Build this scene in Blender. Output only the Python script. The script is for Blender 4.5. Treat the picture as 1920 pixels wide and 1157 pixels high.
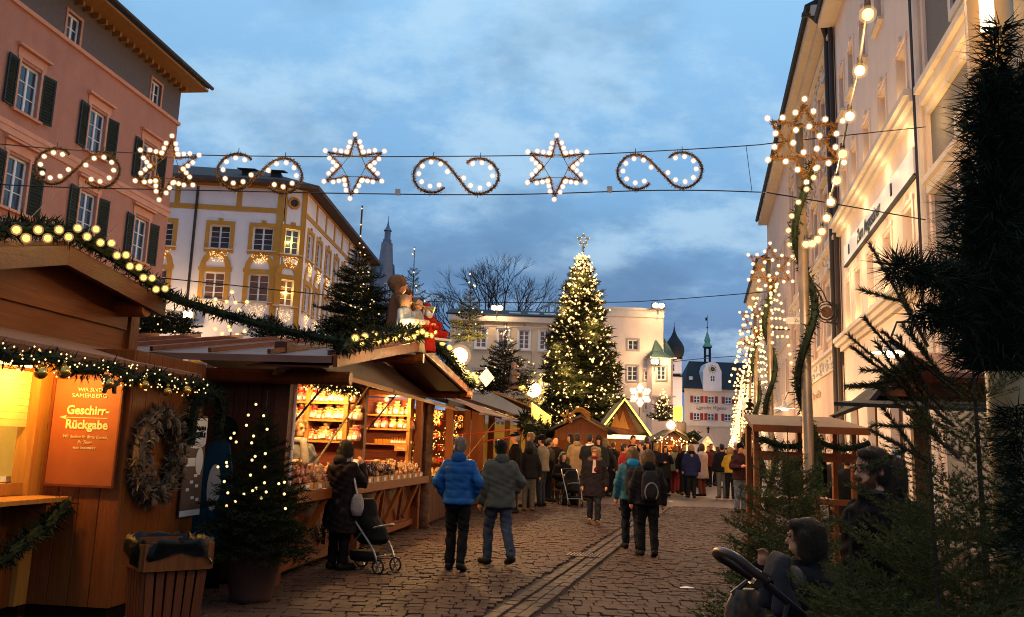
import bpy, bmesh, math, random
import numpy as np
from mathutils import Vector, Matrix

for o in list(bpy.data.objects):
    bpy.data.objects.remove(o)
scene = bpy.context.scene
COL = scene.collection
R = math.radians
PI = math.pi

# ------------------------------------------------------------------ camera
CAMZ = 1.5
FPX = 1600.0                    # focal length in pixels of the 1920 px wide photograph
PITCH = math.atan((846 - 578.5) / FPX)
ROLL = 0.035
_f = Vector((0, math.cos(PITCH), math.sin(PITCH)))
_u0 = Vector((0, -math.sin(PITCH), math.cos(PITCH)))
_r0 = Vector((1, 0, 0))
CR = _r0 * math.cos(ROLL) + _u0 * math.sin(ROLL)
CU = -_r0 * math.sin(ROLL) + _u0 * math.cos(ROLL)
CF = _f
cam_d = bpy.data.cameras.new("camera")
cam_d.sensor_width = 36.0
cam_d.lens = 36.0 * FPX / 1920.0
cam_d.clip_start = 0.05
cam_d.clip_end = 3000
cam = bpy.data.objects.new("camera", cam_d)
COL.objects.link(cam)
_m = Matrix((CR, CU, -CF)).transposed().to_4x4()
_m.translation = Vector((0, 0, CAMZ))
cam.matrix_world = _m
scene.camera = cam

# ------------------------------------------------------------------ dusk sky
world = bpy.data.worlds.new("World")
scene.world = world
world.use_nodes = True
wn, wl = world.node_tree.nodes, world.node_tree.links
wn.clear()
w_out = wn.new("ShaderNodeOutputWorld")
w_bg = wn.new("ShaderNodeBackground")
w_bg.inputs["Strength"].default_value = 1.0
sky = wn.new("ShaderNodeTexSky")
sky.sky_type = 'NISHITA'
sky.sun_disc = False
sky.sun_elevation = R(1.0)
sky.sun_rotation = R(200)
sky.air_density = 1.2
sky.ozone_density = 3.0
tc = wn.new("ShaderNodeTexCoord")
sep = wn.new("ShaderNodeSeparateXYZ")
wl.new(tc.outputs["Generated"], sep.inputs[0])
# clear dusk blue, deeper towards the horizon
ramp = wn.new("ShaderNodeValToRGB")
cr = ramp.color_ramp
cr.elements[0].position = 0.0; cr.elements[0].color = (0.062, 0.125, 0.30, 1)
cr.elements[1].position = 1.0; cr.elements[1].color = (0.28, 0.52, 0.77, 1)
e = cr.elements.new(0.14); e.color = (0.088, 0.182, 0.385, 1)
e = cr.elements.new(0.28); e.color = (0.165, 0.345, 0.58, 1)
e = cr.elements.new(0.48); e.color = (0.265, 0.51, 0.77, 1)
wl.new(sep.outputs["Z"], ramp.inputs["Fac"])
# planar cloud layer: direction divided by height
addz = wn.new("ShaderNodeMath"); addz.operation = 'ADD'; addz.inputs[1].default_value = 0.40
mx = wn.new("ShaderNodeMath"); mx.operation = 'MAXIMUM'; mx.inputs[1].default_value = 0.03
wl.new(sep.outputs["Z"], mx.inputs[0]); wl.new(mx.outputs[0], addz.inputs[0])
vdiv = wn.new("ShaderNodeVectorMath"); vdiv.operation = 'DIVIDE'
comb = wn.new("ShaderNodeCombineXYZ")
for k in range(3):
    wl.new(addz.outputs[0], comb.inputs[k])
wl.new(tc.outputs["Generated"], vdiv.inputs[0]); wl.new(comb.outputs[0], vdiv.inputs[1])
mp = wn.new("ShaderNodeMapping")
mp.inputs["Scale"].default_value = (1.25, 1.55, 1.0)
mp.inputs["Location"].default_value = (3.1, 1.35, 0.0)
wl.new(vdiv.outputs[0], mp.inputs[0])
def wnoise(scale, detail, rough, loc=0):
    n = wn.new("ShaderNodeTexNoise")
    n.inputs["Scale"].default_value = scale; n.inputs["Detail"].default_value = detail
    n.inputs["Roughness"].default_value = rough
    wl.new(mp.outputs[0], n.inputs["Vector"])
    return n
def wramp(src, p0, p1):
    m = wn.new("ShaderNodeMapRange"); m.interpolation_type = 'SMOOTHSTEP'
    m.inputs["From Min"].default_value = p0; m.inputs["From Max"].default_value = p1
    wl.new(src, m.inputs["Value"]); return m.outputs[0]
def wmix(fac, a, b, mode='MIX'):
    m = wn.new("ShaderNodeMix"); m.data_type = 'RGBA'; m.blend_type = mode
    if isinstance(fac, float): m.inputs[0].default_value = fac
    else: wl.new(fac, m.inputs[0])
    for s, v in ((6, a), (7, b)):
        if isinstance(v, tuple): m.inputs[s].default_value = v
        else: wl.new(v, m.inputs[s])
    return m.outputs[2]
n1 = wnoise(1.25, 8.0, 0.55)
n2 = wnoise(2.6, 10.0, 0.64)
pale = wramp(n2.outputs["Fac"], 0.42, 0.62)
dark = wramp(n1.outputs["Fac"], 0.46, 0.59)
palec = wn.new("ShaderNodeMix"); palec.data_type = 'RGBA'
c1 = wmix(0.12, ramp.outputs[0], sky.outputs[0])
pm = wn.new("ShaderNodeMath"); pm.operation = 'MULTIPLY'; pm.inputs[1].default_value = 0.50
wl.new(pale, pm.inputs[0])
c2 = wmix(pm.outputs[0], c1, (0.51, 0.70, 0.83, 1))
dm = wn.new("ShaderNodeMath"); dm.operation = 'MULTIPLY'; dm.inputs[1].default_value = 0.85
wl.new(dark, dm.inputs[0])
dkc = wmix(0.55, ramp.outputs[0], (0.10, 0.18, 0.31, 1))
c3 = wmix(dm.outputs[0], c2, dkc)
wl.new(c3, w_bg.inputs["Color"])
wl.new(w_bg.outputs[0], w_out.inputs["Surface"])
w_bg.inputs["Strength"].default_value = 1.20

sun_d = bpy.data.lights.new("dusk_glow", 'SUN')
sun_d.energy = 0.06
sun_d.angle = R(30)
sun_d.color = (1.0, 0.84, 0.78)
sun_o = bpy.data.objects.new("dusk_glow", sun_d)
sun_o.rotation_euler = (R(70), 0, R(-20))
COL.objects.link(sun_o)

scene.view_settings.view_transform = 'Standard'
scene.view_settings.look = 'None'
scene.view_settings.gamma = 1.0
scene.view_settings.exposure = 0.0
try:
    scene.view_settings.use_curve_mapping = False
except Exception:
    pass
cy = scene.cycles
cy.use_denoising = True
cy.max_bounces = 5
cy.diffuse_bounces = 3
cy.glossy_bounces = 2
cy.transmission_bounces = 4
cy.transparent_max_bounces = 8
cy.sample_clamp_indirect = 4.0
cy.pixel_filter_type = "BLACKMAN_HARRIS"
cy.filter_width = 1.05
cy.caustics_reflective = False
cy.caustics_refractive = False

# ------------------------------------------------------------------ photo -> place
def ray(px, py):
    return (CF + CR * ((px - 960) / FPX) + CU * ((578.5 - py) / FPX))
def at(px, py, Y):
    d = ray(px, py); t = Y / d.y
    return Vector((d.x * t, Y, CAMZ + d.z * t))
def gp(px, py, z=0.0):
    d = ray(px, py); t = (z - CAMZ) / d.z
    return Vector((d.x * t, d.y * t, z))
def onplane(px, py, P, n):
    d = ray(px, py); o = Vector((0, 0, CAMZ))
    t = (Vector(P) - o).dot(n) / d.dot(n)
    return o + d * t

# ------------------------------------------------------------------ materials
MATS = {}
def mat(name, col, rough=0.8, var=0.12, scale=6.0, bump=0.0, bscale=40.0, metal=0.0, col2=None, spec=0.3, stretch=None,
        dirt=0.0, coat=0.0, trans=0.0):
    if name in MATS: return MATS[name]
    m = bpy.data.materials.new(name); m.use_nodes = True
    nt = m.node_tree; N, L = nt.nodes, nt.links
    b = N["Principled BSDF"]
    b.inputs["Roughness"].default_value = rough
    b.inputs["Metallic"].default_value = metal
    b.inputs["Specular IOR Level"].default_value = spec
    if coat: b.inputs["Coat Weight"].default_value = coat
    if trans: b.inputs["Transmission Weight"].default_value = trans
    co = N.new("ShaderNodeTexCoord")
    src = co.outputs["Object"]
    if stretch:
        mpn = N.new("ShaderNodeMapping"); mpn.inputs["Scale"].default_value = stretch
        L.new(src, mpn.inputs[0]); src = mpn.outputs[0]
    nz = N.new("ShaderNodeTexNoise"); nz.inputs["Scale"].default_value = scale
    nz.inputs["Detail"].default_value = 5.0; nz.inputs["Roughness"].default_value = 0.6
    L.new(src, nz.inputs["Vector"])
    mr = N.new("ShaderNodeMapRange"); mr.inputs["From Min"].default_value = 0.3; mr.inputs["From Max"].default_value = 0.7
    L.new(nz.outputs["Fac"], mr.inputs["Value"])
    mixn = N.new("ShaderNodeMix"); mixn.data_type = 'RGBA'
    L.new(mr.outputs[0], mixn.inputs[0])
    if col2 is None:
        a = tuple(max(0, c * (1 - var)) for c in col); bb = tuple(min(1, c * (1 + var)) for c in col)
    else: a, bb = col, col2
    mixn.inputs[6].default_value = (*a, 1); mixn.inputs[7].default_value = (*bb, 1)
    oi = N.new("ShaderNodeObjectInfo")
    hv = N.new("ShaderNodeMapRange"); hv.inputs["To Min"].default_value = 0.90; hv.inputs["To Max"].default_value = 1.10
    L.new(oi.outputs["Random"], hv.inputs["Value"])
    mul = N.new("ShaderNodeVectorMath"); mul.operation = 'SCALE'
    L.new(mixn.outputs[2], mul.inputs[0]); L.new(hv.outputs[0], mul.inputs["Scale"])
    cout = mul.outputs[0]
    if dirt:
        nz3 = N.new("ShaderNodeTexNoise"); nz3.inputs["Scale"].default_value = 0.45; nz3.inputs["Detail"].default_value = 8
        nz3.inputs["Roughness"].default_value = 0.7
        mp3 = N.new("ShaderNodeMapping"); mp3.inputs["Scale"].default_value = (2.2,2.2,.55); L.new(co.outputs["Object"], mp3.inputs[0]); L.new(mp3.outputs[0], nz3.inputs["Vector"])
        mr3 = N.new("ShaderNodeMapRange"); mr3.inputs["From Min"].default_value = 0.35; mr3.inputs["From Max"].default_value = 0.75
        mr3.inputs["To Min"].default_value = 1.0; mr3.inputs["To Max"].default_value = 1.0 - dirt
        L.new(nz3.outputs["Fac"], mr3.inputs["Value"])
        m2 = N.new("ShaderNodeVectorMath"); m2.operation = 'SCALE'
        L.new(cout, m2.inputs[0]); L.new(mr3.outputs[0], m2.inputs["Scale"]); cout = m2.outputs[0]
    L.new(cout, b.inputs["Base Color"])
    if bump:
        nz2 = N.new("ShaderNodeTexNoise"); nz2.inputs["Scale"].default_value = bscale; nz2.inputs["Detail"].default_value = 4
        L.new(src, nz2.inputs["Vector"])
        bn = N.new("ShaderNodeBump"); bn.inputs["Strength"].default_value = bump; bn.inputs["Distance"].default_value = 0.02
        L.new(nz2.outputs["Fac"], bn.inputs["Height"]); L.new(bn.outputs[0], b.inputs["Normal"])
    MATS[name] = m
    return m
def wood(name, col, col2, rough=0.55, scale=3.0, axis=2, bump=0.25):
    s = [9.0, 9.0, 9.0]; s[axis] = 0.7
    m = mat(name, col, rough, scale=scale, bump=bump, bscale=scale * 2.5, col2=col2, stretch=tuple(s), spec=0.25)
    N, L = m.node_tree.nodes, m.node_tree.links; b = N["Principled BSDF"]; src = b.inputs["Base Color"].links[0].from_socket
    co = N.new("ShaderNodeTexCoord"); mp_ = N.new("ShaderNodeMapping"); k = [1.0, 1.0, 1.0]; k[axis] = .45; mp_.inputs["Scale"].default_value = tuple(k)
    vo = N.new("ShaderNodeTexVoronoi"); vo.inputs["Scale"].default_value = 4.2; mr = N.new("ShaderNodeMapRange")
    mr.inputs["From Min"].default_value = .02; mr.inputs["From Max"].default_value = .085; mr.inputs["To Min"].default_value = .25
    sc_ = N.new("ShaderNodeVectorMath"); sc_.operation = 'SCALE'
    L.new(co.outputs["Object"], mp_.inputs[0]); L.new(mp_.outputs[0], vo.inputs["Vector"]); L.new(vo.outputs["Distance"], mr.inputs["Value"])
    L.new(src, sc_.inputs[0]); L.new(mr.outputs[0], sc_.inputs["Scale"]); L.new(sc_.outputs[0], b.inputs["Base Color"])
    return m
def glow(name, col, strength, light=False):
    if name in MATS: return MATS[name]
    m = bpy.data.materials.new(name); m.use_nodes = True
    b = m.node_tree.nodes["Principled BSDF"]
    b.inputs["Base Color"].default_value = (*[min(1, c) for c in col], 1)
    b.inputs["Emission Color"].default_value = (*col, 1)
    b.inputs["Emission Strength"].default_value = strength
    if not light:
        m.cycles.emission_sampling = 'NONE'
    MATS[name] = m
    return m
def glassy(name, col, rough=0.08, var=0.5, scale=1.3):
    """old window glass: dark room behind, sky mirrored"""
    m = mat(name, col, rough, var=var, scale=scale, spec=0.9, bump=0.03, bscale=2.0)
    return m

# ------------------------------------------------------------------ mesh builder
class MB:
    def __init__(s): s.v = []; s.f = []; s.mi = []; s.cur = 0
    def add(s, vs, fs):
        n = len(s.v); s.v += [tuple(v) for v in vs]
        s.f += [tuple(i + n for i in f) for f in fs]; s.mi += [s.cur] * len(fs)
        return s
    def box(s, x0, x1, y0, y1, z0, z1):
        return s.add([(x0,y0,z0),(x1,y0,z0),(x1,y1,z0),(x0,y1,z0),(x0,y0,z1),(x1,y0,z1),(x1,y1,z1),(x0,y1,z1)],
              [(0,3,2,1),(4,5,6,7),(0,1,5,4),(1,2,6,5),(2,3,7,6),(3,0,4,7)])
    def bev(s, x0, x1, y0, y1, z0, z1, b=0.01):
        """box with chamfered vertical and top edges"""
        def ring(d, z): return [(x0+d+b,y0+d,z),(x1-d-b,y0+d,z),(x1-d,y0+d+b,z),(x1-d,y1-d-b,z),(x1-d-b,y1-d,z),(x0+d+b,y1-d,z),(x0+d,y1-d-b,z),(x0+d,y0+d+b,z)]
        vs = ring(0, z0) + ring(0, z1 - b) + ring(b, z1)
        fs = [tuple(range(7,-1,-1)), tuple(range(16,24))]
        for k in range(2):
            for i in range(8):
                j = (i + 1) % 8; fs.append((k*8+i, k*8+j, k*8+8+j, k*8+8+i))
        return s.add(vs, fs)
    def beam(s, p, q, w, h, up=(0,0,1)):
        p, q = Vector(p), Vector(q); d = (q - p).normalized()
        a = d.cross(Vector(up))
        if a.length < 1e-4: a = d.cross(Vector((1,0,0)))
        a.normalize(); b = a.cross(d).normalized()
        c = []
        for e in (p, q):
            for sa, sb in ((-1,-1),(1,-1),(1,1),(-1,1)):
                c.append(e + a*(sa*w/2) + b*(sb*h/2))
        return s.add(c, [(0,3,2,1),(4,5,6,7),(0,1,5,4),(1,2,6,5),(2,3,7,6),(3,0,4,7)])
    def tube(s, pts, r, n=8, caps=True, closed=False):
        pts = [Vector(p) for p in pts]; m = len(pts)
        rs = r if isinstance(r, (list, tuple)) else [r] * m
        vs, fs = [], []
        a = None
        for i, p in enumerate(pts):
            if closed: d = pts[(i+1) % m] - pts[i-1]
            else: d = pts[min(i+1, m-1)] - pts[max(i-1, 0)]
            d.normalize()
            if a is None:
                a = d.cross(Vector((0,0,1)))
                if a.length < 0.1: a = d.cross(Vector((0,1,0)))
            a = (a - d * a.dot(d)).normalized(); b = d.cross(a)
            for k in range(n):
                t = 2 * PI * k / n
                vs.append(p + (a * math.cos(t) + b * math.sin(t)) * rs[i])
        for i in range(m if closed else m - 1):
            for k in range(n):
                j = (i + 1) % m
                fs.append((i*n+k, i*n+(k+1)%n, j*n+(k+1)%n, j*n+k))
        if caps and not closed:
            fs.append(tuple(range(n-1,-1,-1))); fs.append(tuple((m-1)*n+k for k in range(n)))
        return s.add(vs, fs)
    def lathe(s, prof, n=12, c=(0,0,0)):
        vs, fs = [], []
        for r, z in prof:
            for k in range(n):
                t = 2*PI*k/n; vs.append((c[0]+r*math.cos(t), c[1]+r*math.sin(t), c[2]+z))
        for i in range(len(prof)-1):
            for k in range(n):
                fs.append((i*n+k, i*n+(k+1)%n, (i+1)*n+(k+1)%n, (i+1)*n+k))
        fs.append(tuple(range(n-1,-1,-1))); fs.append(tuple((len(prof)-1)*n+k for k in range(n)))
        return s.add(vs, fs)
    def ball(s, c, r, n=8, m=6):
        if not isinstance(r, (tuple, list)): r = (r, r, r)
        vs, fs = [(c[0],c[1],c[2]-r[2])], []
        for i in range(1, m):
            p = -PI/2 + PI*i/m
            for k in range(n):
                t = 2*PI*k/n; vs.append((c[0]+r[0]*math.cos(p)*math.cos(t), c[1]+r[1]*math.cos(p)*math.sin(t), c[2]+r[2]*math.sin(p)))
        vs.append((c[0],c[1],c[2]+r[2])); top = len(vs)-1
        for k in range(n):
            fs.append((0, 1+(k+1)%n, 1+k)); fs.append((top, 1+(m-2)*n+k, 1+(m-2)*n+(k+1)%n))
        for i in range(m-2):
            for k in range(n):
                fs.append((1+i*n+k, 1+i*n+(k+1)%n, 1+(i+1)*n+(k+1)%n, 1+(i+1)*n+k))
        return s.add(vs, fs)
    def prism(s, poly, a, b, axis='y'):
        """poly of (x,z) extruded along y (or (x,y) along z, (y,z) along x)"""
        n = len(poly)
        def P(p, t): return (p[0],t,p[1]) if axis=='y' else ((p[0],p[1],t) if axis=='z' else (t,p[0],p[1]))
        vs = [P(p,a) for p in poly] + [P(p,b) for p in poly]
        fs = [tuple(range(n)), tuple(range(2*n-1,n-1,-1))]
        for i in range(n):
            j=(i+1)%n; fs.append((i, i+n, j+n, j))
        return s.add(vs, fs)
    def quad(s, a, b, c, d): return s.add([a,b,c,d], [(0,1,2,3)])
    def slab(s, poly3, th):
        """thick sheet from a planar 3-D polygon"""
        ps = [Vector(p) for p in poly3]; nrm = (ps[1]-ps[0]).cross(ps[2]-ps[0]).normalized()
        n = len(ps); vs = ps + [p - nrm*th for p in ps]
        fs = [tuple(range(n)), tuple(range(2*n-1,n-1,-1))] + [(i, i+n, (i+1)%n+n, (i+1)%n) for i in range(n)]
        return s.add(vs, fs)
    def mesh(s, name, mats, smooth=False, fix=True):
        me = bpy.data.meshes.new(name)
        me.from_pydata([tuple(v) for v in s.v], [], s.f)
        if not isinstance(mats, (list, tuple)): mats = [mats]
        for m in mats: me.materials.append(m)
        if len(mats) > 1: me.polygons.foreach_set("material_index", s.mi)
        if fix:
            bm = bmesh.new(); bm.from_mesh(me); bmesh.ops.recalc_face_normals(bm, faces=bm.faces); bm.to_mesh(me); bm.free()
        if smooth: me.polygons.foreach_set("use_smooth", [True]*len(me.polygons))
        return me
    def build(s, name, mats, parent=None, smooth=False, loc=(0,0,0), rz=0.0, fix=True):
        return link(name, s.mesh(name, mats, smooth, fix), parent, loc, rz)

def link(name, me, parent=None, loc=(0,0,0), rz=0.0, rot=None, sc=None):
    o = bpy.data.objects.new(name, me); COL.objects.link(o)
    o.location = loc; o.rotation_euler = rot if rot is not None else (0,0,rz)
    if sc is not None: o.scale = (sc,sc,sc) if isinstance(sc,(int,float)) else sc
    if parent is not None: o.parent = parent
    return o
def np_mesh(name, V, Fq, mats, smooth=False, mi=None):
    """V (n,3) array, Fq (m,k) array of equal-size faces"""
    me = bpy.data.meshes.new(name); V = np.asarray(V, dtype=np.float32); Fq = np.asarray(Fq, dtype=np.int32)
    n, k = Fq.shape
    me.vertices.add(len(V)); me.vertices.foreach_set("co", V.ravel())
    me.loops.add(n*k); me.loops.foreach_set("vertex_index", Fq.ravel())
    me.polygons.add(n); me.polygons.foreach_set("loop_start", np.arange(0, n*k, k, dtype=np.int32))
    if not isinstance(mats, (list, tuple)): mats = [mats]
    for m in mats: me.materials.append(m)
    if mi is not None: me.polygons.foreach_set("material_index", np.asarray(mi, dtype=np.int32))
    if smooth: me.polygons.foreach_set("use_smooth", np.ones(n, dtype=bool))
    me.update(); me.validate()
    return me
USED = {}
def tag(o, label, cat, group=None, kind=None):
    if label in USED and not group: print("DUP LABEL", label)
    USED[label] = 1
    o["label"] = label; o["category"] = cat
    if group: o["group"] = group
    if kind: o["kind"] = kind
    return o
def thing(name, label, cat, loc=(0,0,0), rz=0.0, group=None):
    o = bpy.data.objects.new(name, None); COL.objects.link(o)
    o.empty_display_size = 0.2
    o.location = loc; o.rotation_euler = (0,0,rz)
    return tag(o, label, cat, group)
def structure(o, kind="structure"):
    o["kind"] = kind; return o
def lamp(p, power, col=(1.0,0.62,0.26), r=0.08, name="lamp_light", parent=None):
    l = bpy.data.lights.new(name, 'POINT'); l.energy = power; l.color = col; l.shadow_soft_size = r
    o = bpy.data.objects.new(name, l); COL.objects.link(o); o.location = p
    if parent is not None: o.parent = parent
    return o
TEXTS = []
def text(name, body, size, m, parent, loc, rot, align='CENTER', shear=0.0, extrude=0.002, offset=0.0, sx=1.0, space=1.0):
    c = bpy.data.curves.new(name, 'FONT'); c.body = body; c.size = size; c.align_x = align; c.align_y = 'CENTER'
    c.extrude = extrude; c.shear = shear; c.offset = offset; c.resolution_u = 3; c.space_character = space
    c.materials.append(m)
    o = bpy.data.objects.new(name, c); COL.objects.link(o)
    o.location = loc; o.rotation_euler = rot; o.scale = (sx,1,1)
    if parent is not None: o.parent = parent
    TEXTS.append(o)
    return o
def rng(seed): return np.random.default_rng(seed)

# ------------------------------------------------------------------ shared materials
M = {}
M['pink'] = mat("pink_plaster", (0.55,0.240,0.165), 0.9, var=0.08, scale=1.2, bump=0.15, bscale=30, dirt=0.2)
M['pink_trim'] = mat("pale_pink_trim", (0.66,0.30,0.19), 0.85, var=0.08, scale=3)
M['grey_band'] = mat("grey_attic_plaster", (0.13,0.105,0.10), 0.9, var=0.1, bump=0.15)
M['ochre'] = mat("ochre_paint", (0.52,0.24,0.04), 0.8, var=0.08, scale=3)
M['soffit'] = mat("soffit_wood", (0.36,0.17,0.05), 0.8, var=0.15)
M['white_wall'] = mat("white_plaster", (0.86,0.75,0.76), 0.9, var=0.05, scale=0.8, bump=0.08, bscale=25, dirt=0.12)
M['cream_wall'] = mat("cream_plaster", (0.74,0.56,0.38), 0.9, var=0.05, scale=0.8, dirt=0.12)
M['pale_wall'] = mat("pale_rose_plaster", (0.84,0.64,0.52), 0.9, var=0.05, scale=0.8, bump=0.12, bscale=18, dirt=0.15)
M['rosy_wall'] = mat("rosy_stucco", (0.72,0.49,0.37), 0.9, var=0.06, scale=0.9, bump=0.1, bscale=20, dirt=0.2)
M['grey_rough'] = mat("grey_roughcast", (0.17,0.15,0.14), 0.95, var=0.15, scale=20, bump=0.6, bscale=60)
M['stone_trim'] = mat("pale_stone_trim", (0.62,0.52,0.44), 0.8, var=0.07, scale=3, dirt=0.1)
M['taupe'] = mat("taupe_surround", (0.36,0.29,0.27), 0.85, var=0.06)
M['white_paint'] = mat("white_window_paint", (0.74,0.71,0.70), 0.5, var=0.04)
M['shutter'] = mat("green_grey_shutter", (0.022,0.034,0.030), 0.6, var=0.2)
M['red_shutter'] = mat("red_shutter", (0.36,0.045,0.04), 0.6, var=0.12)
M['roof_dark'] = mat("dark_slate_roof", (0.022,0.022,0.028), 0.7, var=0.25, scale=8, bump=0.4, bscale=12)
M['roof_brown'] = mat("brown_roof_tile", (0.085,0.055,0.05), 0.8, var=0.3, scale=8, bump=0.4, bscale=14)
M['copper'] = mat("green_copper", (0.07,0.115,0.085), 0.6, var=0.25, scale=4)
M['verdigris'] = mat("bright_verdigris", (0.16,0.36,0.27), 0.6, var=0.2, scale=4)
M['glass'] = glassy("window_glass", (0.035,0.045,0.06))
M['glass_warm'] = mat("curtained_glass", (0.16,0.08,0.06), 0.2, var=0.4, scale=2, spec=0.8)
M['pane_lit'] = glow("lit_window", (1.0,0.66,0.22), 1.6)
M['brown_frame'] = mat('brown_window_wood', (0.13,0.055,0.028), 0.5)
M['iron'] = mat("black_iron", (0.015,0.014,0.014), 0.5, var=0.2, metal=0.4)
M['pipe'] = mat("dark_downpipe", (0.035,0.022,0.018), 0.5, var=0.15)
M['steel'] = mat("grey_steel", (0.30,0.28,0.26), 0.35, var=0.1, metal=0.8)
M['pole'] = mat("galvanised_pole", (0.20,0.135,0.085), 0.4, var=0.25, scale=5, metal=0.5)
M['wood_mid'] = wood("stall_boards", (0.135,0.032,0.005), (0.20,0.055,0.008))
M['wood_x'] = wood("stall_boards_lengthwise", (0.12,0.028,0.004), (0.17,0.045,0.007), axis=0)
M['wood_dark'] = wood("dark_red_boards", (0.048,0.010,0.004), (0.080,0.017,0.005))
M['wood_darkx'] = wood("dark_red_beams", (0.065,0.016,0.005), (0.10,0.025,0.007), axis=0)
M['wood_pale'] = wood("pale_pine", (0.36,0.14,0.024), (0.46,0.20,0.036))
M['wood_red'] = wood("red_brown_lath", (0.12,0.026,0.007), (0.17,0.040,0.010))
M['bark'] = mat("fir_bark", (0.055,0.032,0.02), 0.95, var=0.4, scale=14, bump=0.8, bscale=22)
M['bark_log'] = mat("log_bark", (0.10,0.05,0.03), 0.95, var=0.55, scale=9, bump=1.0, bscale=14)
M['roof_metal'] = mat("seamed_metal_roof", (0.22,0.115,0.095), 0.55, var=0.2, scale=2)
M['awning'] = mat("tan_awning_felt", (0.24,0.115,0.07), 0.75, var=0.1)
M['felt'] = mat("dark_roof_felt", (0.02,0.016,0.015), 0.9, var=0.3)
M['needle'] = mat("fir_needles", (0.014,0.017,0.006), 0.8, var=0.5, scale=5, spec=0.08)
M['needle_fresh'] = mat("fresh_fir_needles", (0.035,0.042,0.012), 0.75, var=0.4, scale=5, spec=0.1)
M['needle_art'] = mat("garland_needles", (0.014,0.020,0.010), 0.75, var=0.6, scale=8, spec=0.08)
M['frost'] = mat("frosted_sprigs", (0.12,0.073,0.04), 0.9, var=0.55, scale=9)
M["bulb"] = glow("warm_bulb", (1.0,0.80,0.50), 2.2)
M['bulb_y'] = glow("yellow_bulb", (1.0,0.72,0.10), 2.6)
M['bulb_deep'] = glow("string_bulb", (1.0,0.64,0.24), 2.1)
M['fairy'] = glow("fairy_light", (1.0,0.66,0.28), 1.9)
def halo_shell(name, col, st, mixf):  # see-through glowing layer that paints an amber halo round a lamp
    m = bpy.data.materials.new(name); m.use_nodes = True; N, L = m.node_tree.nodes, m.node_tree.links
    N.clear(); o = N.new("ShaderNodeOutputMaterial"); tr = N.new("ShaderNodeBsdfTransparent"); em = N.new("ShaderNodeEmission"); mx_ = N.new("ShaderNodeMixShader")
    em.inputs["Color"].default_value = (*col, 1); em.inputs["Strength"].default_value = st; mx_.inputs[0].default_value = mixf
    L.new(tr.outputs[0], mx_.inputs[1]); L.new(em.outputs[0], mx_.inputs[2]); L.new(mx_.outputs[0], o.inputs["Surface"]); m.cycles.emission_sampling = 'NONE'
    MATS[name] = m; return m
M['halo'] = halo_shell("painted_amber_halo", (1.0,0.52,0.20), 1.5, 0.17)  # halo colour painted round bulbs and globes, no real glass
M['flood'] = glow("floodlight_globe", (1.0,0.74,0.36), 40.0)
M['black'] = mat("black_cloth", (0.008,0.006,0.005), 0.95, var=0.3, scale=25, spec=0.05)
M['plastic_bag'] = mat("black_bin_liner", (0.006,0.005,0.004), 0.42, var=0.3, spec=0.12, bump=0.5, bscale=9)
M['gold'] = mat("gold_ball", (0.65,0.36,0.08), 0.22, var=0.1, metal=0.9)
M['paper'] = mat("white_card", (0.72,0.66,0.60), 0.7, var=0.05)
M['cable'] = mat("black_cable", (0.02,0.018,0.018), 0.6, var=0.1)
# ================================================================== GROUND
GV = Vector((0.224, 1.0, 0)).normalized()          # street direction
mg = bpy.data.materials.new("distant_setts"); mg.use_nodes = True
_n, _l = mg.node_tree.nodes, mg.node_tree.links
_b = _n["Principled BSDF"]; _b.inputs["Roughness"].default_value = 0.75
_tc = _n.new("ShaderNodeTexCoord")
_bt = _n.new("ShaderNodeTexBrick"); _bt.inputs["Scale"].default_value = 1.0
_bt.inputs["Brick Width"].default_value = 0.27; _bt.inputs["Row Height"].default_value = 0.22
_bt.inputs["Mortar Size"].default_value = 0.012; _bt.inputs["Mortar Smooth"].default_value = 0.3
_bt.inputs["Color1"].default_value = (0.08,0.038,0.027,1); _bt.inputs["Color2"].default_value = (0.06,0.029,0.02,1)
_bt.inputs["Mortar"].default_value = (0.02,0.016,0.014,1)
_l.new(_tc.outputs["Object"], _bt.inputs["Vector"]); _l.new(_bt.outputs["Color"], _b.inputs["Base Color"])
g = MB(); g.quad((-200,-60,-0.03),(200,-60,-0.03),(200,600,-0.03),(-200,600,-0.03))
structure(g.build("ground", mg, fix=False))
M['joint'] = mat("dark_joint_sand", (0.022,0.013,0.010), 0.95, var=0.3, scale=20)
M['sett'] = mat("porphyry_sett", (0.045,0.024,0.018), 0.75, scale=2.2, bump=0.3, bscale=35, spec=0.10, col2=(0.078,0.043,0.032), dirt=0.25)
M['slab'] = mat("granite_channel_slab", (0.048,0.027,0.020), 0.7, scale=3, bump=0.3, bscale=40, spec=0.15, col2=(0.074,0.043,0.033), dirt=0.2)
Y0S, Y1S = 6.0, 27.0
pav = MB()
pav.quad((-5.5,Y0S-1.5,-0.025),(9,Y0S-1.5,-0.025),(15,Y1S,-0.025),(-3,Y1S,-0.025))
pavement = structure(pav.build("pavement", M['joint'], fix=False))
ch0, ch1 = gp(950,1157), gp(1187,990)
cdir = (ch1 - ch0); cdir.z = 0; cdir.normalize(); cnor = Vector((cdir.y, -cdir.x, 0))
CHW = 0.205
def ch_off(x, y): return (Vector((x,y,0)) - ch0).dot(cnor)
g1 = rng(3)
stones = []
y = Y0S; row = 0
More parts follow.
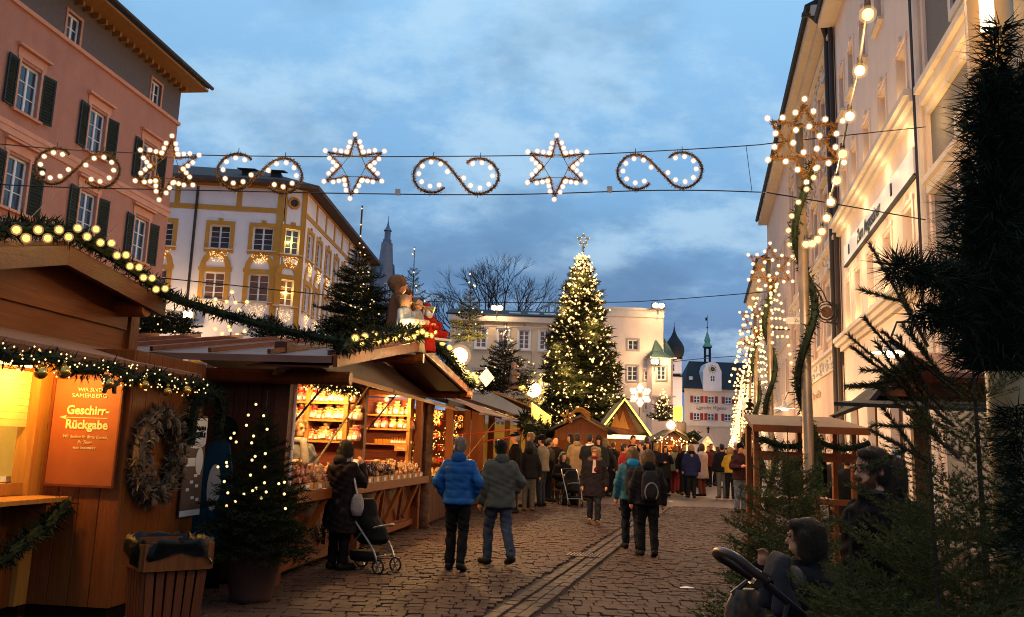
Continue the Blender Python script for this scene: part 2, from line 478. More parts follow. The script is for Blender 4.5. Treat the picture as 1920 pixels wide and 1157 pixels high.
while y < Y1S:
    d = 0.150 + g1.uniform(-0.012, 0.025)
    x = max(-0.60*y - 0.6, -5.2 + 0.111*y) + g1.uniform(0, .25)
    xe = min(0.62*y + 0.4, 4.5 + 0.224*y)
    while x < xe:
        w = g1.uniform(0.09, 0.17)
        cx, cy_ = x + w/2, y + d/2 + 0.05*math.sin(x*0.9) + 0.012*math.sin(x*3.1+row)
        o = ch_off(cx, cy_)
        if abs(o) > CHW + 0.10:
            stones.append((cx, cy_, w, d))
        elif abs(o) > CHW + 0.015:          # cut stone beside the channel
            k = abs(o) - CHW
            stones.append((cx + math.copysign(0.10 - k*0.5, o)*0.7, cy_, w*0.55, d))
        x += w
    y += d; row += 1
stones.sort(key=lambda s: s[1])
def sett_ring(w, d, gen):
    j = lambda a: gen.uniform(-a, a)
    g_ = 0.003 + abs(j(0.006))
    w2, d2 = w/2 - g_/2, d/2 - g_/2
    out = [(-w2+j(.012), -d2+j(.012)), (w2+j(.012), -d2+j(.012)), (w2+j(.012), d2+j(.012)), (-w2+j(.012), d2+j(.012))]
    # corners worn off
    pts = []
    for i in range(4):
        p, q, r_ = Vector(out[i-1]), Vector(out[i]), Vector(out[(i+1)%4])
        c = 0.008 + abs(j(0.020))
        pts.append(q + (p-q).normalized()*c); pts.append(q + (r_-q).normalized()*c)
    return pts
def sett_geom(w, d, gen):
    pts = sett_ring(w, d, gen); h = gen.uniform(-0.006, 0.008); tx, ty = gen.uniform(-.03,.03), gen.uniform(-.03,.03)
    vs = []
    for sc, z in ((1.0, -0.03), (1.0, -0.005), (0.95, 0.0)):
        for p in pts: vs.append((p.x*sc, p.y*sc, z + (h + tx*p.x + ty*p.y if z > -0.02 else 0)))
    fs = [tuple(range(16, 24))]
    for k in range(2):
        for i in range(8): fs.append((k*8+i, k*8+(i+1)%8, k*8+8+(i+1)%8, k*8+8+i))
    return vs, fs
protos = []
for i in range(14):
    vs, fs = sett_geom(0.13, 0.155, g1); b = MB(); b.add(vs, fs)
    protos.append(b.mesh("sett", M['sett'], smooth=False, fix=False))
near = stones[:]
near.sort(key=lambda s: (s[1] > 7.2) * 1000 + s[1] if s[0] > -1.6 else 5000 + s[1])
sing = set()
n_single = 0
for s in near:
    if n_single >= 300: break
    if s[1] < 7.0 or s[0] < -1.8: continue
    sing.add(id(s)); n_single += 1
    link("sett", protos[n_single % 14], pavement, (s[0], s[1], 0), 0.0 if n_single % 2 else PI, sc=(s[2]/0.13, s[3]/0.155, 1))
b = MB()
for s in stones:
    if id(s) in sing: continue
    vs, fs = sett_geom(s[2], s[3], g1)
    b.add([(v[0]+s[0], v[1]+s[1], v[2]) for v in vs], fs)
o = b.build("setts", M['sett'], pavement, fix=False); o["kind"] = "stuff"
# drainage channel: three rows of long slabs, the middle one lower
chan = MB(); 
L_ch = 19.0
chp = thing("drain_channel", "shallow drain channel of long pale stone slabs running up the lane", "drain channel", ch0, math.atan2(cdir.y, cdir.x))
chan.box(-1.5, L_ch, -CHW, CHW, -0.035, -0.018); chan.build("channel_bed", M['joint'], chp)
sl_protos = []
for i in range(8):
    b = MB(); b.bev(-0.5, 0.5, -0.5, 0.5, -0.03, 0.0, 0.02)
    b.v = [(v[0]+g1.uniform(-.012,.012), v[1]+g1.uniform(-.03,.03), v[2]+(g1.uniform(-.004,.004) if v[2] > -.03 else 0)) for v in b.v]
    sl_protos.append(b.mesh("paving_slab", M['slab']))
for rowi, (c, wd, dz) in enumerate(((-0.135, 0.13, 0.004), (0.0, 0.13, -0.010), (0.135, 0.13, 0.004))):
    x = -1.0 + g1.uniform(0,.2); k = 0
    while x < L_ch:
        L = g1.uniform(0.17, 0.34)
        link("paving_slab", sl_protos[(k*3+rowi) % 8], chp, (x + L/2, c + g1.uniform(-.006,.006), dz), sc=(L-0.012, wd-0.018, 1))
        x += L; k += 1
# iron drain cover
p = gp(1096, 1041)
dc = thing("drain_cover", "rusty iron drain grate set in the slab channel", "drain cover", (p.x, p.y, 0.004), math.atan2(cdir.y, cdir.x)+0.5*PI)
M['rust'] = mat("rusty_iron", (0.07,0.035,0.02), 0.6, var=0.3, scale=12, metal=0.5)
dc.scale = (.7,.7,.5); b = MB(); b.box(-.36,.36,-.32,-.28,0,.018); b.box(-.36,.36,.28,.32,0,.018); b.box(-.36,-.32,-.28,.28,0,.018); b.box(.32,.36,-.28,.28,0,.018); b.build("frame", M['rust'], dc)
for i in range(9):
    b = MB(); b.box(-.018,.018,-.28,.28,0,.015); b.build("bar", M['rust'], dc, loc=(-.26+i*.065,0,0))
for (px, py, w, lab) in ((1288,1102,.16,"small white paper strip lying on the setts at the front"), (1258,940,.2,"scrap of white paper lying near the crowd's feet")):
    p = gp(px, py, .01); b = MB(); b.add([(-w/2,-.03,0),(w/2,-.03,.004),(w/2,.03,.002),(0,.035,.012),(-w/2,.03,0)], [(0,1,2,3,4)])
    tag(b.build("paper_scrap", M['paper'], loc=p, rz=-.1, fix=False), lab, "litter")

# ================================================================== BUILDING KIT
def wall_panel(W, H, holes, depth=0.18, x0=0.0, z0=0.0):
    """front wall at y=0 with real openings and reveals; holes = (x0,x1,z0,z1[,arch])"""
    b = MB()
    xs = sorted({x0, W, *[h[0] for h in holes], *[h[1] for h in holes]}); zs = sorted({z0, H, *[h[2] for h in holes], *[h[3] for h in holes]})
    for i in range(len(xs)-1):
        for j in range(len(zs)-1):
            cx, cz = (xs[i]+xs[i+1])/2, (zs[j]+zs[j+1])/2
            if any(h[0] < cx < h[1] and h[2] < cz < h[3] for h in holes): continue
            b.quad((xs[i],0,zs[j]),(xs[i+1],0,zs[j]),(xs[i+1],0,zs[j+1]),(xs[i],0,zs[j+1]))
    for h in holes:
        a, c, d, e_ = h[:4]
        b.quad((a,0,d),(a,0,e_),(a,depth,e_),(a,depth,d)); b.quad((c,0,d),(c,depth,d),(c,depth,e_),(c,0,e_))
        b.quad((a,0,e_),(c,0,e_),(c,depth,e_),(a,depth,e_)); b.quad((a,0,d),(a,depth,d),(c,depth,d),(c,0,d))
    return b
WIN = {}
def window(parent, x0, x1, z0, z1, y=0.10, nh=3, leaves=2, fw=0.07, bw=0.03, m='white_paint', glass='glass', name="window", depth=0.05):
    w, h = round(x1-x0, 3), round(z1-z0, 3)
    key = (w, h, nh, leaves, fw, bw, m, depth)
    if key not in WIN:
        b = MB(); d = depth
        b.box(0,w,0,d,0,fw); b.box(0,w,0,d,h-fw,h); b.box(0,fw,0,d,fw,h-fw); b.box(w-fw,w,0,d,fw,h-fw)
        for k in range(1, leaves):
            x = fw + (w-2*fw)*k/leaves; b.box(x-fw*.6, x+fw*.6, -0.006, d, fw, h-fw)
        for k in range(1, nh+1):
            z = fw + (h-2*fw)*k/(nh+1)
            for q in range(leaves):
                xa = fw + (w-2*fw)*q/leaves + (fw*.6 if q else 0); xb = fw + (w-2*fw)*(q+1)/leaves - (fw*.6 if q < leaves-1 else 0)
                b.box(xa, xb, 0.008, d-0.006, z-bw/2, z+bw/2)
        WIN[key] = b.mesh("window", M[m])
        pb = MB(); pb.box(fw*.5, w-fw*.5, d-0.02, d-0.005, fw*.5, h-fw*.5); WIN[key+('p',)] = pb.v, pb.f
    o = link(name, WIN[key], parent, (x0, y, z0))
    k2 = key + ('pane', glass)
    if k2 not in WIN:
        pb = MB(); pb.v, pb.f = WIN[key+('p',)]; pb.mi = [0]*len(pb.f); WIN[k2] = pb.mesh("pane", M[glass])
    link("pane", WIN[k2], o)
    return o
def bx(parent, name, m, *boxes):
    b = MB()
    for q in boxes: b.box(*q)
    return b.build(name, M[m], parent)
def frame_boxes(x0,x1,z0,z1,t,y0,y1,sill=0.0):
    """surround of width t round an opening, butt-jointed"""
    return [(x0-t,x0,y0,y1,z0-t,z1+t),(x1,x1+t,y0,y1,z0-t,z1+t),(x0,x1,y0,y1,z1,z1+t),(x0,x1,y0,y1,z0-t,z0)]
SH = {}
def shutter(parent, x, z0, w, h, m, side, ang=0.0, y=-0.04):
    key = (round(w,2), round(h,2), m)
    if key not in SH:
        b = MB(); t = 0.035; f = 0.07
        b.box(0,w,0,t,0,f); b.box(0,w,0,t,h-f,h); b.box(0,f,0,t,f,h-f); b.box(w-f,w,0,t,f,h-f); b.box(f,w-f,0,t,h*.5-f*.5,h*.5+f*.5); b.box(f,w-f,.020,.026,f,h*.5-f*.5-.001); b.box(f,w-f,.020,.026,h*.5+f*.5+.001,h-f)
        n = int(h/0.11)
        for k in range(n):
            z = f + (h-2*f)*(k+.5)/n
            if abs(z-h*.5) < f*.7: continue
            b.beam((f,.012,z),(w-f,.012,z),0.008,(h-2*f)/n*1.15,up=(0,1,0.8))
        SH[key] = b.mesh("shutter", M[m])
    o = link("shutter", SH[key], parent, (x, y, z0))
    if side < 0: o.scale = (-1,1,1); o.rotation_euler = (0,0,ang)
    else: o.rotation_euler = (0,0,-ang)
    return o

# ================================================================== PINK HOUSE (left)
ud = Vector((0.128,1,0)).normalized(); rzp = math.atan2(ud.y, ud.x)
PH = thing("pink_house", "tall salmon pink town house with dark green shutters and grey attic band", "house", (-14-.128*15, 20, 0), rzp)
Lp = 13.92; cols = (1.62, 5.18, 8.72, 12.09)
holes = []
rows = ((9.02,0.46,0.82),(12.03,0.46,0.78),(5.6,0.46,0.85),(14.98,0.36,0.46))
for c in cols:
    for r_, (zc, hw, hh) in enumerate(rows):
        if r_ == 3 and c in (8.72,): continue
        cc = c + (1.68 if r_ == 3 and c == 5.18 else 0)
        if r_ == 3 and c == 1.62: continue
        holes.append((cc-hw, cc+hw, zc-hh, zc+hh))
wall_panel(Lp, 14.38, [h for h in holes if h[3] < 14.3], 0.16, x0=-6).build("wall", M['pink'], PH)
b = wall_panel(Lp, 15.95, [h for h in holes if h[3] > 14.3], 0.14, x0=-6, z0=14.50); b.build("attic_wall", M['grey_band'], PH)
b = MB(); b.quad((Lp,0,0),(Lp,9,0),(Lp,9,16.0),(Lp,0,16.0)); b.quad((-6,0,0),(-6,9,0),(-6,9,16.0),(-6,0,16.0)); b.quad((-6,9,0),(Lp,9,0),(Lp,9,16),(-6,9,16)); b.build("end_wall", M['pink'], PH)
bx(PH, "band_moulding", 'pink_trim', (-6,Lp+.06,-.09,0.02,14.36,14.50))
bx(PH, "string_course", 'pink_trim', (-6,Lp+.05,-.07,0,10.62,10.72), (-6,Lp+.04,-.045,0,10.40,10.62), (-6,Lp+.03,-.03,0,10.72,10.80))
for h in holes:
    big = h[3] < 14.3
    window(PH, *h, y=0.10, nh=2 if big else 1, fw=0.075, bw=0.03)
    if big:
        z1 = h[3]
        bx(PH, "window_surround", 'pink_trim', (h[0]-.16,h[0]-.005,-.03,.0,h[2]-.02,z1+.1), (h[1]+.005,h[1]+.16,-.03,.0,h[2]-.02,z1+.1), (h[0]-.2,h[1]+.2,-.035,0,z1+.1,z1+.38),
           (h[0]-.30,h[1]+.30,-.16,0,z1+.40,z1+.47), (h[0]-.24,h[1]+.24,-.08,0,z1+.47,z1+.50))
        bx(PH, "sill", 'pink_trim', (h[0]-.2,h[1]+.2,-.12,0.09,h[2]-.09,h[2]-.005))
        hh = h[3]-h[2]
        shutter(PH, h[0]-.10, h[2], 0.50, hh, 'shutter', -1, 0.10)
        shutter(PH, h[1]+.10, h[2], 0.50, hh, 'shutter', 1, 0.22)
    else:
        bx(PH, "window_surround", 'pink_trim', *frame_boxes(*h, .09, -.03, 0))
# round-headed relief over the lower windows and flag holders
b = MB(); b.slab([(-7,-1.05,16.25),(Lp+.42,-1.05,16.25),(Lp+.2,4.6,19.2),(-7,4.6,19.2)], 0.14); b.build("roof", M['roof_dark'], PH)
b = MB(); b.box(-7,Lp+.38,-1.0,-.02,15.97,16.06); b.box(Lp+.02,Lp+.38,-.02,5,15.97,16.06); b.build("soffit", M['soffit'], PH)
n = 46
brk = MB(); brk.box(-.055,.055,-.28,0,-.17,0); brkm = brk.mesh("eaves_bracket", M['soffit'])
for k in range(n):
    link("eaves_bracket", brkm, PH, (-5.8 + k*(Lp+5.7)/(n-1), -.01, 15.965))
b = MB(); b.tube([(-7,-1.13,16.16),(Lp+.46,-1.13,16.16)], .075, 8); b.build("gutter", M['pipe'], PH)
for cx in (5.18, 8.72):
    b = MB(); b.tube([(cx+.62,-.05,8.0),(cx+1.0,-.55,9.0)], .018, 6); b.build("flag_holder", M['steel'], PH)
    b = MB(); pts=[(cx+.5*math.cos(t*PI/12), -.03, 7.55+.42*math.sin(t*PI/12)) for t in range(13)]; b.tube(pts,.05,6); b.build("arch_relief", M['pink_trim'], PH)

# ================================================================== WHITE AND OCHRE CORNER HOUSE
uy = Vector((1,.08,0)).normalized()
Oy = at(300,500,45); Oy.z = 0
YH = thing("corner_house", "white corner house with ochre window surrounds and chamfered corner", "house", Oy, math.atan2(uy.y, uy.x))
def front(parent_name, org, d, holes, W, H, x0, key):
    e_ = bpy.data.objects.new(parent_name, None); COL.objects.link(e_)
    return e_
def sub(org, d):
    """matrix helper: returns function placing local (x,y,z) of another facade into YH space"""
    u = Vector(d).normalized(); v = Vector((-u.y, u.x, 0))
    inv = YH.matrix_world.inverted()
    def T(p):
        w = Vector(org) + u*p[0] + v*p[1] + Vector((0,0,p[2]))
        q = w - Vector(Oy); return (q.dot(uy), q.dot(Vector((-uy.y,uy.x,0))), q.z)
    ang = math.atan2(u.y,u.x) - math.atan2(uy.y,uy.x)
    return T, ang
C1 = Vector((-12.6717,45.506,0)); C2 = Vector((-11.6736,46.055,0))
def yfacade(org, d, W, x0, H, upper, lower, pil, bands, seed, oculus=None, lit=False):
    T, ang = sub(org, d)
    def put(bm_, name, m, smooth=False):
        bm_.v = [T(v) for v in bm_.v]; return bm_.build(name, M[m] if isinstance(m,str) else m, YH, smooth)
    holes = [(c-hw,c+hw,a,b_) for (c,hw,a,b_) in upper+lower]
    put(wall_panel(W, H, holes, 0.2, x0=x0), "wall", 'white_wall')
    for (c,hw,a,b_) in upper+lower:
        w = window(YH, 0, 2*hw, 0, b_-a, nh=3, fw=0.075, bw=0.028, glass='glass' if (c,hw,a,b_) in upper else 'glass_warm', y=0)
        w.location = T((c-hw, 0.12, a)); w.rotation_euler = (0,0,ang)
    for (c,hw,a,b_) in upper:
        q = MB()
        t = 0.22
        for f_ in frame_boxes(c-hw,c+hw,a,b_,t,-.05,0): q.box(*f_)
        q.box(c-.12,c+.12,-.07,0,b_+t+.004,b_+t+.15)
        put(q, "window_surround", 'ochre')
        q = MB(); q.box(c-hw-.26,c+hw+.26,-.14,.1,a-.06,a-.004); put(q, "sill", 'stone_trim')
    for (c,hw,a,b_) in lower:
        q = MB(); t = 0.26
        q.box(c-hw-t,c-hw,-.05,0,a-.15,b_+t); q.box(c+hw,c+hw+t,-.05,0,a-.15,b_+t); q.box(c-hw,c+hw,-.05,0,b_,b_+t)
        q.box(c-hw-t-.07,c-hw-t,-.06,0,b_+.06,b_+t+.02); q.box(c+hw+t,c+hw+t+.07,-.06,0,b_+.06,b_+t+.02)
        ra, rb = hw+t, hw-.02; zc = b_+t+.003; asp = 1.15
        n_=14
        for i in range(n_):
            t0, t1 = PI*i/n_, PI*(i+1)/n_
            p4 = [(c+r_*math.cos(tt), zc+r_*asp*math.sin(tt)) for r_, tt in ((ra,t0),(ra,t1),(rb,t1),(rb,t0))]
            q.prism([(c+(x_-c)*1.0, z_) for x_, z_ in p4], -.05, 0)
        q.box(c-.11,c+.11,-.08,-.051,zc+rb*asp-.05,zc+ra*asp+.14)
        put(q, "arched_surround", 'ochre')
        q = MB(); q.box(c-hw-.3,c+hw+.3,-.14,.1,a-.06,a-.004); put(q, "sill", 'stone_trim')
    q = MB()
    for (a,b_) in pil: q.box(a,b_,-.045,0,0,H)
    if pil: put(q, "pilaster", 'ochre')
    q = MB(); xs = [x0] + [v for a,b_ in pil for v in (a,b_)] + [W]
    for (za,zb) in bands:
        xa = x0
        segs = []
        for (a,b_) in sorted(pil):
            if a > xa: segs.append((xa,a))
            xa = b_
        if xa < W: segs.append((xa,W))
        for s_ in segs: q.box(s_[0],s_[1],-.04,0,za,zb)
    put(q, "frieze_band", 'ochre')
    return T, ang, put
low_z = (9.0,10.08); up_z = (11.80,13.12)
ups = [(c,.55,*up_z) for c in (-.05,2.98,5.28)]
los = [(c,.55,8.98,10.50) for c in (-.15,2.90,5.25)]
gro = [(c,.55,4.2,5.6) for c in (-.2,2.85,5.25)]
T1,a1,put1 = yfacade(Oy, uy, 6.30, -5, 15.45, ups, los+gro, [(5.93,6.28)], [(13.95,14.22)], 1)
# panelled frieze between band and eaves: ochre uprights
q = MB()
for c in (.55,3.85): q.box(c-.14,c+.14,-.04,0,14.222,15.45)
q.box(-5,5.92,-.041,0,15.3,15.45)
put1(q, "frieze_upright", 'ochre')
q = MB(); q.tube([(1.62,-.12,15.2),(1.62,-.12,0)], .075, 8); put1(q, "downpipe", 'pipe')
# chamfered corner
T2,a2,put2 = yfacade(C1, (C2-C1), (C2-C1).length, 0, 15.45, [(.52,.40,11.72,13.15)], [(.42,.38,8.85,10.30),(.42,.38,4.2,5.6)], [(0,.10),(.92,1.139)], [], 2)
q = MB(); q.tube([(.46+.28*math.cos(t*PI/8),-.04,14.62+.28*math.sin(t*PI/8)) for t in range(16)], .075, 8, closed=True); put2(q, "oculus_surround", 'ochre')
q = MB(); q.prism([(.46+.22*math.cos(t*PI/8),14.62+.22*math.sin(t*PI/8)) for t in range(16)], -.02, .0); put2(q, "oculus", 'pipe')
# long side along the lane
sc_ = [1.4,3.4,5.6,7.8,10.0,12.2,14.4,16.6]
T3,a3,put3 = yfacade(C2, (.03,1,0), 19, 0, 15.45, [(c,.52,11.75,13.3) for c in sc_], [(c,.50,8.8,10.3) for c in sc_]+[(c,.5,4.2,5.6) for c in sc_], [(0,.12)], [(13.95,14.22)], 3)
q = MB()
for c in (2.4,4.6,6.8,9,11.2,13.4,15.6): q.box(c-.14,c+.14,-.04,0,14.222,15.3)
q.box(.125,19,-.041,0,15.301,15.45)
put3(q, "frieze_upright", 'ochre')
q = MB()
e1 = [(-5.6,-.7,15.5),(6.15,-.7,15.5)]; P_ = lambda T,p: Vector(T(p))
A_, B_ = P_(T1,(-5.6,-.7,15.45)), P_(T1,(6.2,-.72,15.45)); C_, D_ = P_(T3,(-.35,-.75,15.45)), P_(T3,(19.6,-.75,15.45))
A2,B2 = P_(T1,(-5.6,-.7,15.66)), P_(T1,(6.2,-.72,15.66)); C2_, D2 = P_(T3,(-.35,-.75,15.66)), P_(T3,(19.6,-.75,15.66))
Rg1, Rg2, Rg3 = P_(T1,(-5.6,6,18.3)), P_(T1,(3.5,6.2,18.3)), P_(T3,(19.6,7,18.3))
q.v=[]; q.add([A_,B_,C_,D_,A2,B2,C2_,D2,Rg1,Rg2,Rg3], [(0,1,5,4),(1,2,6,5),(2,3,7,6),(4,5,9,8),(5,6,9),(6,7,10,9)])
q.add([A_,B_,P_(T1,(6.2,0.1,15.45)),P_(T1,(-5.6,.1,15.45))],[(0,1,2,3)]); q.add([B_,C_,P_(T3,(-.3,.1,15.45)),P_(T1,(6.2,.1,15.45))],[(0,1,2,3)]); q.add([C_,D_,P_(T3,(19.6,.1,15.45)),P_(T3,(-.35,.1,15.45))],[(0,1,2,3)])
q.build("roof", M['roof_brown'], YH)
for cx in (3.9, 5.5):
    q = MB(); q.box(cx-.28,cx+.28,.9,1.5,15.9,16.55); q.slab([(cx-.5,.6,16.62),(cx+.5,.6,16.62),(cx+.5,1.7,16.86),(cx-.5,1.7,16.86)], .06); q.build("roof_hatch", M['roof_dark'], YH)
# star-shaped light nets under every window (dangling fairy lights): a part of the house front
def lightnet(put, c, zt, w, h, seed):
    gg = rng(seed); q = MB()
    n_ = 70
    for i in range(n_):
        v = gg.random(); x = c + gg.uniform(-.5,.5)*w*(1-.45*v); z = zt - v*h
        q.ball((x, -.09-gg.random()*.05, z), .019, 4, 3)
    o_ = put(q, "light_net", 'fairy'); o_["kind"] = "stuff"
for c in (-.05,2.98,5.28): lightnet(put1, c, 11.62, 1.15, .55, int(c*7)+20)
for c in (-.15,2.9,5.25): lightnet(put1, c, 8.78, 1.2, .6, int(c*7)+60)
lightnet(put2, .5, 11.55, .9, .6, 7); lightnet(put2, .42, 8.7, .9, .75, 8)
for k, c in enumerate(sc_[:6]): lightnet(put3, c, 11.55, .9, .7, 90+k); lightnet(put3, c, 8.6, .9, .75, 130+k)
# lamps in the two lit corner windows shine on the right-hand reveals
for z in (12.4, 9.6):
    p = Vector(T2((.36,-.02,z))); l = lamp(p, 26, (1.0,.66,.10), .05, "reveal_lamp", YH)

# ================================================================== GABLED GREY HOUSE far left
p = at(722,520,85); 
GH = thing("gabled_house", "grey stepped gable with pinnacle and brown roof beyond the fir", "house", (p.x, 85, 0), R(62)); GH.scale = (.72,.72,1)
zz = lambda py: at(720, py, 85).z
hz = [zz(v) for v in (560, 520, 490, 455, 430, 412)]
q = MB(); q.prism([(-6,0),(3.2,0),(3.2,hz[0]),(2.0,hz[0]+.5),(1.7,hz[1]),(1.2,hz[1]+.4),(1.0,hz[2]),(.62,hz[3]),(-.62,hz[3]),(-1.0,hz[2]),(-1.2,hz[1]+.4),(-1.7,hz[1]),(-2.0,hz[0]+.5),(-3.2,hz[0])], -.5, .5); 
M['grey_gable'] = mat("grey_gable_stucco", (0.20,0.19,0.22), 0.8, var=0.15, scale=2); M['lead'] = mat("lead_flashing", (0.13,0.16,0.22), 0.5, var=0.2)
q.build("gable_wall", M['grey_gable'], GH)
q = MB(); q.lathe([(.62,0),(.62,.35),(.45,.4),(.45,1.2),(.6,1.3),(.3,1.6),(.16,1.9),(.06,2.3),(.03,2.9)], 10, (0,0,hz[3]-.05)); q.build("pinnacle", M['lead'], GH)
for sx in (-1,1):
    q = MB(); q.lathe([(.3,0),(.3,.7),(.36,.8),(.1,1.3)], 8, (sx*1.6,0,hz[1])); q.build("small_pinnacle", M['lead'], GH)
    q = MB(); q.beam((sx*1.05,-.52,hz[2]-.2),(sx*2.0,-.52,hz[0]+.5),.2,.24); q.build("coping", M['lead'], GH)
for sx in (-.55,.55):
    window(GH, sx-.35, sx+.35, hz[0]-.3, hz[0]+1.5, y=-.56, nh=3, leaves=1, glass='glass')
q = MB(); q.slab([(-2.9,.5,hz[0]+.3),(-.2,.5,hz[2]-.1),(-.2,16,hz[2]-.1),(-2.9,16,hz[0]+.3)], .1); q.slab([(.2,.5,hz[2]-.1),(2.9,.5,hz[0]+.3),(2.9,16,hz[0]+.3),(.2,16,hz[2]-.1)], .1); q.build("roof", M['roof_brown'], GH)
q = MB(); q.box(-3.1,3.1,.52,16,0,hz[0]+.2); q.build("wall", M['grey_gable'], GH)
q = MB(); q.box(-9.5,-3.25,-.2,9,0,hz[0]-.8); q.slab([(-9.7,-.5,hz[0]-.8),(-3.2,-.5,hz[0]-.8),(-3.2,8,hz[1]+1),(-9.7,8,hz[1]+1)],.1); q.build("side_wing", M['roof_brown'], GH)

# ================================================================== MUSEUM (long cream and white building across the square)
Om = at(845,600,70); Om.z = 0
MU = thing("museum_building", "long cream and white building across the square behind the tall fir", "building", Om, 0)
wz1 = (9.85,11.42); wz0 = (6.3,8.0)
mc = [2.58,4.42,6.14,7.85,9.6,11.3]
holes = [(c-.44,c+.44,*wz1) for c in mc] + [(c-.44,c+.44,*wz0) for c in mc] + [(c-.44,c+.44,2.2,3.9) for c in mc]
wall_panel(12.6, 11.97, holes, .2).build("cream_wall", M['cream_wall'], MU)
bx(MU, "cornice", 'stone_trim', (-.1,12.62,-.32,.4,12.05,12.62), (-.05,12.6,-.18,.3,11.97,12.05))
bx(MU, "string_course", 'stone_trim', (0,12.6,-.05,0,11.64,11.72))
for i, h in enumerate(holes):
    lit = i in (6, 9)
    window(MU, *h, y=.1, nh=3 if i < 6 else 2, fw=.09, bw=.04, glass='pane_lit' if lit else 'glass_warm')
    bx(MU, "window_surround", 'white_paint', *frame_boxes(*h, .11, -.05, 0)); bx(MU, "sill", 'stone_trim', (h[0]-.2,h[1]+.2,-.14,-.052,h[2]-.19,h[2]-.112), (h[0]-.18,h[1]+.18,-.13,-.052,h[3]+.112,h[3]+.17))
for c in (2.72,4.45,6.15):
    bx(MU, "vent", 'taupe', (c-.1,c+.1,-.03,0,11.75,11.93))
q = MB(); q.slab([(-.4,-.4,12.62),(12.7,-.4,12.62),(12.7,6,14.02),(-.4,6,14.02)], .12); q.box(0,12.6,.4,8,11.9,12.6); q.build("roof", M['roof_dark'], MU)
M['skylight'] = mat("skylight_glass", (0.5,0.55,0.62), 0.15, var=.1, spec=0.8)
for c in (5.3,6.9,8.3):
    q = MB(); q.slab([(c-.5,1.2,13.02),(c+.5,1.2,13.02),(c+.5,3.0,13.41),(c-.5,3.0,13.41)], .06); q.build("skylight", M['skylight'], MU)
q = MB(); q.tube([(8.3,4,13.4),(8.3,4,14.5)], .09, 6); q.build("flue", M['steel'], MU)
# white gable block
wb = [(14.72,15.54,7.55,8.76,2,2),(16.12,16.40,7.66,8.38,1,1),(14.74,15.56,10.12,10.92,2,1),(16.15,16.42,5.2,6.1,1,1)]
q = wall_panel(17.66, 13.38, [(a,b_,c,d) for a,b_,c,d,_,_ in wb], .2, x0=12.62); q.quad((17.66,0,0),(17.66,9,0),(17.66,9,13.38),(17.66,0,13.38)); q.build("white_wall", M['pale_wall'], MU)
for a,b_,c,d,lv,nh in wb:
    window(MU, a,b_,c,d, y=.1, nh=nh, leaves=lv, fw=.07); bx(MU, "window_surround", 'taupe', *frame_boxes(a,b_,c,d,.15,-.04,0))
bx(MU, "coping", 'stone_trim', (12.62,17.8,-.16,9,13.4,13.62), (12.63,17.7,-.09,0,12.85,13.40))
# corner oriel with copper hood
ox = [(16.3,-.02),(16.62,-.75),(18.15,-.75),(18.45,-.02),(18.45,1.4)]
q = MB()
z0, z1, z2 = 3.6, 6.32, 9.45
for i in range(4):
    (xa,ya),(xb,yb) = ox[i], ox[i+1]
    if i == 1: continue
    q.quad((xa,ya,0),(xb,yb,0),(xb,yb,z2),(xa,ya,z2))
wp = wall_panel(18.15, z2, [(17.02,17.72,7.65,8.75),(16.98,17.72,4.7,5.9)], .15, x0=16.62); wp.v = [(v[0],v[1]-.75,v[2]) for v in wp.v]; q.add(wp.v, wp.f)
q.build("oriel", M['pale_wall'], MU)
for (a,b_,c,d) in ((17.02,17.72,7.65,8.75),(16.98,17.72,4.7,5.9)):
    window(MU,a,b_,c,d,y=-.67,nh=2,fw=.06); bx(MU,"window_surround",'taupe',*frame_boxes(a,b_,c,d,.13,-.79,-.75))
bx(MU, "oriel_band", 'stone_trim', (16.5,18.55,-.85,-.74,6.25,6.38), (16.45,18.6,-.9,-.74,9.36,9.5))
q = MB(); ap = (17.0,.1,11.25); ring_=[(16.05,.0,9.42),(16.5,-.98,9.42),(17.3,-1.02,9.42),(18.3,-.98,9.42),(18.75,0,9.42),(18.7,1.5,9.42)]
mid=[(ap[0]+(r_[0]-ap[0])*.38, ap[1]+(r_[1]-ap[1])*.38, 10.05) for r_ in ring_]
q.add(ring_+mid+[ap], [(i,i+1,7+i,6+i) for i in range(5)]+[(6+i,7+i,12) for i in range(5)]); q.build("oriel_hood", M['copper'], MU)
q = MB(); q.slab([(17.72,1,11.6),(17.8,-.2,9.4),(18.75,-.2,9.4),(18.5,1.5,10.6)],.1); q.build("side_hood", M['copper'], MU)
def flood(px, py, Y, power, lab, w=.55):
    p = at(px,py,Y); t = thing("roof_floodlight", lab, "floodlight", p, 0)
    q = MB(); 
    for s_ in (-1,1): q.ball((s_*w*.45,0,0),(w*.42,.12,.2),10,6)
    q.build("lens", M['flood'], t, True); q = MB(); q.box(-w,w,.14,.3,-.22,.22); q.tube([(0,.25,-.2),(0,.25,-.75)],.04,6); q.build("housing", M['iron'], t)
    lamp((0,-.5,0), power, (1,.68,.34), .2, "flood_lamp", t)
flood(932,577,69.2,260,"twin floodlight on the roof edge of the cream wall")
flood(1235,573,69.2,260,"twin floodlight on top of the white gable block")
flood(1228,678,68.6,500,"small floodlight under the green copper hood",.35)
flood(352,590,44.2,230,"small floodlight low on the white corner house",.3)

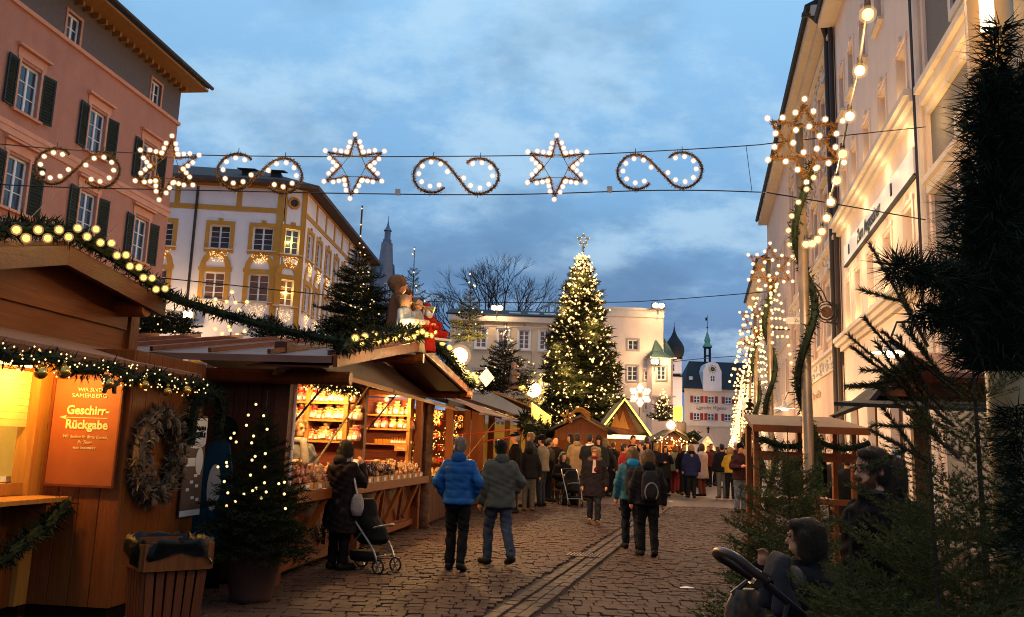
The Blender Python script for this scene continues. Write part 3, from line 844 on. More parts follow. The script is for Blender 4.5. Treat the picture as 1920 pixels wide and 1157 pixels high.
# ================================================================== CHURCH TOWER WITH ONION DOME
pt = at(1264,700,98); s98 = 98/95
CT = thing("church_tower", "slim white church tower with black onion dome", "tower", (pt.x+.05, 98, 0), 0)
q = MB(); q.box(-.82,.74,-.7,.7,0,10.6); q.box(-.74,.68,-.64,.64,10.85,12.6); q.build("shaft", M['white_wall'], CT)
q = MB(); q.slab([(-.95,-.9,10.62),(.9,-.9,10.62),(.9,.9,10.9),(-.95,.9,10.9)], .12); q.box(-.84,.78,-.74,.74,12.58,12.68); q.build("cornice", M['roof_dark'], CT)
q = MB(); q.lathe([(.85,0),(1.08,.45),(1.18,.95),(1.12,1.4),(.9,1.85),(.6,2.25),(.33,2.7),(.16,3.1),(.07,3.5),(.1,3.6),(.03,3.7),(.02,4.3)], 16, (-.05,0,12.68)); q.build("onion_dome", M['roof_dark'], CT, True)
window(CT, -.62,-.1,11.1,12.0,y=-.70,nh=1,leaves=2,glass='glass')
q = MB(); q.box(-1.5,-.85,-.6,1.5,0,8.0); q.build("annex", M['white_wall'], CT)
q = MB(); q.slab([(-1.6,-.75,9.3),(-.83,-.75,8.5),(-.83,1.5,8.5),(-1.6,1.5,9.3)],.1); q.slab([(-1.2,-.8,7.3),(-.5,-.8,6.7),(-.5,-.72,6.7),(-1.2,1.0,7.3)],.08); q.build("annex_roof", M['roof_dark'], CT)

# ================================================================== GATE BUILDING WITH CLOCK
Ot = at(1283,780,105); Ot.z = 0
TG = thing("gate_house", "white gate house with red shutters, clock gable and pointed arch at the street end", "gate house", Ot, 0)
tw = [(1.15,1.95,8.15,9.0),(2.90,3.70,8.15,9.0),(5.0,5.8,8.15,9.0),(6.8,7.6,8.15,9.0),(1.12,1.92,6.05,6.92),(2.87,3.68,6.05,6.92),(4.95,5.75,6.05,6.92),(6.75,7.55,6.05,6.92)]
wall_panel(9.5, 9.65, tw, .2, z0=5.36).build("upper_wall", M['pale_wall'], TG)
# lower storey with a real arch
q = MB(); ac, aw = 2.83, 1.32
arch = []
for i in range(17):
    t = i/16; x_ = ac - aw + 2*aw*t; s_ = abs(t-.5)*2
    arch.append((x_, 1.9 + 2.35*(1 - s_**1.7)))
lo = [(0,0),(ac-aw,0)] + arch + [(ac+aw,0),(9.5,0)]
for i in range(len(arch)-1):
    q.quad((arch[i][0],0,arch[i][1]),(arch[i+1][0],0,arch[i+1][1]),(arch[i+1][0],0,5.36),(arch[i][0],0,5.36))
    q.quad((arch[i][0],0,arch[i][1]),(arch[i+1][0],0,arch[i+1][1]),(arch[i+1][0],3,arch[i+1][1]),(arch[i][0],3,arch[i][1]))
q.quad((0,0,0),(ac-aw,0,0),(ac-aw,0,5.36),(0,0,5.36)); q.quad((ac+aw,0,0),(9.5,0,0),(9.5,0,5.36),(ac+aw,0,5.36))
q.quad((ac-aw,0,0),(ac-aw,3,0),(ac-aw,3,1.9),(ac-aw,0,1.9)); q.quad((ac+aw,0,0),(ac+aw,3,0),(ac+aw,3,1.9),(ac+aw,0,1.9))
q.build("lower_wall", M['rosy_wall'], TG)
q = MB(); q.tube([(x_,-.06,z_) for x_, z_ in arch], .13, 6); q.build("arch_moulding", M['stone_trim'], TG)
q = MB(); q.box(0.2,9,3.02,3.1,0,5.3); q.build("passage_wall", M['cream_wall'], TG)
q = MB()
for i in range(7): q.ball((ac-1.0+i*.33, 2.3, 3.1-i*.12), .07, 6, 5)
q.ball((ac+.35,1.5,3.6),.13,8,6)
q.build("passage_lights", M['fairy'], TG)["kind"] = "stuff"
lamp((ac, 1.5, 2.8), 160, (1,.7,.36), .2, "passage_lamp", TG)
bx(TG, "string_course", 'stone_trim', (-.05,9.5,-.1,0,5.3,5.42)); bx(TG, "eaves", 'stone_trim', (-.1,9.5,-.25,0.1,9.65,9.85))
for h in tw:
    window(TG, *h, y=.06, nh=1, fw=.07, bw=.05); bx(TG,"sill",'taupe',(h[0]-.05,h[1]+.05,-.1,0,h[2]-.09,h[2]-.01))
    for s_, x_ in ((-1,h[0]-.02),(1,h[1]+.02)): shutter(TG, x_, h[2], .40, h[3]-h[2], 'red_shutter', s_, 0)
q = MB(); q.add([(-.2,-.4,9.85),(9.6,-.4,9.85),(8.6,3.2,13.6),(1.25,3.2,13.6),(-.2,6.5,9.85),(9.6,6.5,9.85)], [(0,1,2,3),(0,3,4),(1,5,2),(4,3,2,5)]); q.build("roof", M['roof_dark'], TG)
q = MB(); q.prism([(2.2,9.6),(4.48,9.6),(4.48,12.05),(4.1,12.9),(3.75,13.15),(2.95,13.15),(2.6,12.9),(2.2,12.05)], -.45, 2.6); q.build("clock_gable", M['white_wall'], TG)
q = MB(); q.lathe([(.52,0),(.52,.06)], 24); q.v = [(v[0]+3.37,-.47-v[2],v[1]+12.3) for v in q.v]; f_ = q.build("clock_face", M['paper'], TG)
q = MB()
for k in range(12):
    a_ = k*PI/6; q.beam((3.37+.36*math.sin(a_),-.545,12.3+.36*math.cos(a_)),(3.37+.47*math.sin(a_),-.545,12.3+.47*math.cos(a_)),.07,.02,up=(0,1,0))
q.build("numeral", M['iron'], f_)
q = MB(); q.beam((3.37,-.57,12.3),(3.6,-.57,12.15),.06,.02,up=(0,1,0)); q.beam((3.37,-.575,12.3),(3.2,-.575,12.6),.05,.02,up=(0,1,0)); q.build("hand", M['gold'], f_)
q = MB(); q.lathe([(.27,0),(.27,.03)], 16); q.v = [(v[0]+3.37,-.532-v[2],v[1]+12.3) for v in q.v]; q.build("dial_centre", M['rust'], f_)
window(TG, 3.08,3.68,10.75,11.5,y=-.5,nh=1,glass='glass')
q = MB(); q.box(.7,1.15,.5,.62,11.0,11.4); q.build("roof_window", M['skylight'], TG)
# ridge turret
q = MB()
for sx in (-1,1):
    for sy in (-1,1): q.box(3.6+sx*.3-.07,3.6+sx*.3+.07,3.2+sy*.3-.07,3.2+sy*.3+.07,13.5,15.3)
q.box(3.2,4.0,2.8,3.6,14.3,14.4); q.box(3.2,4.0,2.8,3.6,15.3,15.42); q.build("belfry", M['roof_dark'], TG)
q = MB(); q.lathe([(.62,0),(.6,.2),(.38,.45),(.34,.7),(.42,.9),(.28,1.3),(.1,1.9),(.05,2.1)], 12, (3.6,3.2,15.42)); q.build("lantern_cap", M['verdigris'], TG, True)
q = MB(); q.tube([(3.6,3.2,17.4),(3.6,3.2,19.6)], .035, 6); q.ball((3.6,3.2,18.0),.12,8,6); q.box(3.35,3.58,3.18,3.22,18.9,19.3); q.build("weathervane", M['iron'], TG)
text("lettering", "Lggrades Wgeinm", .62, M['iron'], TG, (3.35,-.02,7.58), (PI/2,0,0), shear=.25, sx=.85)
q = MB(); q.box(2.83,2.97,-.3,-.02,4.5,5.3); q.box(2.7,3.1,-.25,-.06,5.0,5.1); q.build("wall_figure", M['iron'], TG)

# ================================================================== RIGHT-HAND STREET FRONT
us = Vector((.224,1,0)).normalized(); rzs = math.atan2(us.y, us.x) + PI
# local x runs towards the camera so that the front (-y) faces the street on the left; X(s) = S0 - s
def right_house(name, label, s_near, s_far):
    P = Vector((4.73,0,0)) + us*s_far
    return thing(name, label, "house", (P.x,P.y,0), rzs), s_far
AH, sf = right_house("augustiner_house", "pale inn front with floodlit windows and long lit sign panel", 17.55, 28.6)
LA = 28.6-17.55
rowsA = {'f1': (6.05,7.25), 'f2': (9.55,10.95), 'f3': (13.2,14.6)}
sx_ = [1.2,3.0,5.0,7.2,9.4]
holes = []
for c in sx_:
    holes.append((c-.44,c+.44,5.60,7.22)); holes.append((c-.44,c+.44,9.62,11.05)); holes.append((c-.42,c+.42,12.9,14.3))
for c in (1.6,4.4,7.4): holes.append((c-.7,c+.7,0.6,3.2))
wall_panel(LA, 16.6, holes, .34).build("wall", M['pale_wall'], AH)
q = MB(); q.box(-.02,LA+.02,.36,9,0,16.5); q.build("core", M['pale_wall'], AH)
for h in holes:
    window(AH, *h, y=.20, nh=3, fw=.06, bw=.03, m='brown_frame', glass='glass')
    if h[2] > 4:
        bx(AH,"window_surround",'pale_wall',(h[0]-.14,h[0],-.03,0,h[2],h[3]+.1),(h[1],h[1]+.14,-.03,0,h[2],h[3]+.1),(h[0]-.2,h[1]+.2,-.04,0,h[3]+.1,h[3]+.2),((h[0]+h[1])/2-.12,(h[0]+h[1])/2+.12,-.07,0,h[3]+.2,h[3]+.34))
        if h[2] > 11: bx(AH,"sill",'stone_trim',(h[0]-.12,h[1]+.12,-.14,0.2,h[2]-.1,h[2]-.01))
bx(AH,"ground_cornice",'stone_trim',(0,LA,-.34,0,5.38,5.50),(0,LA,-.24,0,5.24,5.38),(0,LA,-.12,0,5.10,5.24))
bx(AH,"upper_cornice",'stone_trim',(0,LA,-.36,0,9.30,9.44),(0,LA,-.26,0,9.16,9.30),(0,LA,-.14,0,9.0,9.16))
bx(AH,"eaves",'stone_trim',(0,LA,-.55,0,16.6,16.85)); q = MB(); q.slab([(0,-.7,16.9),(LA,-.7,16.9),(LA,5,20),(0,5,20)],.12); q.build("roof",M['roof_dark'],AH)
SIGN = bx(AH,"sign_panel",'white_paint',(1.25,LA-.55,-.10,-.01,7.72,8.34))
bx(AH,"sign_ledge",'roof_dark',(1.2,LA-.5,-.12,-.01,7.68,7.715))
text("sign_lettering", "Zum Augustiner", .56, M['iron'], AH, (5.3,-.115,8.02), (PI/2,0,0), sx=.9, offset=.008, shear=.12, extrude=.004)
for x_ in (2.2,8.3): bx(AH,"sign_emblem",'iron',(x_-.06,x_+.06,-.125,-.105,7.9,8.2))
for x_ in (-.06, LA+.1):
    q = MB(); q.tube([(x_,-.13,16.6),(x_,-.13,0)], .085, 8); q.build("downpipe", M['pipe'], AH)
q = MB(); q.tube([(LA+.32,-.12,16.6),(LA+.32,-.12,0)], .09, 8); q.build("pale_downpipe", M['stone_trim'], AH)
# little floodlights on the sills wash the reveals
for c in sx_:
    for z, pw in ((5.62,75),(9.56,75)):
        q = MB(); q.ball((c,-.12,z),.05,6,5); q.build("sill_lamp", M['bulb_deep'], AH)
        lamp((c, -.13, z+.10), pw*.26, (1,.66,.26), .04, "sill_lamp_light", AH)
for x_ in (2.0,4.0,6.0,8.0,9.8): lamp((x_,-.62,7.25), 24, (1,.70,.34), .05, "sign_lamp", AH)
for x_ in (1.5,4.5,7.5,10): lamp((x_,-.38,8.70), 16, (1,.70,.34), .05, "cornice_fill", AH)  # added unseen lights that brighten the inn front
# neighbour towards the camera: grey roughcast with yellow-lit mouldings
NH, _ = right_house("grey_house", "grey roughcast house with pale moulded bands beside the inn", 4, 17.1)
LN = 17.1-5.5
nh_ = [(2.0,3.0,9.9,11.6),(5.0,6.0,9.9,11.6),(2.0,3.0,6.3,7.7)]
wall_panel(LN, 15.5, nh_, .25, x0=.12).build("wall", M['grey_rough'], NH)
for h in nh_:
    window(NH,*h,y=.15,nh=2); bx(NH,"window_surround",'stone_trim',*frame_boxes(*h,.16,-.05,0))
bx(NH,"upper_band",'stone_trim',(.12,LN,-.30,0,9.05,9.2),(.12,LN,-.2,0,8.8,9.05),(.12,LN,-.1,0,8.6,8.8))
bx(NH,"lower_band",'stone_trim',(.12,LN,-.24,0,7.1,7.22),(.12,LN,-.15,0,6.9,7.1))
bx(NH,"corner_strip",'pale_wall',(-.2,.118,-.06,.3,0,15.5))
for x_ in (1,3,5): lamp((x_,-.5,8.2), 26, (1,.60,.20), .05, "band_lamp", NH)
# ornate stucco house beyond the inn
OH, _ = right_house("stucco_house", "tall rosy stucco house with relief panels and slim pilasters", 28.8, 44)
LO = 44-28.78
oh = []
for c in (1.4,4.2,7.0,9.8,12.6):
    for z in (6.0,9.6,13.2): oh.append((c-.5,c+.5,z,z+1.9))
    oh.append((c-.8,c+.8,.5,3.2))
wall_panel(LO, 17.2, oh, .25).build("wall", M['rosy_wall'], OH)
q = MB(); q.box(0,LO-.01,.27,9,0,17); q.build("core", M['rosy_wall'], OH)
for h in oh:
    window(OH,*h,y=.18,nh=2,m='brown_frame',glass='glass')
    if h[2] > 4: bx(OH,"window_surround",'stone_trim',*frame_boxes(*h,.15,-.06,0)); bx(OH,"window_hood",'stone_trim',(h[0]-.25,h[1]+.25,-.2,0,h[3]+.3,h[3]+.4))
for k in range(6):
    for dx in (-.2,.2): bx(OH,"pilaster",'rosy_wall',(k*2.8+dx-.11+.25,k*2.8+dx+.11+.25,-.12,0,5.35,15.6))
for z in (4.7,8.4,15.7): bx(OH,"relief_band",'stone_trim',(0,LO,-.08,0,z,z+.62),(0,LO,-.22,0,z+.62,z+.74))
gg = rng(5); q = MB()
for z in (4.95,8.7,16.0):
    for k in range(80):
        q.ball((gg.uniform(0,LO),-.10,z+gg.uniform(-.16,.28)),(gg.uniform(.05,.14),.05,gg.uniform(.04,.1)),6,4)
for k in range(14):
    for j in range(20): q.ball((14.2-k*.95+gg.uniform(-.3,.3),-.03,12.0+gg.uniform(-.4,3.2)),(gg.uniform(.04,.12),.05,gg.uniform(.05,.14)),6,4)
q.build("stucco_ornament", M['stone_trim'], OH, True)["kind"] = "stuff"
bx(OH,"eaves",'stone_trim',(0,LO,-.75,0,17.2,17.6),(0,LO,-.45,0,16.9,17.2))
q = MB(); q.slab([(0,-.95,17.62),(LO,-.95,17.62),(LO,5,20.5),(0,5,20.5)],.14); q.build("roof",M['roof_dark'],OH)
q = MB(); q.tube([(LO-.35,-.2,17),(LO-.35,-.2,0)],.09,8); q.tube([(LO-.1,-1.05,17.3),(LO-.1,-.75,17.25),(LO-.2,-.35,16.9),(LO-.35,-.2,16.5)],.09,8); q.build("downpipe",M['pipe'],OH)
text("gilt_lettering","Drogerie Eder",.42,M['gold'],OH,(8.5,-.03,4.15),(PI/2,0,0),sx=1.0,shear=.2,offset=.01)
# two more fronts further down
for (nm, lab, a, b_, H, mm) in (("far_house","pale cream house front further down the right side with the lower eaves",44.2,60,17.9,'rosy_wall'),("end_house","narrow plastered house front at the end of the right-hand row",60.2,78,15.2,'pale_wall')):
    FHs, _ = right_house(nm, lab, a, b_); W = b_-a-.05
    hs = [(c-.5,c+.5,z,z+1.8) for c in np.arange(1.2,W-1,2.3) for z in (5.2,8.5,11.8)]
    wall_panel(W,H,hs,.22).build("wall",M[mm],FHs); q=MB(); q.box(0,W,.24,8,0,H-.1); q.build("core",M[mm],FHs)
    for h in hs: window(FHs,*h,y=.15,nh=2,glass='glass_warm')
    bx(FHs,"window_surrounds",'stone_trim',*[f for h in hs for f in frame_boxes(*h,.14,-.05,0)])["kind"]="stuff"
    bx(FHs,"eaves",'stone_trim',(0,W,-.6,0,H,H+.35)); bx(FHs,"string_course",'stone_trim',(0,W,-.12,0,4.4,4.6),(0,W,-.1,0,7.8,7.95))
    q=MB(); q.slab([(0,-.8,H+.37),(W,-.8,H+.37),(W,5,H+3),(0,5,H+3)],.14); q.build("roof",M['roof_dark'],FHs)
# ================================================================== FOLIAGE KIT
def needles_on(p, d, L, n, nl, nw, gen, spread=0.9, flat=0.55):
    """triangle needles round an axis from p along d; returns V, F"""
    d = np.asarray(d, float); d /= np.linalg.norm(d)
    a = np.cross(d, (0,0,1.0)); 
    if np.linalg.norm(a) < .1: a = np.cross(d, (1.0,0,0))
    a /= np.linalg.norm(a); b = np.cross(a, d)
    t = gen.random(n); ang = gen.uniform(0, 2*PI, n)
    side = np.cos(ang)[:,None]*a + flat*np.sin(ang)[:,None]*b + .12*b
    dirn = d*gen.uniform(.45,.95,(n,1)) + side*spread; dirn /= np.linalg.norm(dirn, axis=1)[:,None]
    base = np.asarray(p) + d*(t*L)[:,None]
    w = np.cross(dirn, gen.normal(size=(n,3))); w /= np.linalg.norm(w, axis=1)[:,None] + 1e-9
    ln = nl*gen.uniform(.7,1.15,(n,1))
    V = np.empty((n,3,3)); V[:,0] = base - w*nw/2; V[:,1] = base + w*nw/2; V[:,2] = base + dirn*ln
    return V.reshape(-1,3)
def bough(gen, n_side=8, n_need=14, nl=.10, nw=.02, ratio=.42, droop=-.12, main_need=30, tip=.16):
    """flat fir bough of unit length along +x"""
    out = [needles_on((0.05,0,0), (1,0,droop), .97, main_need, nl, nw, gen)]
    for k in range(n_side):
        t = .12 + .80*(k+.5)/n_side; L = ratio*(1 - t)*gen.uniform(.85,1.15) + tip
        for s in (-1,1):
            an = s*gen.uniform(.75,1.0)
            out.append(needles_on((t,0,droop*t), (math.cos(an), math.sin(an), droop*.8+gen.uniform(-.1,.18)), L, max(4,int(n_need*(L/.4+.3))), nl, nw, gen))
    return np.concatenate(out)
def place(V, p, az, el, L, roll=0.0):
    ca, sa, ce, se = math.cos(az), math.sin(az), math.cos(el), math.sin(el)
    X = np.array((ca*ce, sa*ce, se)); Y = np.array((-sa, ca, 0)); Z = np.cross(X, Y)
    cr_, sr_ = math.cos(roll), math.sin(roll); Y2 = Y*cr_ + Z*sr_; Z2 = -Y*sr_ + Z*cr_
    return np.asarray(p) + L*(V[:,:1]*X + V[:,1:2]*Y2 + V[:,2:3]*Z2)
def tri_obj(name, V, m, parent, loc=(0,0,0)):
    F_ = np.arange(len(V)).reshape(-1,3)
    return link(name, np_mesh(name, V, F_, m), parent, loc)
def fir(parent, H, rad, z0=.15, whorls=26, per=9, seed=1, need='needle', nl=.10, nw=.022, n_side=7, n_need=10, power=.85, el0=.55, el1=-.18, leader=.12, trunk_r=None, top_full=.0, main_need=26):
    gen = rng(seed); B = [bough(gen, n_side, n_need, nl, nw, main_need=main_need) for _ in range(5)]
    out, tips = [], []
    tb = MB(); tr = trunk_r or H*.013
    tb.tube([(0,0,0),(0.01,0,H*.5),(0,0,H)], [tr, tr*.6, tr*.12], 6)
    for w in range(whorls):
        t = (w + gen.uniform(-.3,.3))/whorls; t = min(max(t,0),.985)
        z = z0 + (H*(1-leader) - z0)*t
        Lb = rad*((1-t)**power) + rad*.07 + rad*top_full*t*(1-t)
        el = el1 + (el0-el1)*t
        m = max(4, int(per*(.55+.45*(1-t))+.5)); a0 = gen.uniform(0, 2*PI)
        for k in range(m):
            az = a0 + 2*PI*k/m + gen.uniform(-.25,.25); L = Lb*gen.uniform(.72,1.12); e_ = el + gen.uniform(-.14,.14)
            out.append(place(B[gen.integers(5)], (0,0,z), az, e_, L, gen.uniform(-.3,.3)))
            q = np.array((math.cos(az)*math.cos(e_), math.sin(az)*math.cos(e_), math.sin(e_)-.10))*L + (0,0,z)
            tips.append(q)
            if L > .5 and trunk_r: tb.tube([(0,0,z), tuple(q*0.6+np.array((0,0,z))*.4)], [tr*.25, tr*.08], 4, caps=False)
    out.append(needles_on((0,0,H*(1-leader)-.02), (0,0,1), H*leader, 40, nl*rad*.5, nw*rad*.6, gen, spread=.6, flat=1.0))
    tb.build("trunk", M['bark'], parent)
    tri_obj("crown", np.concatenate(out), M[need], parent)
    return tips
def garland(path, r, dens, nl, nw, seed, m='needle_art', name="garland", parent=None, core=True, loc=(0,0,0)):
    """bushy fir garland following a polyline"""
    gen = rng(seed); P = [np.array(p, float) for p in path]; out = []
    for a, b_ in zip(P[:-1], P[1:]):
        d = b_ - a; L = np.linalg.norm(d); n = max(3, int(L*dens)); dd = d/L
        s1 = np.cross(dd, (0,0,1.0)); 
        if np.linalg.norm(s1) < .1: s1 = np.cross(dd, (0,1.0,0))
        s1 /= np.linalg.norm(s1); s2 = np.cross(dd, s1)
        t = gen.random(n); an = gen.uniform(0,2*PI,n)
        out_ = np.cos(an)[:,None]*s1 + np.sin(an)[:,None]*s2
        base = a + d*t[:,None] + out_*(r*gen.uniform(.0,.75,(n,1)))
        dirn = out_*gen.uniform(.5,1.1,(n,1)) + dd*gen.uniform(-.7,.7,(n,1)) + gen.normal(size=(n,3))*.25; dirn /= np.linalg.norm(dirn,axis=1)[:,None]
        w = np.cross(dirn, gen.normal(size=(n,3))); w /= np.linalg.norm(w,axis=1)[:,None]
        V = np.empty((n,3,3)); ln = nl*gen.uniform(.6,1.2,(n,1)); V[:,0]=base-w*nw/2; V[:,1]=base+w*nw/2; V[:,2]=base+dirn*ln
        out.append(V.reshape(-1,3))
    o = tri_obj(name, np.concatenate(out), M[m], parent, loc)
    if core and r > .05:
        cbm = MB(); cbm.tube([tuple(p) for p in P], r*.5, 6); cm2 = cbm.mesh("core", M[m]); bm = bmesh.new(); bm.from_mesh(o.data); bm.from_mesh(cm2); bm.to_mesh(o.data); bm.free()
    return o
def smooth_path(pts, n=6):
    P = [Vector(p) for p in pts]; out = []
    for i in range(len(P)-1):
        p0, p1, p2, p3 = P[max(i-1,0)], P[i], P[i+1], P[min(i+2,len(P)-1)]
        for k in range(n):
            t = k/n
            out.append(.5*((2*p1)+(p2-p0)*t+(2*p0-5*p1+4*p2-p3)*t*t+(3*p1-p0-3*p2+p3)*t**3))
    out.append(P[-1]); return out
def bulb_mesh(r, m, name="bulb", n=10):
    b = MB(); b.ball((0,0,0), r, n, 8); b.cur = 1; b.ball((0,0,0), r*1.5, n, 8); return b.mesh(name, [M[m], M['halo']], True)  # outer ball is the painted halo
BULB = {}
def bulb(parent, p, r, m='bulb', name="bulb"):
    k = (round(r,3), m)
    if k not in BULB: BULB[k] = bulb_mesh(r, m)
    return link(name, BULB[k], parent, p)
def specks(parent, pts, r, m='fairy', name="fairy_lights", n=5):
    """many tiny lights as one part: small octahedra"""
    P = np.asarray(pts, float); o6 = np.array([(1,0,0),(-1,0,0),(0,1,0),(0,-1,0),(0,0,1),(0,0,-1)],float)*r
    f8 = np.array([(0,2,4),(2,1,4),(1,3,4),(3,0,4),(2,0,5),(1,2,5),(3,1,5),(0,3,5)])
    V = (P[:,None,:]+o6[None]).reshape(-1,3); F_ = (np.arange(len(P))[:,None,None]*6+f8[None]).reshape(-1,3)
    o = link(name, np_mesh(name, V, F_, M[m], True), parent); o["kind"] = "stuff"; return o

# ================================================================== TALL CHRISTMAS TREE
pt = at(1085, 850, 45)
CTREE = thing("christmas_tree", "tall lit Christmas fir standing in the square with a star on its tip", "Christmas tree", (pt.x, 45, 0))
HT = at(1089, 462, 45).z
tips = fir(CTREE, HT, 2.35, z0=2.3, whorls=50, per=17, seed=11, nl=.17, nw=.034, n_side=8, n_need=11, power=.62, el0=.75, el1=-.10, leader=.05, trunk_r=.14)
g2 = rng(21); tl = []
for q in tips:
    c = np.array((0,0,q[2]))
    for k in range(5 if q[2] < HT*.8 else 4):
        f_ = g2.uniform(.55,1.02); tl.append(c + (q-c)*f_ + g2.normal(size=3)*.07 + (0,0,.05))
sel = g2.permutation(len(tl))
tl = [tl[i] for i in sel]
def sp_r(r): 
    b = MB(); b.ball((0,0,0), r, 6, 4); return b.mesh("fairy_light", M['fairy'], True)
spm = sp_r(.072)
for q in tl[:260]: link("fairy_light", spm, CTREE, tuple(q))
specks(CTREE, tl[260:2500], .064)
for k in range(14):
    a = k*2.4; z_ = 2.2+k*.66; r_ = 2.5*(1-z_/HT)**.62+.35
    lamp((r_*math.sin(a)*.8, -abs(r_*math.cos(a))-.1, z_), 280, (1,.60,.24), .3, 'tree_glow', CTREE)
q = MB()
for k in range(5):
    a0, a1 = PI/2+2*PI*k/5, PI/2+2*PI*(k+.5)/5; a2 = PI/2+2*PI*(k+1)/5
    for aa, bb, ra, rb in ((a0,a1,.33,.15),(a1,a2,.15,.33)):
        q.beam((ra*math.cos(aa),0,ra*math.sin(aa)),(rb*math.cos(bb),0,rb*math.sin(bb)),.06,.06,up=(0,1,0))
q.tube([(0,0,-.2),(0,0,-.7)],.03,5)
so = q.build("tree_star", M['gold'], CTREE, loc=(0,-.05,HT+.35))
for k in range(10):
    a = PI/2+2*PI*k/10; r_ = .33 if k%2==0 else .15; bulb(so, (r_*math.cos(a), -.05, r_*math.sin(a)), .022, 'bulb_deep')

# bare tree behind the long building
pb = at(935, 585, 88)
BT = thing("bare_tree", "large leafless tree rising behind the roof of the cream building", "tree", (pb.x, 88, 0))
def branches(b, p, d, L, r, lev, gen, up=.12):
    d = Vector(d).normalized(); q = p + d*L
    mid = p + d*L*.5 + Vector(gen.normal(size=3)*L*.05)
    b.tube([p, mid, q], [r, r*.82, r*.62], 5 if lev > 2 else 3, caps=False)
    if lev == 0: return
    n = 2 if lev > 4 else 3
    for k in range(n):
        ax = Vector(gen.normal(size=3)); ax = (ax - d*ax.dot(d)).normalized()
        an = gen.uniform(.22,.62); nd = d*math.cos(an) + ax*math.sin(an) + Vector((0,0,up))
        branches(b, q if k else p + d*L*gen.uniform(.7,1), nd, L*gen.uniform(.66,.86), r*.6, lev-1, gen, up)
b = MB(); g4 = rng(8)
b.tube([(0,0,0),(0,0,10.5)], [.55,.38], 8)
cb = MB()
for k in range(9):
    a = 2*PI*k/9 + g4.uniform(-.3,.3); sp = .35 + .75*(k%3)/2
    branches(cb, Vector((0,0,9.6+g4.uniform(0,1.2))), (math.cos(a)*sp*1.25, math.sin(a)*sp*.7, .72), 3.1, .24, 6, g4, .06)
b.build("trunk", M['bark'], BT); cb.build("crown", M['bark'], BT, fix=False)
pb2 = at(845,640,92)
BT2 = thing("bare_tree", "smaller leafless tree at the left end of the cream building", "tree", (pb2.x, 92, 0))
b = MB(); b.tube([(0,0,0),(0,0,8)], [.3,.2], 7); b.build("trunk", M['bark'], BT2); cb = MB()
for k in range(6):
    a = 2*PI*k/6; branches(cb, Vector((0,0,7.5)), (math.cos(a)*.7, math.sin(a)*.5, .9), 1.7, .12, 5, g4)
cb.build("crown", M['bark'], BT2, fix=False)

# ================================================================== OVERHEAD STREET LIGHTS
YO = 13.0; MPX = YO/1600*1.015
def opt(px, py): return at(px, py, YO)
S_PTS = [(1170,272),(1200,245),(1265,232),(1340,255),(1390,315),(1400,370),(1375,435),(1320,480),(1260,495),(1195,475),(1150,425),(1100,370),(1050,310),(1000,268),(930,247),(860,270),(810,330),(798,385),(815,440),(860,485),(925,503),(985,490),(1025,460)]
S_BUL = [(1213,276),(1278,266),(1340,298),(1358,358),(1335,422),(1275,452),(1207,438),(1155,385),(1037,345),(985,292),(917,281),(858,315),(836,372),(860,430),(921,459),(985,447)]
S_C = (1099, 367)
M['frame_green'] = mat("fir_covered_frame", (0.17,0.075,0.016), 0.9, var=0.5, scale=30)
def to_local(p, c, mir): return ((p[0]-c[0])/3.692*MPX*(-1 if mir else 1), 0, -(p[1]-c[1])/3.692*MPX)
def ornament_s(px, py, lab, mir, lean=0.0):
    t = thing("light_scroll", lab, "light ornament", opt(px,py), 0, "scroll and star lights strung over the lane")
    path = smooth_path([to_local(p, S_C, mir) for p in S_PTS], 3)
    b = MB(); b.tube(path, .018, 6); b.build("frame", M['iron'], t)
    garland(path, .040, 620, .034, .012, int(px), m='frame_green', name="fir_cover", parent=t)
    for k, p in enumerate(S_BUL):
        q = to_local(p, S_C, mir); bulb(t, (q[0], -.02, q[2]), .031)
    b = MB()
    for k in (2,14): q = to_local(S_PTS[k], S_C, mir); b.tube([(q[0],0,q[2]),(q[0],0,q[2]+.10)],.006,4)
    for k in (8,20): q = to_local(S_PTS[k], S_C, mir); b.tube([(q[0],0,q[2]),(q[0],0,q[2]-.06)],.006,4)
    b.build("hanger", M['cable'], t); [lamp((x_,-.28,0), 9, (1,.60,.22), .1, "bulb_glow", t) for x_ in (-.3,.3)]; t.rotation_euler = (0, lean, 0); return t
ornament_s(145, 315, "lit scroll ornament hanging in front of the pink house shutters", True, .02)
ornament_s(487, 325, "lit scroll ornament hanging in front of the corner house roof", True, .02)
ornament_s(855, 329, "lit scroll ornament between the two hanging stars over open sky", False, .02)
ornament_s(1237, 320, "lit scroll ornament nearest the street lamp poles, right of both sky stars", False, -.04)
ST_PT = [(380,140),(350,278),(195,258),(295,355),(200,465),(342,432),(375,572),(436,430),(572,450),(470,352),(577,248),(430,276)]
ST_C = (383, 355)
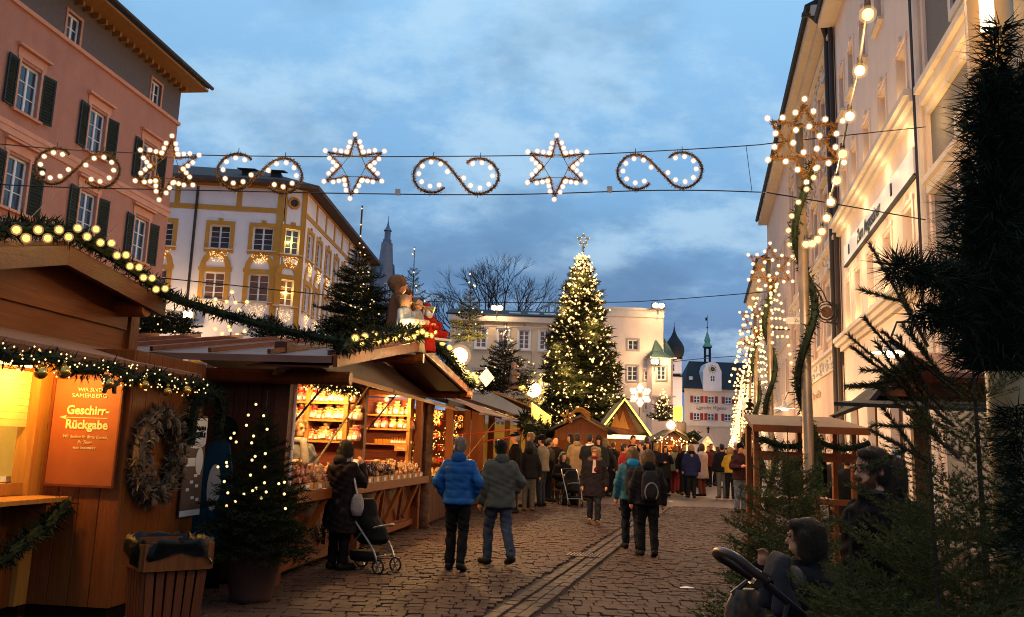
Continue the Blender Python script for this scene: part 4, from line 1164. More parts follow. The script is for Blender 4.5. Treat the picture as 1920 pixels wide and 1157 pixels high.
def ornament_star(px, py, lab, rot=0.0):
    t = thing("light_star", lab, "light ornament", opt(px,py), 0, "scroll and star lights strung over the lane")
    pts = [Vector(to_local(p, ST_C, False)) for p in ST_PT]
    b = MB(); b.tube(pts, .018, 6, closed=True); b.build("frame", M['iron'], t)
    garland(pts+[pts[0]], .040, 620, .032, .012, int(px), m='frame_green', name="fir_cover", parent=t)
    ctr = Vector((0,0,0))
    for k in range(12):
        a, c = pts[k], pts[(k+1)%12]; d = (c-a); nrm = Vector((-d.z,0,d.x)).normalized()
        if nrm.dot((a+c)/2) < 0: nrm = -nrm
        if k % 2 == 0: bulb(t, a*1.10+Vector((0,-.02,0)), .031)
        for f_ in ((.30,.58,.84) if k%2==0 else (.16,.42,.70)): bulb(t, a + d*f_ + nrm*.052 + Vector((0,-.02,0)), .030)
    b = MB(); inn = pts[1::2]
    for k in range(6): b.tube([inn[k], inn[(k+1)%6]], .005, 4)
    b.build("brace_wire", M['cable'], t); lamp((0,-.30,0), 20, (1,.60,.22), .1, "bulb_glow", t); t.rotation_euler = (0, rot, 0); return t
ornament_star(313, 315, "lit six-pointed star hanging against the edge of the pink house", .08)
ornament_star(663, 312, "lit six-pointed star hanging left of the middle scroll in open sky")
ornament_star(1043, 314, "lit six-pointed star hanging above the tall lit fir")
def cable(lab, pts, r=.009, name="span_cable"):
    b = MB(); b.tube(smooth_path(pts, 5), r, 5); return tag(b.build(name, M['cable']), lab, "cable")
cable("upper span wire carrying the scroll and star lights", [opt(-60,262),opt(0,270),opt(145,282),opt(380,291),opt(663,294),opt(1043,291),opt(1237,283),opt(1405,273),at(1480,265,12.6),at(1735,238,15.5)])
cable("lower span wire carrying the scroll and star lights", [opt(-60,340),opt(0,346),opt(145,352),opt(380,357),opt(663,363),opt(945,365),opt(1237,357),opt(1410,360),at(1480,368,12.6),at(1735,412,15.5)], .010)
b = MB(); b.tube([opt(1399,274),opt(1410,360)], .005, 4); tag(b.build("tie_wire", M['cable']), "thin tie wire joining both span wires left of the lamp pole", "wire")
cable("dark cable crossing in front of the white corner house", [at(130,505,30),at(300,521,30),at(570,549,31),at(640,556,32)], .02)
cable("long cable stretched across the sky behind the tall fir", [at(600,556,60),at(830,566,60),at(1130,567,60),at(1250,562,60),at(1440,547,52)], .03)
cable("cable passing in front of the clock gable roof", [at(1000,690,75),at(1150,692,75),at(1290,675,75),at(1420,665,60)], .03)
b = MB(); b.box(-.04,.04,-.03,.03,-.03,.06); tag(b.build("junction_box", M['steel'], loc=opt(1143,357)), "small junction box on the lower span wire", "junction box")
b = MB(); b.box(-.04,.04,-.03,.03,-.03,.06); tag(b.build("junction_box", M['steel'], loc=opt(746,362)), "junction box on the lower wire between star and scroll", "junction box")

# ================================================================== STAR LAMP POLES DOWN THE STREET
POLES = [(1499,10.0,270),(1441,17.5,505),(1416,23.7,605),(1405,30,665),(1399,36,706),(1394,42,735),(1390,49,757),(1387,57,775),(1384,66,789),(1381,79,801),(1378,93,810)]  # last two poles are added, their strong lamps brighten the gate house
ords = ["nearest star-topped lamp pole wound with garland beside the fir sellers","second star-topped pole just beyond the nearest one","third star-topped pole down the right-hand row","fourth star-topped pole, under the guild sign"]
def star_pts(R_, r_): 
    return [Vector(((R_ if k%2==0 else r_)*math.sin(k*PI/6), 0, (R_ if k%2==0 else r_)*math.cos(k*PI/6))) for k in range(12)]
for i, (px, Y, py) in enumerate(POLES):
    top = at(px, py, Y); base = Vector((top.x + (.03 if i == 0 else 0), Y, 0)); H = top.z
    lab = ords[i] if i < 4 else f"star-topped light pole, {['fifth','sixth','seventh','eighth','ninth','tenth','added last and farthest'][i-4]} along the glittering row"
    t = thing("star_pole", lab, "lamp pole", base, 0, "star-topped lamp poles along the right side")
    b = MB(); b.tube([(0,0,0),(0,0,.9),(0,0,.95),(-.03 if i==0 else 0,0,H+.25)], [.078,.074,.066,.05], 12); b.build("pole", M['pole'], t, True)
    S = .47 if i < 4 else .5
    sp = star_pts(S, S*.52)
    off = Vector((0,-.10,H))
    b = MB(); b.tube([p+off for p in sp], .016, 5, closed=True); ring_ = [Vector((S*.42*math.cos(a*PI/9),0,S*.42*math.sin(a*PI/9)))+off for a in range(18)]; b.tube(ring_, .016, 5, closed=True); b.build("star_frame", M['frame_green'], t)
    if i < 3: garland([p+off for p in sp]+[sp[0]+off], .036, 600, .034, .012, 700+i, m='frame_green', name="fir_cover", parent=t)
    bl = []
    for k in range(12):
        a, c = sp[k], sp[(k+1)%12]
        if k % 2 == 0: bl.append(a*1.13)
        d = c - a; nrm = Vector((-d.z,0,d.x)).normalized(); nrm = nrm if nrm.dot(a+c) > 0 else -nrm
        bl.append(a + d*.45 + nrm*.055)
    for k in range(6): bl.append(Vector((S*.36*math.cos(k*PI/3+.3),-.03,S*.36*math.sin(k*PI/3+.3))))
    for p in bl:
        if i < 2: bulb(t, p+off+Vector((0,-.03,0)), .030, 'bulb')
    # garland spiral round the pole
    sg = []
    n = 60
    for k in range(n+1):
        f_ = k/n; z = .5 + (H-.75)*f_; a = f_*2*PI*2.6 + 2.2
        sg.append((.105*math.cos(a), .105*math.sin(a), z))
    if i < 5: garland(sg, .085 if i == 0 else .10, 300 if i == 0 else 160, .075, .020 if i == 0 else .03, 40+i, parent=t, name="pole_garland")
    else: garland(sg, .11, 50, .12, .05, 40+i, parent=t, name="pole_garland")
    up = [Vector(p) for p in sg if p[2] > H*.70]
    gg = rng(50+i)
    extra = [p*1.7 + Vector((0,0,0)) for p in up[::2]]
    for p in extra: p.z = p.z/1.7
    # light strings hanging from the star
    hang = []
    if i >= 1:
        for s_ in range(7 if i < 4 else 9):
            a = 2*PI*s_/9 + gg.random(); rr = gg.uniform(.25,.85); L = gg.uniform(1.0,2.3)
            m_ = int(L/.17)
            for k in range(m_):
                f_ = k/m_; hang.append(Vector((rr*math.cos(a)*(f_**.5), rr*math.sin(a)*(f_**.5)-.1, H - .25 - L*f_)))
    if i < 2:
        for p in extra + hang: bulb(t, p, .027, 'bulb_deep')
    else:
        allp = [tuple(p+off) for p in bl] + [tuple(p) for p in extra + hang]
        o_ = MB()
        for p in allp: o_.ball(p, .036 if i < 4 else .050, 6, 5)
        ob = o_.build("bulbs", M['bulb_deep'], t, True, fix=False); ob["kind"] = "stuff"
    lamp((-.25,-1.3,H-.95), [230,330,340,340,320,320,320,320,320,1800,5000][i], (1,.66,.32), .25, "star_lamp", t)  # the two strongest belong to the added far poles
# the swag of large bulbs from above the frame down to the first star
sw = [(1655,-60,4.9),(1641,-25,5.1),(1627,22,5.4),(1612,128,6.2),(1593,214,7.0),(1580,285,7.8),(1569,335,8.4),(1558,376,8.9),(1550,406,9.2),(1541,431,9.5),(1533,446,9.7),(1523,454,9.85),(1511,455,9.9)]
SWG = thing("bulb_swag", "swag of large round bulbs hanging from above down to the nearest star pole", "light string", (0,0,0))
pp = [at(*s) for s in sw]
b = MB(); b.tube(smooth_path([p+Vector((0,0,.05)) for p in pp], 5), .011, 6); b.build("cord", M['cable'], SWG)
for k, p in enumerate(pp):
    b = MB(); b.tube([p+Vector((0,0,.02)), p+Vector((0,0,.085))], [.026,.020], 8); hd = b.build("socket", M['cable'], SWG)
    bulb(hd, p+Vector((0,0,-.02)), .040, 'bulb_deep')
[lamp(at(*s)+Vector((-.1,-.2,-.1)), w_, (1,.58,.24), .15, "swag_lamp", SWG) for s, w_ in (((1593,214,7.0),60),((1612,128,6.2),70),((1641,-25,5.1),90))]
# ================================================================== DISH-RETURN HUT (left edge)
UU = Vector((0.12, 0.99, 0)).normalized(); NN = Vector((UU.y, -UU.x, 0))
RZ = math.atan2(UU.y, UU.x)
K = at(228, 900, 7.3); K.z = 0
HUT = thing("market_hut", "brown wooden dish-return hut with lit shutter window at the left edge", "market hut", K, RZ)
# local x along the lane (far +), local y into the hut (left), street is -y
BY = .74      # depth of the set-back opening
def planks(parent, x0, x1, y, z0, z1, n, m, axis='x', th=.03, name="plank"):
    w = (x1-x0)/n
    b = MB(); 
    if axis == 'x': b.bev(0, w-.006, 0, th, 0, z1-z0, .004)
    else: b.bev(0, th, 0, w-.006, 0, z1-z0, .004)
    me = b.mesh(name, M[m])
    for k in range(n):
        link(name, me, parent, (x0+k*w, y, z0) if axis == 'x' else (y, x0+k*w, z0))
planks(HUT, .0, BY, 0, .12, 2.25, 4, 'wood_mid', axis='y')            # end wall facing the viewer
planks(HUT, .035, 1.32, 0, .12, 2.25, 6, 'wood_mid')                  # street side wall
bx(HUT, "plinth", 'black', (.02,1.3,.03,BY,0,.115), (-3.2,0,BY+.05,BY+1.6,0,.115))
bx(HUT, "corner_post", 'wood_pale', (-.16,-.005,BY-.02,BY+.14,.12,2.3))
bx(HUT, "lower_board", 'wood_mid', (-3.2,-.165,BY+.02,BY+.06,.12,.96))
bx(HUT, "counter_top", 'wood_pale', (-3.2,-.04,BY-.34,BY+.30,.965,1.0))
bx(HUT, "inner_counter", 'wood_pale', (-.03,1.2,BY+.02,BY+.6,.965,.998)); bx(HUT, "counter_bracket", 'wood_mid', (-.30,-.24,BY-.3,BY+.02,.70,.96)); bx(HUT, "counter_bracket", 'wood_mid', (-1.6,-1.54,BY-.3,BY+.02,.70,.96))
bx(HUT, "upper_wall", 'wood_x', (-3.2,1.05,BY+.0,BY+.06,2.02,2.95)); bx(HUT, "upper_batten", 'wood_x', (-3.2,1.0,BY-.03,BY-.002,2.55,2.70), (-3.2,1.0,BY-.02,BY-.002,2.30,2.36)); bx(HUT,"upper_post",'wood_mid',(1.05,1.20,BY-.04,BY+.12,2.0,2.95))
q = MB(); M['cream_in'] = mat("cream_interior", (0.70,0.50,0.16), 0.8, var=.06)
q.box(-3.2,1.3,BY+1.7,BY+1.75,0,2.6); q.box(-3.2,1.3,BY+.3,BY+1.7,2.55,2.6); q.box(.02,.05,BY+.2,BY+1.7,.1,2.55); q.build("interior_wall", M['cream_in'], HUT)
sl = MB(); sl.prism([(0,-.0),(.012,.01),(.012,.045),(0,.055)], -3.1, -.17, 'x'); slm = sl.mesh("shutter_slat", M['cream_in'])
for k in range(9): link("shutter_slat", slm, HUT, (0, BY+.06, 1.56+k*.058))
lamp((-1.0,BY+.16,2.02), 22, (1,.68,.18), .05, "hut_tube_lamp", HUT); lamp((-.5,BY+.9,2.3), 30, (1,.74,.24), .1, "hut_lamp", HUT)
q = MB(); q.tube([(-3,BY-.05,2.06),(-.35,BY-.05,2.06)],.022,8); q.build("tube_lamp", glow("tube_lamp",(1,.72,.22),6.0), HUT); lamp((-.50,BY-.25,2.0), 52, (1,.55,.12), .06, "front_lamp", HUT)
garland([(-2.6,BY-.36,.93),(-1.6,BY-.38,.70),(-.9,BY-.38,.56),(-.35,BY-.36,.80),(-.1,BY-.34,.95)], .09, 420, .09, .02, 6, parent=HUT, name="counter_garland")
# pent roof running along the hut
q = MB(); q.slab([(-3.4,BY-.01,2.30),(-3.4,-.08,2.10),(1.05,-.08,2.10),(1.15,BY-.01,2.30)][::-1], .03); q.build("pent_roof", M['awning'], HUT)
bx(HUT, "pent_edge", 'wood_darkx', (-3.4,1.05,-.11,-.075,2.03,2.098))
gl = [(x_, -.10, 2.02 + .03*math.sin(x_*9)) for x_ in np.linspace(-3.4,1.05,40)]
gp_ = garland(gl, .085, 520, .07, .014, 5, parent=HUT, name="eaves_garland")
gg = rng(31); specks(HUT, [(gg.uniform(-3.3,1.05), -.10-gg.random()*.10, 2.02+gg.uniform(-.12,.07)) for k in range(210)], .0085, 'fairy', "fairy_lights")
for x_, r_ in ((-1.42,.045),(-1.18,.05),(-.62,.045),(.28,.04),(.62,.045),(-.1,.04)):
    q = MB(); q.ball((0,0,0), r_, 12, 8); q.tube([(0,0,r_),(0,0,r_+.03)], .012, 6); q.build("bauble", M['gold'], HUT, True, loc=(x_, -.17, 1.93-.02*math.sin(x_*7)))
q = MB(); hp=[(0,.0),(.05,.07),(.11,.05),(.13,.0),(.22,.02),(.30,.01),(.34,.05),(.31,-.03),(.26,-.05),(.27,-.13),(.24,-.13),(.22,-.06),(.12,-.06),(.07,-.14),(.04,-.13),(.07,-.05)]
q.prism([(a,b_) for a,b_ in hp], -.012, .012); q.v=[(v[0]*.7,v[1],v[2]*.7) for v in q.v]; q.build("deer_ornament", M['bark'], HUT, loc=(-.70,-.17,1.93))
# gabled roof edge with big yellow bulbs
A_, B_, C_ = at(-110,452,5.2), at(120,452,7.0), at(303,556,8.45)
RF = MB()
back = -NN*2.6
for p, r_ in ((A_,B_),(B_,C_)):
    RF.slab([p, r_, r_+back+Vector((0,0,.0)), p+back], .10)
inv = Matrix.Rotation(-RZ,4,'Z') @ Matrix.Translation(-K)
def loc_of(P): return inv @ Vector(P)
RF.v = [tuple(loc_of(v)) for v in RF.v]; RF.build("roof", M['wood_darkx'], HUT)
q = MB()
for p, r_ in ((A_,B_),(B_,C_)): q.beam(loc_of(p+NN*.03-Vector((0,0,.12))), loc_of(r_+NN*.03-Vector((0,0,.12))), .05, .16)
q.build("bargeboard", M['wood_darkx'], HUT)
q = MB(); q.tube([loc_of(C_+UU*-.25-Vector((0,0,.16))), loc_of(C_+UU*-.25+back-Vector((0,0,.16)))], .09, 10); q.build("purlin", M['wood_mid'], HUT)
edge = [A_+Vector((0,0,.06)), B_+Vector((0,0,.06)), C_+Vector((0,0,.03))]
pe = smooth_path([tuple(loc_of(p+NN*.06)) for p in edge], 14)
garland(pe, .10, 420, .085, .02, 77, parent=HUT, name="roof_garland")
for (zx, zy) in ((22,112),(90,168),(175,112),(240,168),(320,112),(387,160),(450,100),(515,158),(577,108),(608,198),(684,202),(722,285),(785,282),(812,358),(875,365),(905,435),(965,438),(992,515),(1055,510)):
    px, py = zx/3.617, 400+zy/3.617
    Yb = 5.9 + (px/303)*2.45 if px < 130 else 7.0 + (px-130)/173*1.4
    bulb(HUT, loc_of(at(px,py,Yb-.12)+NN*.10), .025, 'bulb_y')
for px, py, Yb in ((40,460,6.1),(110,445,6.8),(170,462,7.2),(245,520,7.9)): lamp(loc_of(at(px,py,Yb)+NN*.35+Vector((0,0,.05))), 3.0, (1,.62,.14), .05, "garland_lamp", HUT)
# board with lettering (faces the viewer, hangs on the end wall)
M['board_red'] = mat("red_brown_board", (0.33,0.085,0.02), 0.6, var=.12, scale=4); M['cream_letter'] = mat("cream_lettering", (0.75,0.56,0.28), 0.7, var=.03)
BRD = thing("sign_board", "red-brown board lettered for returning dishes on the hut's end wall", "sign", K + NN*(-.36) - UU*.03 + Vector((0,0,1.54)), RZ - PI/2)
q = MB(); q.box(-.30,.30,-.012,.012,-.44,.44); q.build("panel", M['board_red'], BRD)
q = MB()
for f_ in ((-.315,.315,-.02,.012,-.46,-.44),(-.315,.315,-.02,.012,.44,.46),(-.315,-.30,-.02,.012,-.44,.44),(.30,.315,-.02,.012,-.44,.44)): q.box(*f_)
q.build("frame", M['wood_red'], BRD)
RT = (PI/2,0,0)
for body, s_, z_, sx_2, off in (("WIR SIND", .046, .35, 1.1, 0), ("SAMERBERG", .048, .30, 1.25, .0), ("Geschirr-", .105, .175, .95, .003), ("R\u00fcckgabe", .105, .055, .95, .003), ("Wir danken f\u00fcr Ihren Besuch,", .038, -.045, .9, 0), ("Ihr Team", .038, -.09, .9, 0), ("vom Entenwirt", .038, -.135, .9, 0)):
    text("lettering", body, s_, M['cream_letter'], BRD, (.02,-.016,z_), RT, shear=.12 if s_ < .04 else 0, sx=sx_2, offset=off)
q = MB(); q.box(-.17,.20,-.016,-.0125,.112,.118); q.prism([(-.235,.115),(-.165,.135),(-.18,.115),(-.165,.095)],-.016,-.0125); q.build("arrow", M['cream_letter'], BRD)
# cups and boxes inside the window
for i, (dx, dy, w, h, lab) in enumerate(((-.25,.13,.30,.10,"long wooden tray with square cups behind the hut window"),(.10,.36,.16,.14,"white plastic tub stacked at the back of the hut window"),(.52,.30,.16,.12,"white plastic tub beside the tray in the hut window"))):
    t = thing("storage_tray" if i == 0 else "plastic_tub", lab, "tray" if i == 0 else "tub", K + UU*dx - NN*(BY+dy) + Vector((0,0,1.002)), RZ)
    q = MB()
    for f_ in ((-w,w,-.1,-.09,0,h),(-w,w,.09,.1,0,h),(-w,-w+.01,-.09,.09,0,h),(w-.01,w,-.09,.09,0,h),(-w,w,-.1,.1,0,.008)): q.box(*f_)
    q.build("tray_body", M['wood_pale' if i == 0 else 'paper'], t)
    if i == 0:
        c_ = MB(); c_.lathe([(.032,0),(.038,.08),(.034,.08),(.03,.01)], 8); cm = c_.mesh("cup", M['paper'])
        for k in range(5): link("cup", cm, t, (-.22+k*.11, 0, .012))
# frosted wreath on the street side
WR = thing("door_wreath", "large frosted fir wreath hung on the hut's side wall", "wreath", K + UU*.40 + NN*.08 + Vector((0,0,1.36)), RZ)
circ = [(.31*math.cos(a), 0, .36*math.sin(a)) for a in np.linspace(0, 2*PI, 26)]
garland(circ, .12, 560, .085, .028, 9, m='frost', name="sprigs", parent=WR); garland(circ, .08, 380, .07, .015, 10, m='needle_art', name="fir_sprigs", parent=WR)
gg = rng(44); q = MB()
for k in range(26):
    a = gg.uniform(0,2*PI); r_ = gg.uniform(.75,1.3); q.ball((.27*r_*math.cos(a), -.06-gg.random()*.05, .33*r_*math.sin(a)), (.025,.025,.04), 6, 5)
q.build("cones", M['frost'], WR)["kind"] = "stuff"
# arch garland and bus poster
M['poster_brown'] = mat("dark_poster", (0.10,0.055,0.04), 0.6, var=.2, scale=6)
PO = thing("bus_poster", "tall brown poster with white oval for an Advent bus, under the dark garland", "poster", K + UU*1.16 + NN*.035 + Vector((0,0,1.28)), RZ)
q = MB(); q.box(-.20,.20,-.006,.006,-.50,.46); q.build("sheet", M['poster_brown'], PO)
q = MB(); pts = [(-.2,.44),(-.2,.20)] + [(.2*math.cos(a), .20+.06*math.sin(a)) for a in np.linspace(PI,2*PI,9)] + [(.2,.44)]; q.prism(pts, -.009, -.0065); q.prism([(.10+.075*math.cos(a), .02+.13*math.sin(a)) for a in np.linspace(0,2*PI,16)[:-1]], -.009,-.0065); q.box(-.19,.02,-.009,-.0065,-.03,.05); q.box(-.2,.2,-.009,-.0065,-.5,-.445); q.build("white_print", M['paper'], PO)
for k, (x_, z_) in enumerate(((.05,-.12),(.11,-.10),(-.02,-.18),(-.09,-.25),(.09,-.22),(.02,-.33),(.12,-.35))):
    q = MB(); q.box(x_-.03,x_+.03,-.009,-.0065,z_-.014,z_+.014); q.build("printed_tag", M['paper'], PO)
text("lettering", "KOSTENLOSER", .052, M['black'], PO, (0,-.0105,.335), RT, sx=1.0, offset=.002); text("lettering", "ADVENTSBUS", .066, M['black'], PO, (0,-.0105,.27), RT, sx=.85, offset=.003)
ag = [K+UU*.93+NN*.10+Vector((0,0,1.45)), K+UU*.94+NN*.12+Vector((0,0,1.85)), K+UU*1.2+NN*.14+Vector((0,0,1.98)), K+UU*1.48+NN*.12+Vector((0,0,1.85)), K+UU*1.50+NN*.10+Vector((0,0,1.5))]
tag(garland(smooth_path(ag,6), .09, 520, .085, .018, 12, name="arch_garland"), "dark fir garland arched over the bus poster", "garland")
# blue penguin board
PG = thing("penguin_board", "blue and white painted penguin cut-out standing against the dark wall", "cut-out board", at(402,1000,9.15)*Vector((1,1,0)) if False else Vector((at(402,880,9.15).x, 9.15, 0)), -.15)
M['blue_paint'] = mat("blue_paint", (0.015,0.05,0.085), 0.7, spec=.1)
q = MB(); q.prism([(-.16,0.3),(-.20,.7),(-.17,1.1),(-.08,1.45),(.02,1.55),(.14,1.5),(.20,1.2),(.22,.7),(.16,.3)], -.015,.015); q.build("body_panel", M['blue_paint'], PG)
q = MB(); q.prism([(.02+.075*math.cos(a), 1.02+.24*math.sin(a)) for a in np.linspace(0,2*PI,18)[:-1]], -.022,-.016); q.build("belly_panel", M['pale_wall'], PG)
q = MB(); q.prism([(.09+.14*math.cos(a), 1.62+.15*math.sin(a)) for a in np.linspace(0,2*PI,16)[:-1]], -.014,.014); q.build("head_panel", M['black'], PG)
q = MB(); q.box(-.1,.16,-.012,.012,0,.29); q.build("foot_panel", M['black'], PG)

# ================================================================== LITTER BIN (front left)
cb_ = at(318, 1010, 5.95); BZ = .83
BIN = thing("litter_bin", "slatted wooden litter bin with black liner at the front left", "litter bin", (cb_.x, cb_.y, 0), R(38))
BIN.scale = (.72,.72,1)
def taper(z): return .215 + .055*(z/.70)
for s_ in range(4):
    ang = s_*PI/2
    q = MB(); q.box(-.30,.30,-.325,-.295,.66,BZ) if s_ % 2 == 0 else q.box(-.294,.294,-.325,-.295,.66,BZ); r_ = q.build("rim_board", M['wood_mid'], BIN); r_.rotation_euler = (0,0,ang)
    for k in range(6):
        q = MB(); f_ = (k-2.5)/2.75
        x0_, x1_ = f_*.20, f_*.25
        q.beam((x0_,-.225,.03),(x1_,-.275,.655),.068,.022,up=(0,1,0)); sl_ = q.build("slat", M['wood_red'], BIN); sl_.rotation_euler = (0,0,ang)
q = MB(); q.box(-.2,.2,-.2,.2,.01,.03); q.box(-.21,.21,-.21,.21,.05,.60); q.build("inner_tub", M['black'], BIN)
gg = rng(2); q = MB(); nn = 40; rings = []
for j, (r_, z_) in enumerate(((.22,.60),(.30,.80),(.335,.855),(.355,.845),(.36,.76),(.35,.72))):
    rings.append([((r_*1.0*(abs(math.cos(t))**.55)*math.copysign(1,math.cos(t))+gg.normal()*.008*j*.6), (r_*1.0*(abs(math.sin(t))**.55)*math.copysign(1,math.sin(t))+gg.normal()*.008*j*.6), z_+gg.normal()*.012*(j>0)+(.05*math.sin(t*3) if j>3 else 0)) for t in np.linspace(0,2*PI,nn+1)[:-1]])
q.add([p for r_ in rings for p in r_], [(j*nn+k,j*nn+(k+1)%nn,(j+1)*nn+(k+1)%nn,(j+1)*nn+k) for j in range(5) for k in range(nn)])
q.build("bin_liner", M['plastic_bag'], BIN, True, fix=False)

# ================================================================== SWEETS STALL
A0 = Vector((-2.44, 9.4, 0)); us2 = Vector((.111,1,0)).normalized(); rz2 = math.atan2(us2.y, us2.x)
ns2 = Vector((us2.y,-us2.x,0))
inv2 = Matrix.Rotation(-rz2,4,'Z') @ Matrix.Translation(-A0)
def L2(px, py, Y): return inv2 @ at(px,py,Y)
def L2v(P): return inv2 @ Vector(P)
STL = thing("sweets_stall", "long brown gabled stall selling wrapped sweets with lit shelves", "market stall", A0, rz2)
SL = 7.15
planks(STL, .12, 3.0, 0.0, 0.05, 2.30, 18, 'wood_dark', axis='y')
bx(STL, "leak_backing", 'wood_dark', (.034,.05,.12,2.94,.05,2.3)); bx(STL, "corner_post", 'wood_darkx', (-.03,.11,-.05,.11,0,2.42))  # side backing added to stop lamplight leaking between the planks
bx(STL, "post", 'wood_mid', (3.02,3.16,-.04,.10,0,2.42)); bx(STL, "post", 'wood_mid', (7.0,7.14,-.04,.10,0,2.42))
bx(STL, "back_wall", 'wood_dark', (.0,SL,2.95,3.0,0,2.5))
bx(STL, "floor", 'wood_red', (.04,SL,.15,2.94,.05,.08))
bx(STL, "head_beam", 'wood_darkx', (-.25,SL,-.06,.08,2.43,2.58))
# counter
bx(STL, "counter_top", 'wood_mid', (.115,7.25,-.14,.70,.93,.965)); bx(STL, "counter_edge", 'wood_mid', (.115,7.25,-.17,-.143,.86,.985))
planks(STL, .12, 7.15, .10, .10, .92, 26, 'wood_red')
bx(STL,"kick_board",'wood_red',(.12,7.2,.05,.097,.10,.20))
for x_ in (.9,2.1,3.6,4.9,6.2):
    q = MB(); q.beam((x_,.06,.28),(x_+.42,-.10,.88),.09,.05,up=(0,1,0)); q.beam((x_+.95,.06,.28),(x_+.52,-.10,.88),.09,.05,up=(0,1,0)); q.build("brace", M['wood_mid'], STL)
# roof
E_, P_2, Q_ = at(622,668,8.7), at(783,642,12.0), at(880,733,15.9)
bk = -ns2*3.9
def roof_side(p, r_, seams, mm):
    q = MB(); q.slab([L2v(p), L2v(r_), L2v(r_+bk), L2v(p+bk)], .07); q.build("roof", M[mm], STL)
    if seams:
        for k in range(7):
            o_ = bk*(k/6.0)*.985 - ns2*.03
            q = MB(); q.beam(L2v(p+o_+Vector((0,0,.035))), L2v(r_+o_+Vector((0,0,.035))), .035, .05); q.build("roof_seam", M['wood_red'], STL)
roof_side(E_, P_2, True, 'roof_metal'); roof_side(P_2, Q_, False, 'felt')
for p, r_ in ((E_,P_2),(P_2,Q_)):
    q = MB(); q.beam(L2v(p+ns2*.04-Vector((0,0,.05))), L2v(r_+ns2*.04-Vector((0,0,.05))), .045, .12); q.build("bargeboard", M['wood_mid'], STL)
    q = MB(); q.slab([L2v(p-Vector((0,0,.10))-ns2*.02), L2v(r_-Vector((0,0,.10))-ns2*.02), L2v(r_-Vector((0,0,.10))-ns2*.9), L2v(p-Vector((0,0,.10))-ns2*.9)], .02); q.build("soffit", M['wood_dark'], STL)
for p, o_ in ((E_,Vector((.03,.45,-.19))),(P_2,Vector((0,0,-.22))),(Q_,Vector((-.03,-.4,-.10)))):
    q = MB(); q.tube([L2v(p+o_+ns2*.10), L2v(p+o_+bk)], .075, 10); q.build("purlin", M['wood_mid'], STL)
q = MB(); el, pl, ql = (L2v(v-ns2*.62-Vector((0,0,.2))) for v in (E_,P_2,Q_)); q.add([(el.x+.3,el.y,2.4),(ql.x-.3,ql.y,2.4),tuple(ql),tuple(pl),tuple(el)], [(0,1,2,3,4)]); q.build("gable_wall", M['wood_dark'], STL, fix=False)
# raised shutter flaps
for x0_, x1_, zf in ((.0,3.0,2.29),(3.08,8.6,2.30)):
    q = MB(); q.slab([(x0_,.0,2.40),(x0_,-.42,zf),(x1_,-.42,zf+.02),(x1_,.0,2.40)][::-1], .025); q.build("flap", M['awning'], STL)
    q = MB(); q.beam((x0_,-.43,zf-.01),(x1_,-.43,zf+.01),.03,.05); q.build("flap_edge", M['wood_pale'], STL)
for x_ in (.35,3.4): 
    q = MB(); q.beam((x_,-.40,2.28),(x_-.08,-.02,1.75),.035,.02); q.build("flap_stay", M['iron'], STL)
q = MB(); q.tube([L2(690,725,11.0), L2(578,888,9.3)], .012, 6); q.build("prop_pole", M['wood_pale'], STL)
q = MB(); q.tube([(.13,-.06,2.3),(.13,-.06,.98)], .016, 6); q.build("white_strip", M['paper'], STL)
# shelf units (across the stall, facing the approaching visitor)
M['wicker'] = mat("red_slat_matting", (0.20,0.045,0.022), 0.7, var=.4, scale=3, stretch=(1,1,14), bump=.5, bscale=10)
UN = {}
for ui, (xb, ya, yb, ups_) in enumerate(((3.0,.12,1.75,(.16,.72,1.32,1.7)),(6.98,.12,1.6,(.16,1.55)))):
    t = thing("shelf_unit", ["tall pine shelf unit filled with bagged sweets in the near bay","pine shelf unit with red matting back in the far bay"][ui], "shelf", A0 + us2*xb - ns2*0, rz2)
    bx(t, "back_panel", 'wicker', (-.02,.0,ya,yb,.95,2.42))
    for u_ in ups_: bx(t, "upright", 'wood_pale', (-.27,-.025,u_-.03,u_+.03,.95,2.42))
    for z_ in ((1.56,1.855,2.10) if ui == 0 else (1.565,1.84,2.10)): bx(t, "shelf_board", 'wood_pale', (-.26,-.022,ya,yb,z_-.022,z_)) if False else bx(t, "shelf_board", 'wood_pale', (-.285,-.272,ya,yb,z_-.03,z_), (-.27,-.022,ya,ups_[0]-.032,z_-.022,z_-.001), *[(-.27,-.022,ups_[k]+.032,ups_[k+1]-.032,z_-.022,z_-.001) for k in range(len(ups_)-1)])
    UN[ui] = t
# goods -------------------------------------------------------------
M['cello'] = mat("cellophane_sweets", (0.40,0.17,0.06), 0.18, scale=38, col2=(0.66,0.44,0.24), spec=0.7, bump=.5, bscale=45)
M['cello_red'] = mat("red_sweets", (0.34,0.022,0.012), 0.2, scale=38, col2=(0.62,0.34,0.20), spec=0.7, bump=.5, bscale=45)
M['cello_gold'] = mat("gold_sweets", (0.42,0.21,0.035), 0.2, scale=38, col2=(0.62,0.42,0.18), spec=0.7, bump=.5, bscale=45)
M['ribbon_red'] = mat("red_ribbon", (0.50,0.02,0.02), 0.4); M['ribbon_gold'] = mat("gold_ribbon", (0.60,0.40,0.10), 0.35)
M['honey'] = mat("honey_jar", (0.48,0.17,0.02), 0.15, spec=.7); M['white_lid'] = mat("white_lid", (0.7,0.66,0.6), 0.4); M['dark_jam'] = mat("dark_jam", (0.05,0.015,0.015), 0.15, spec=.7)
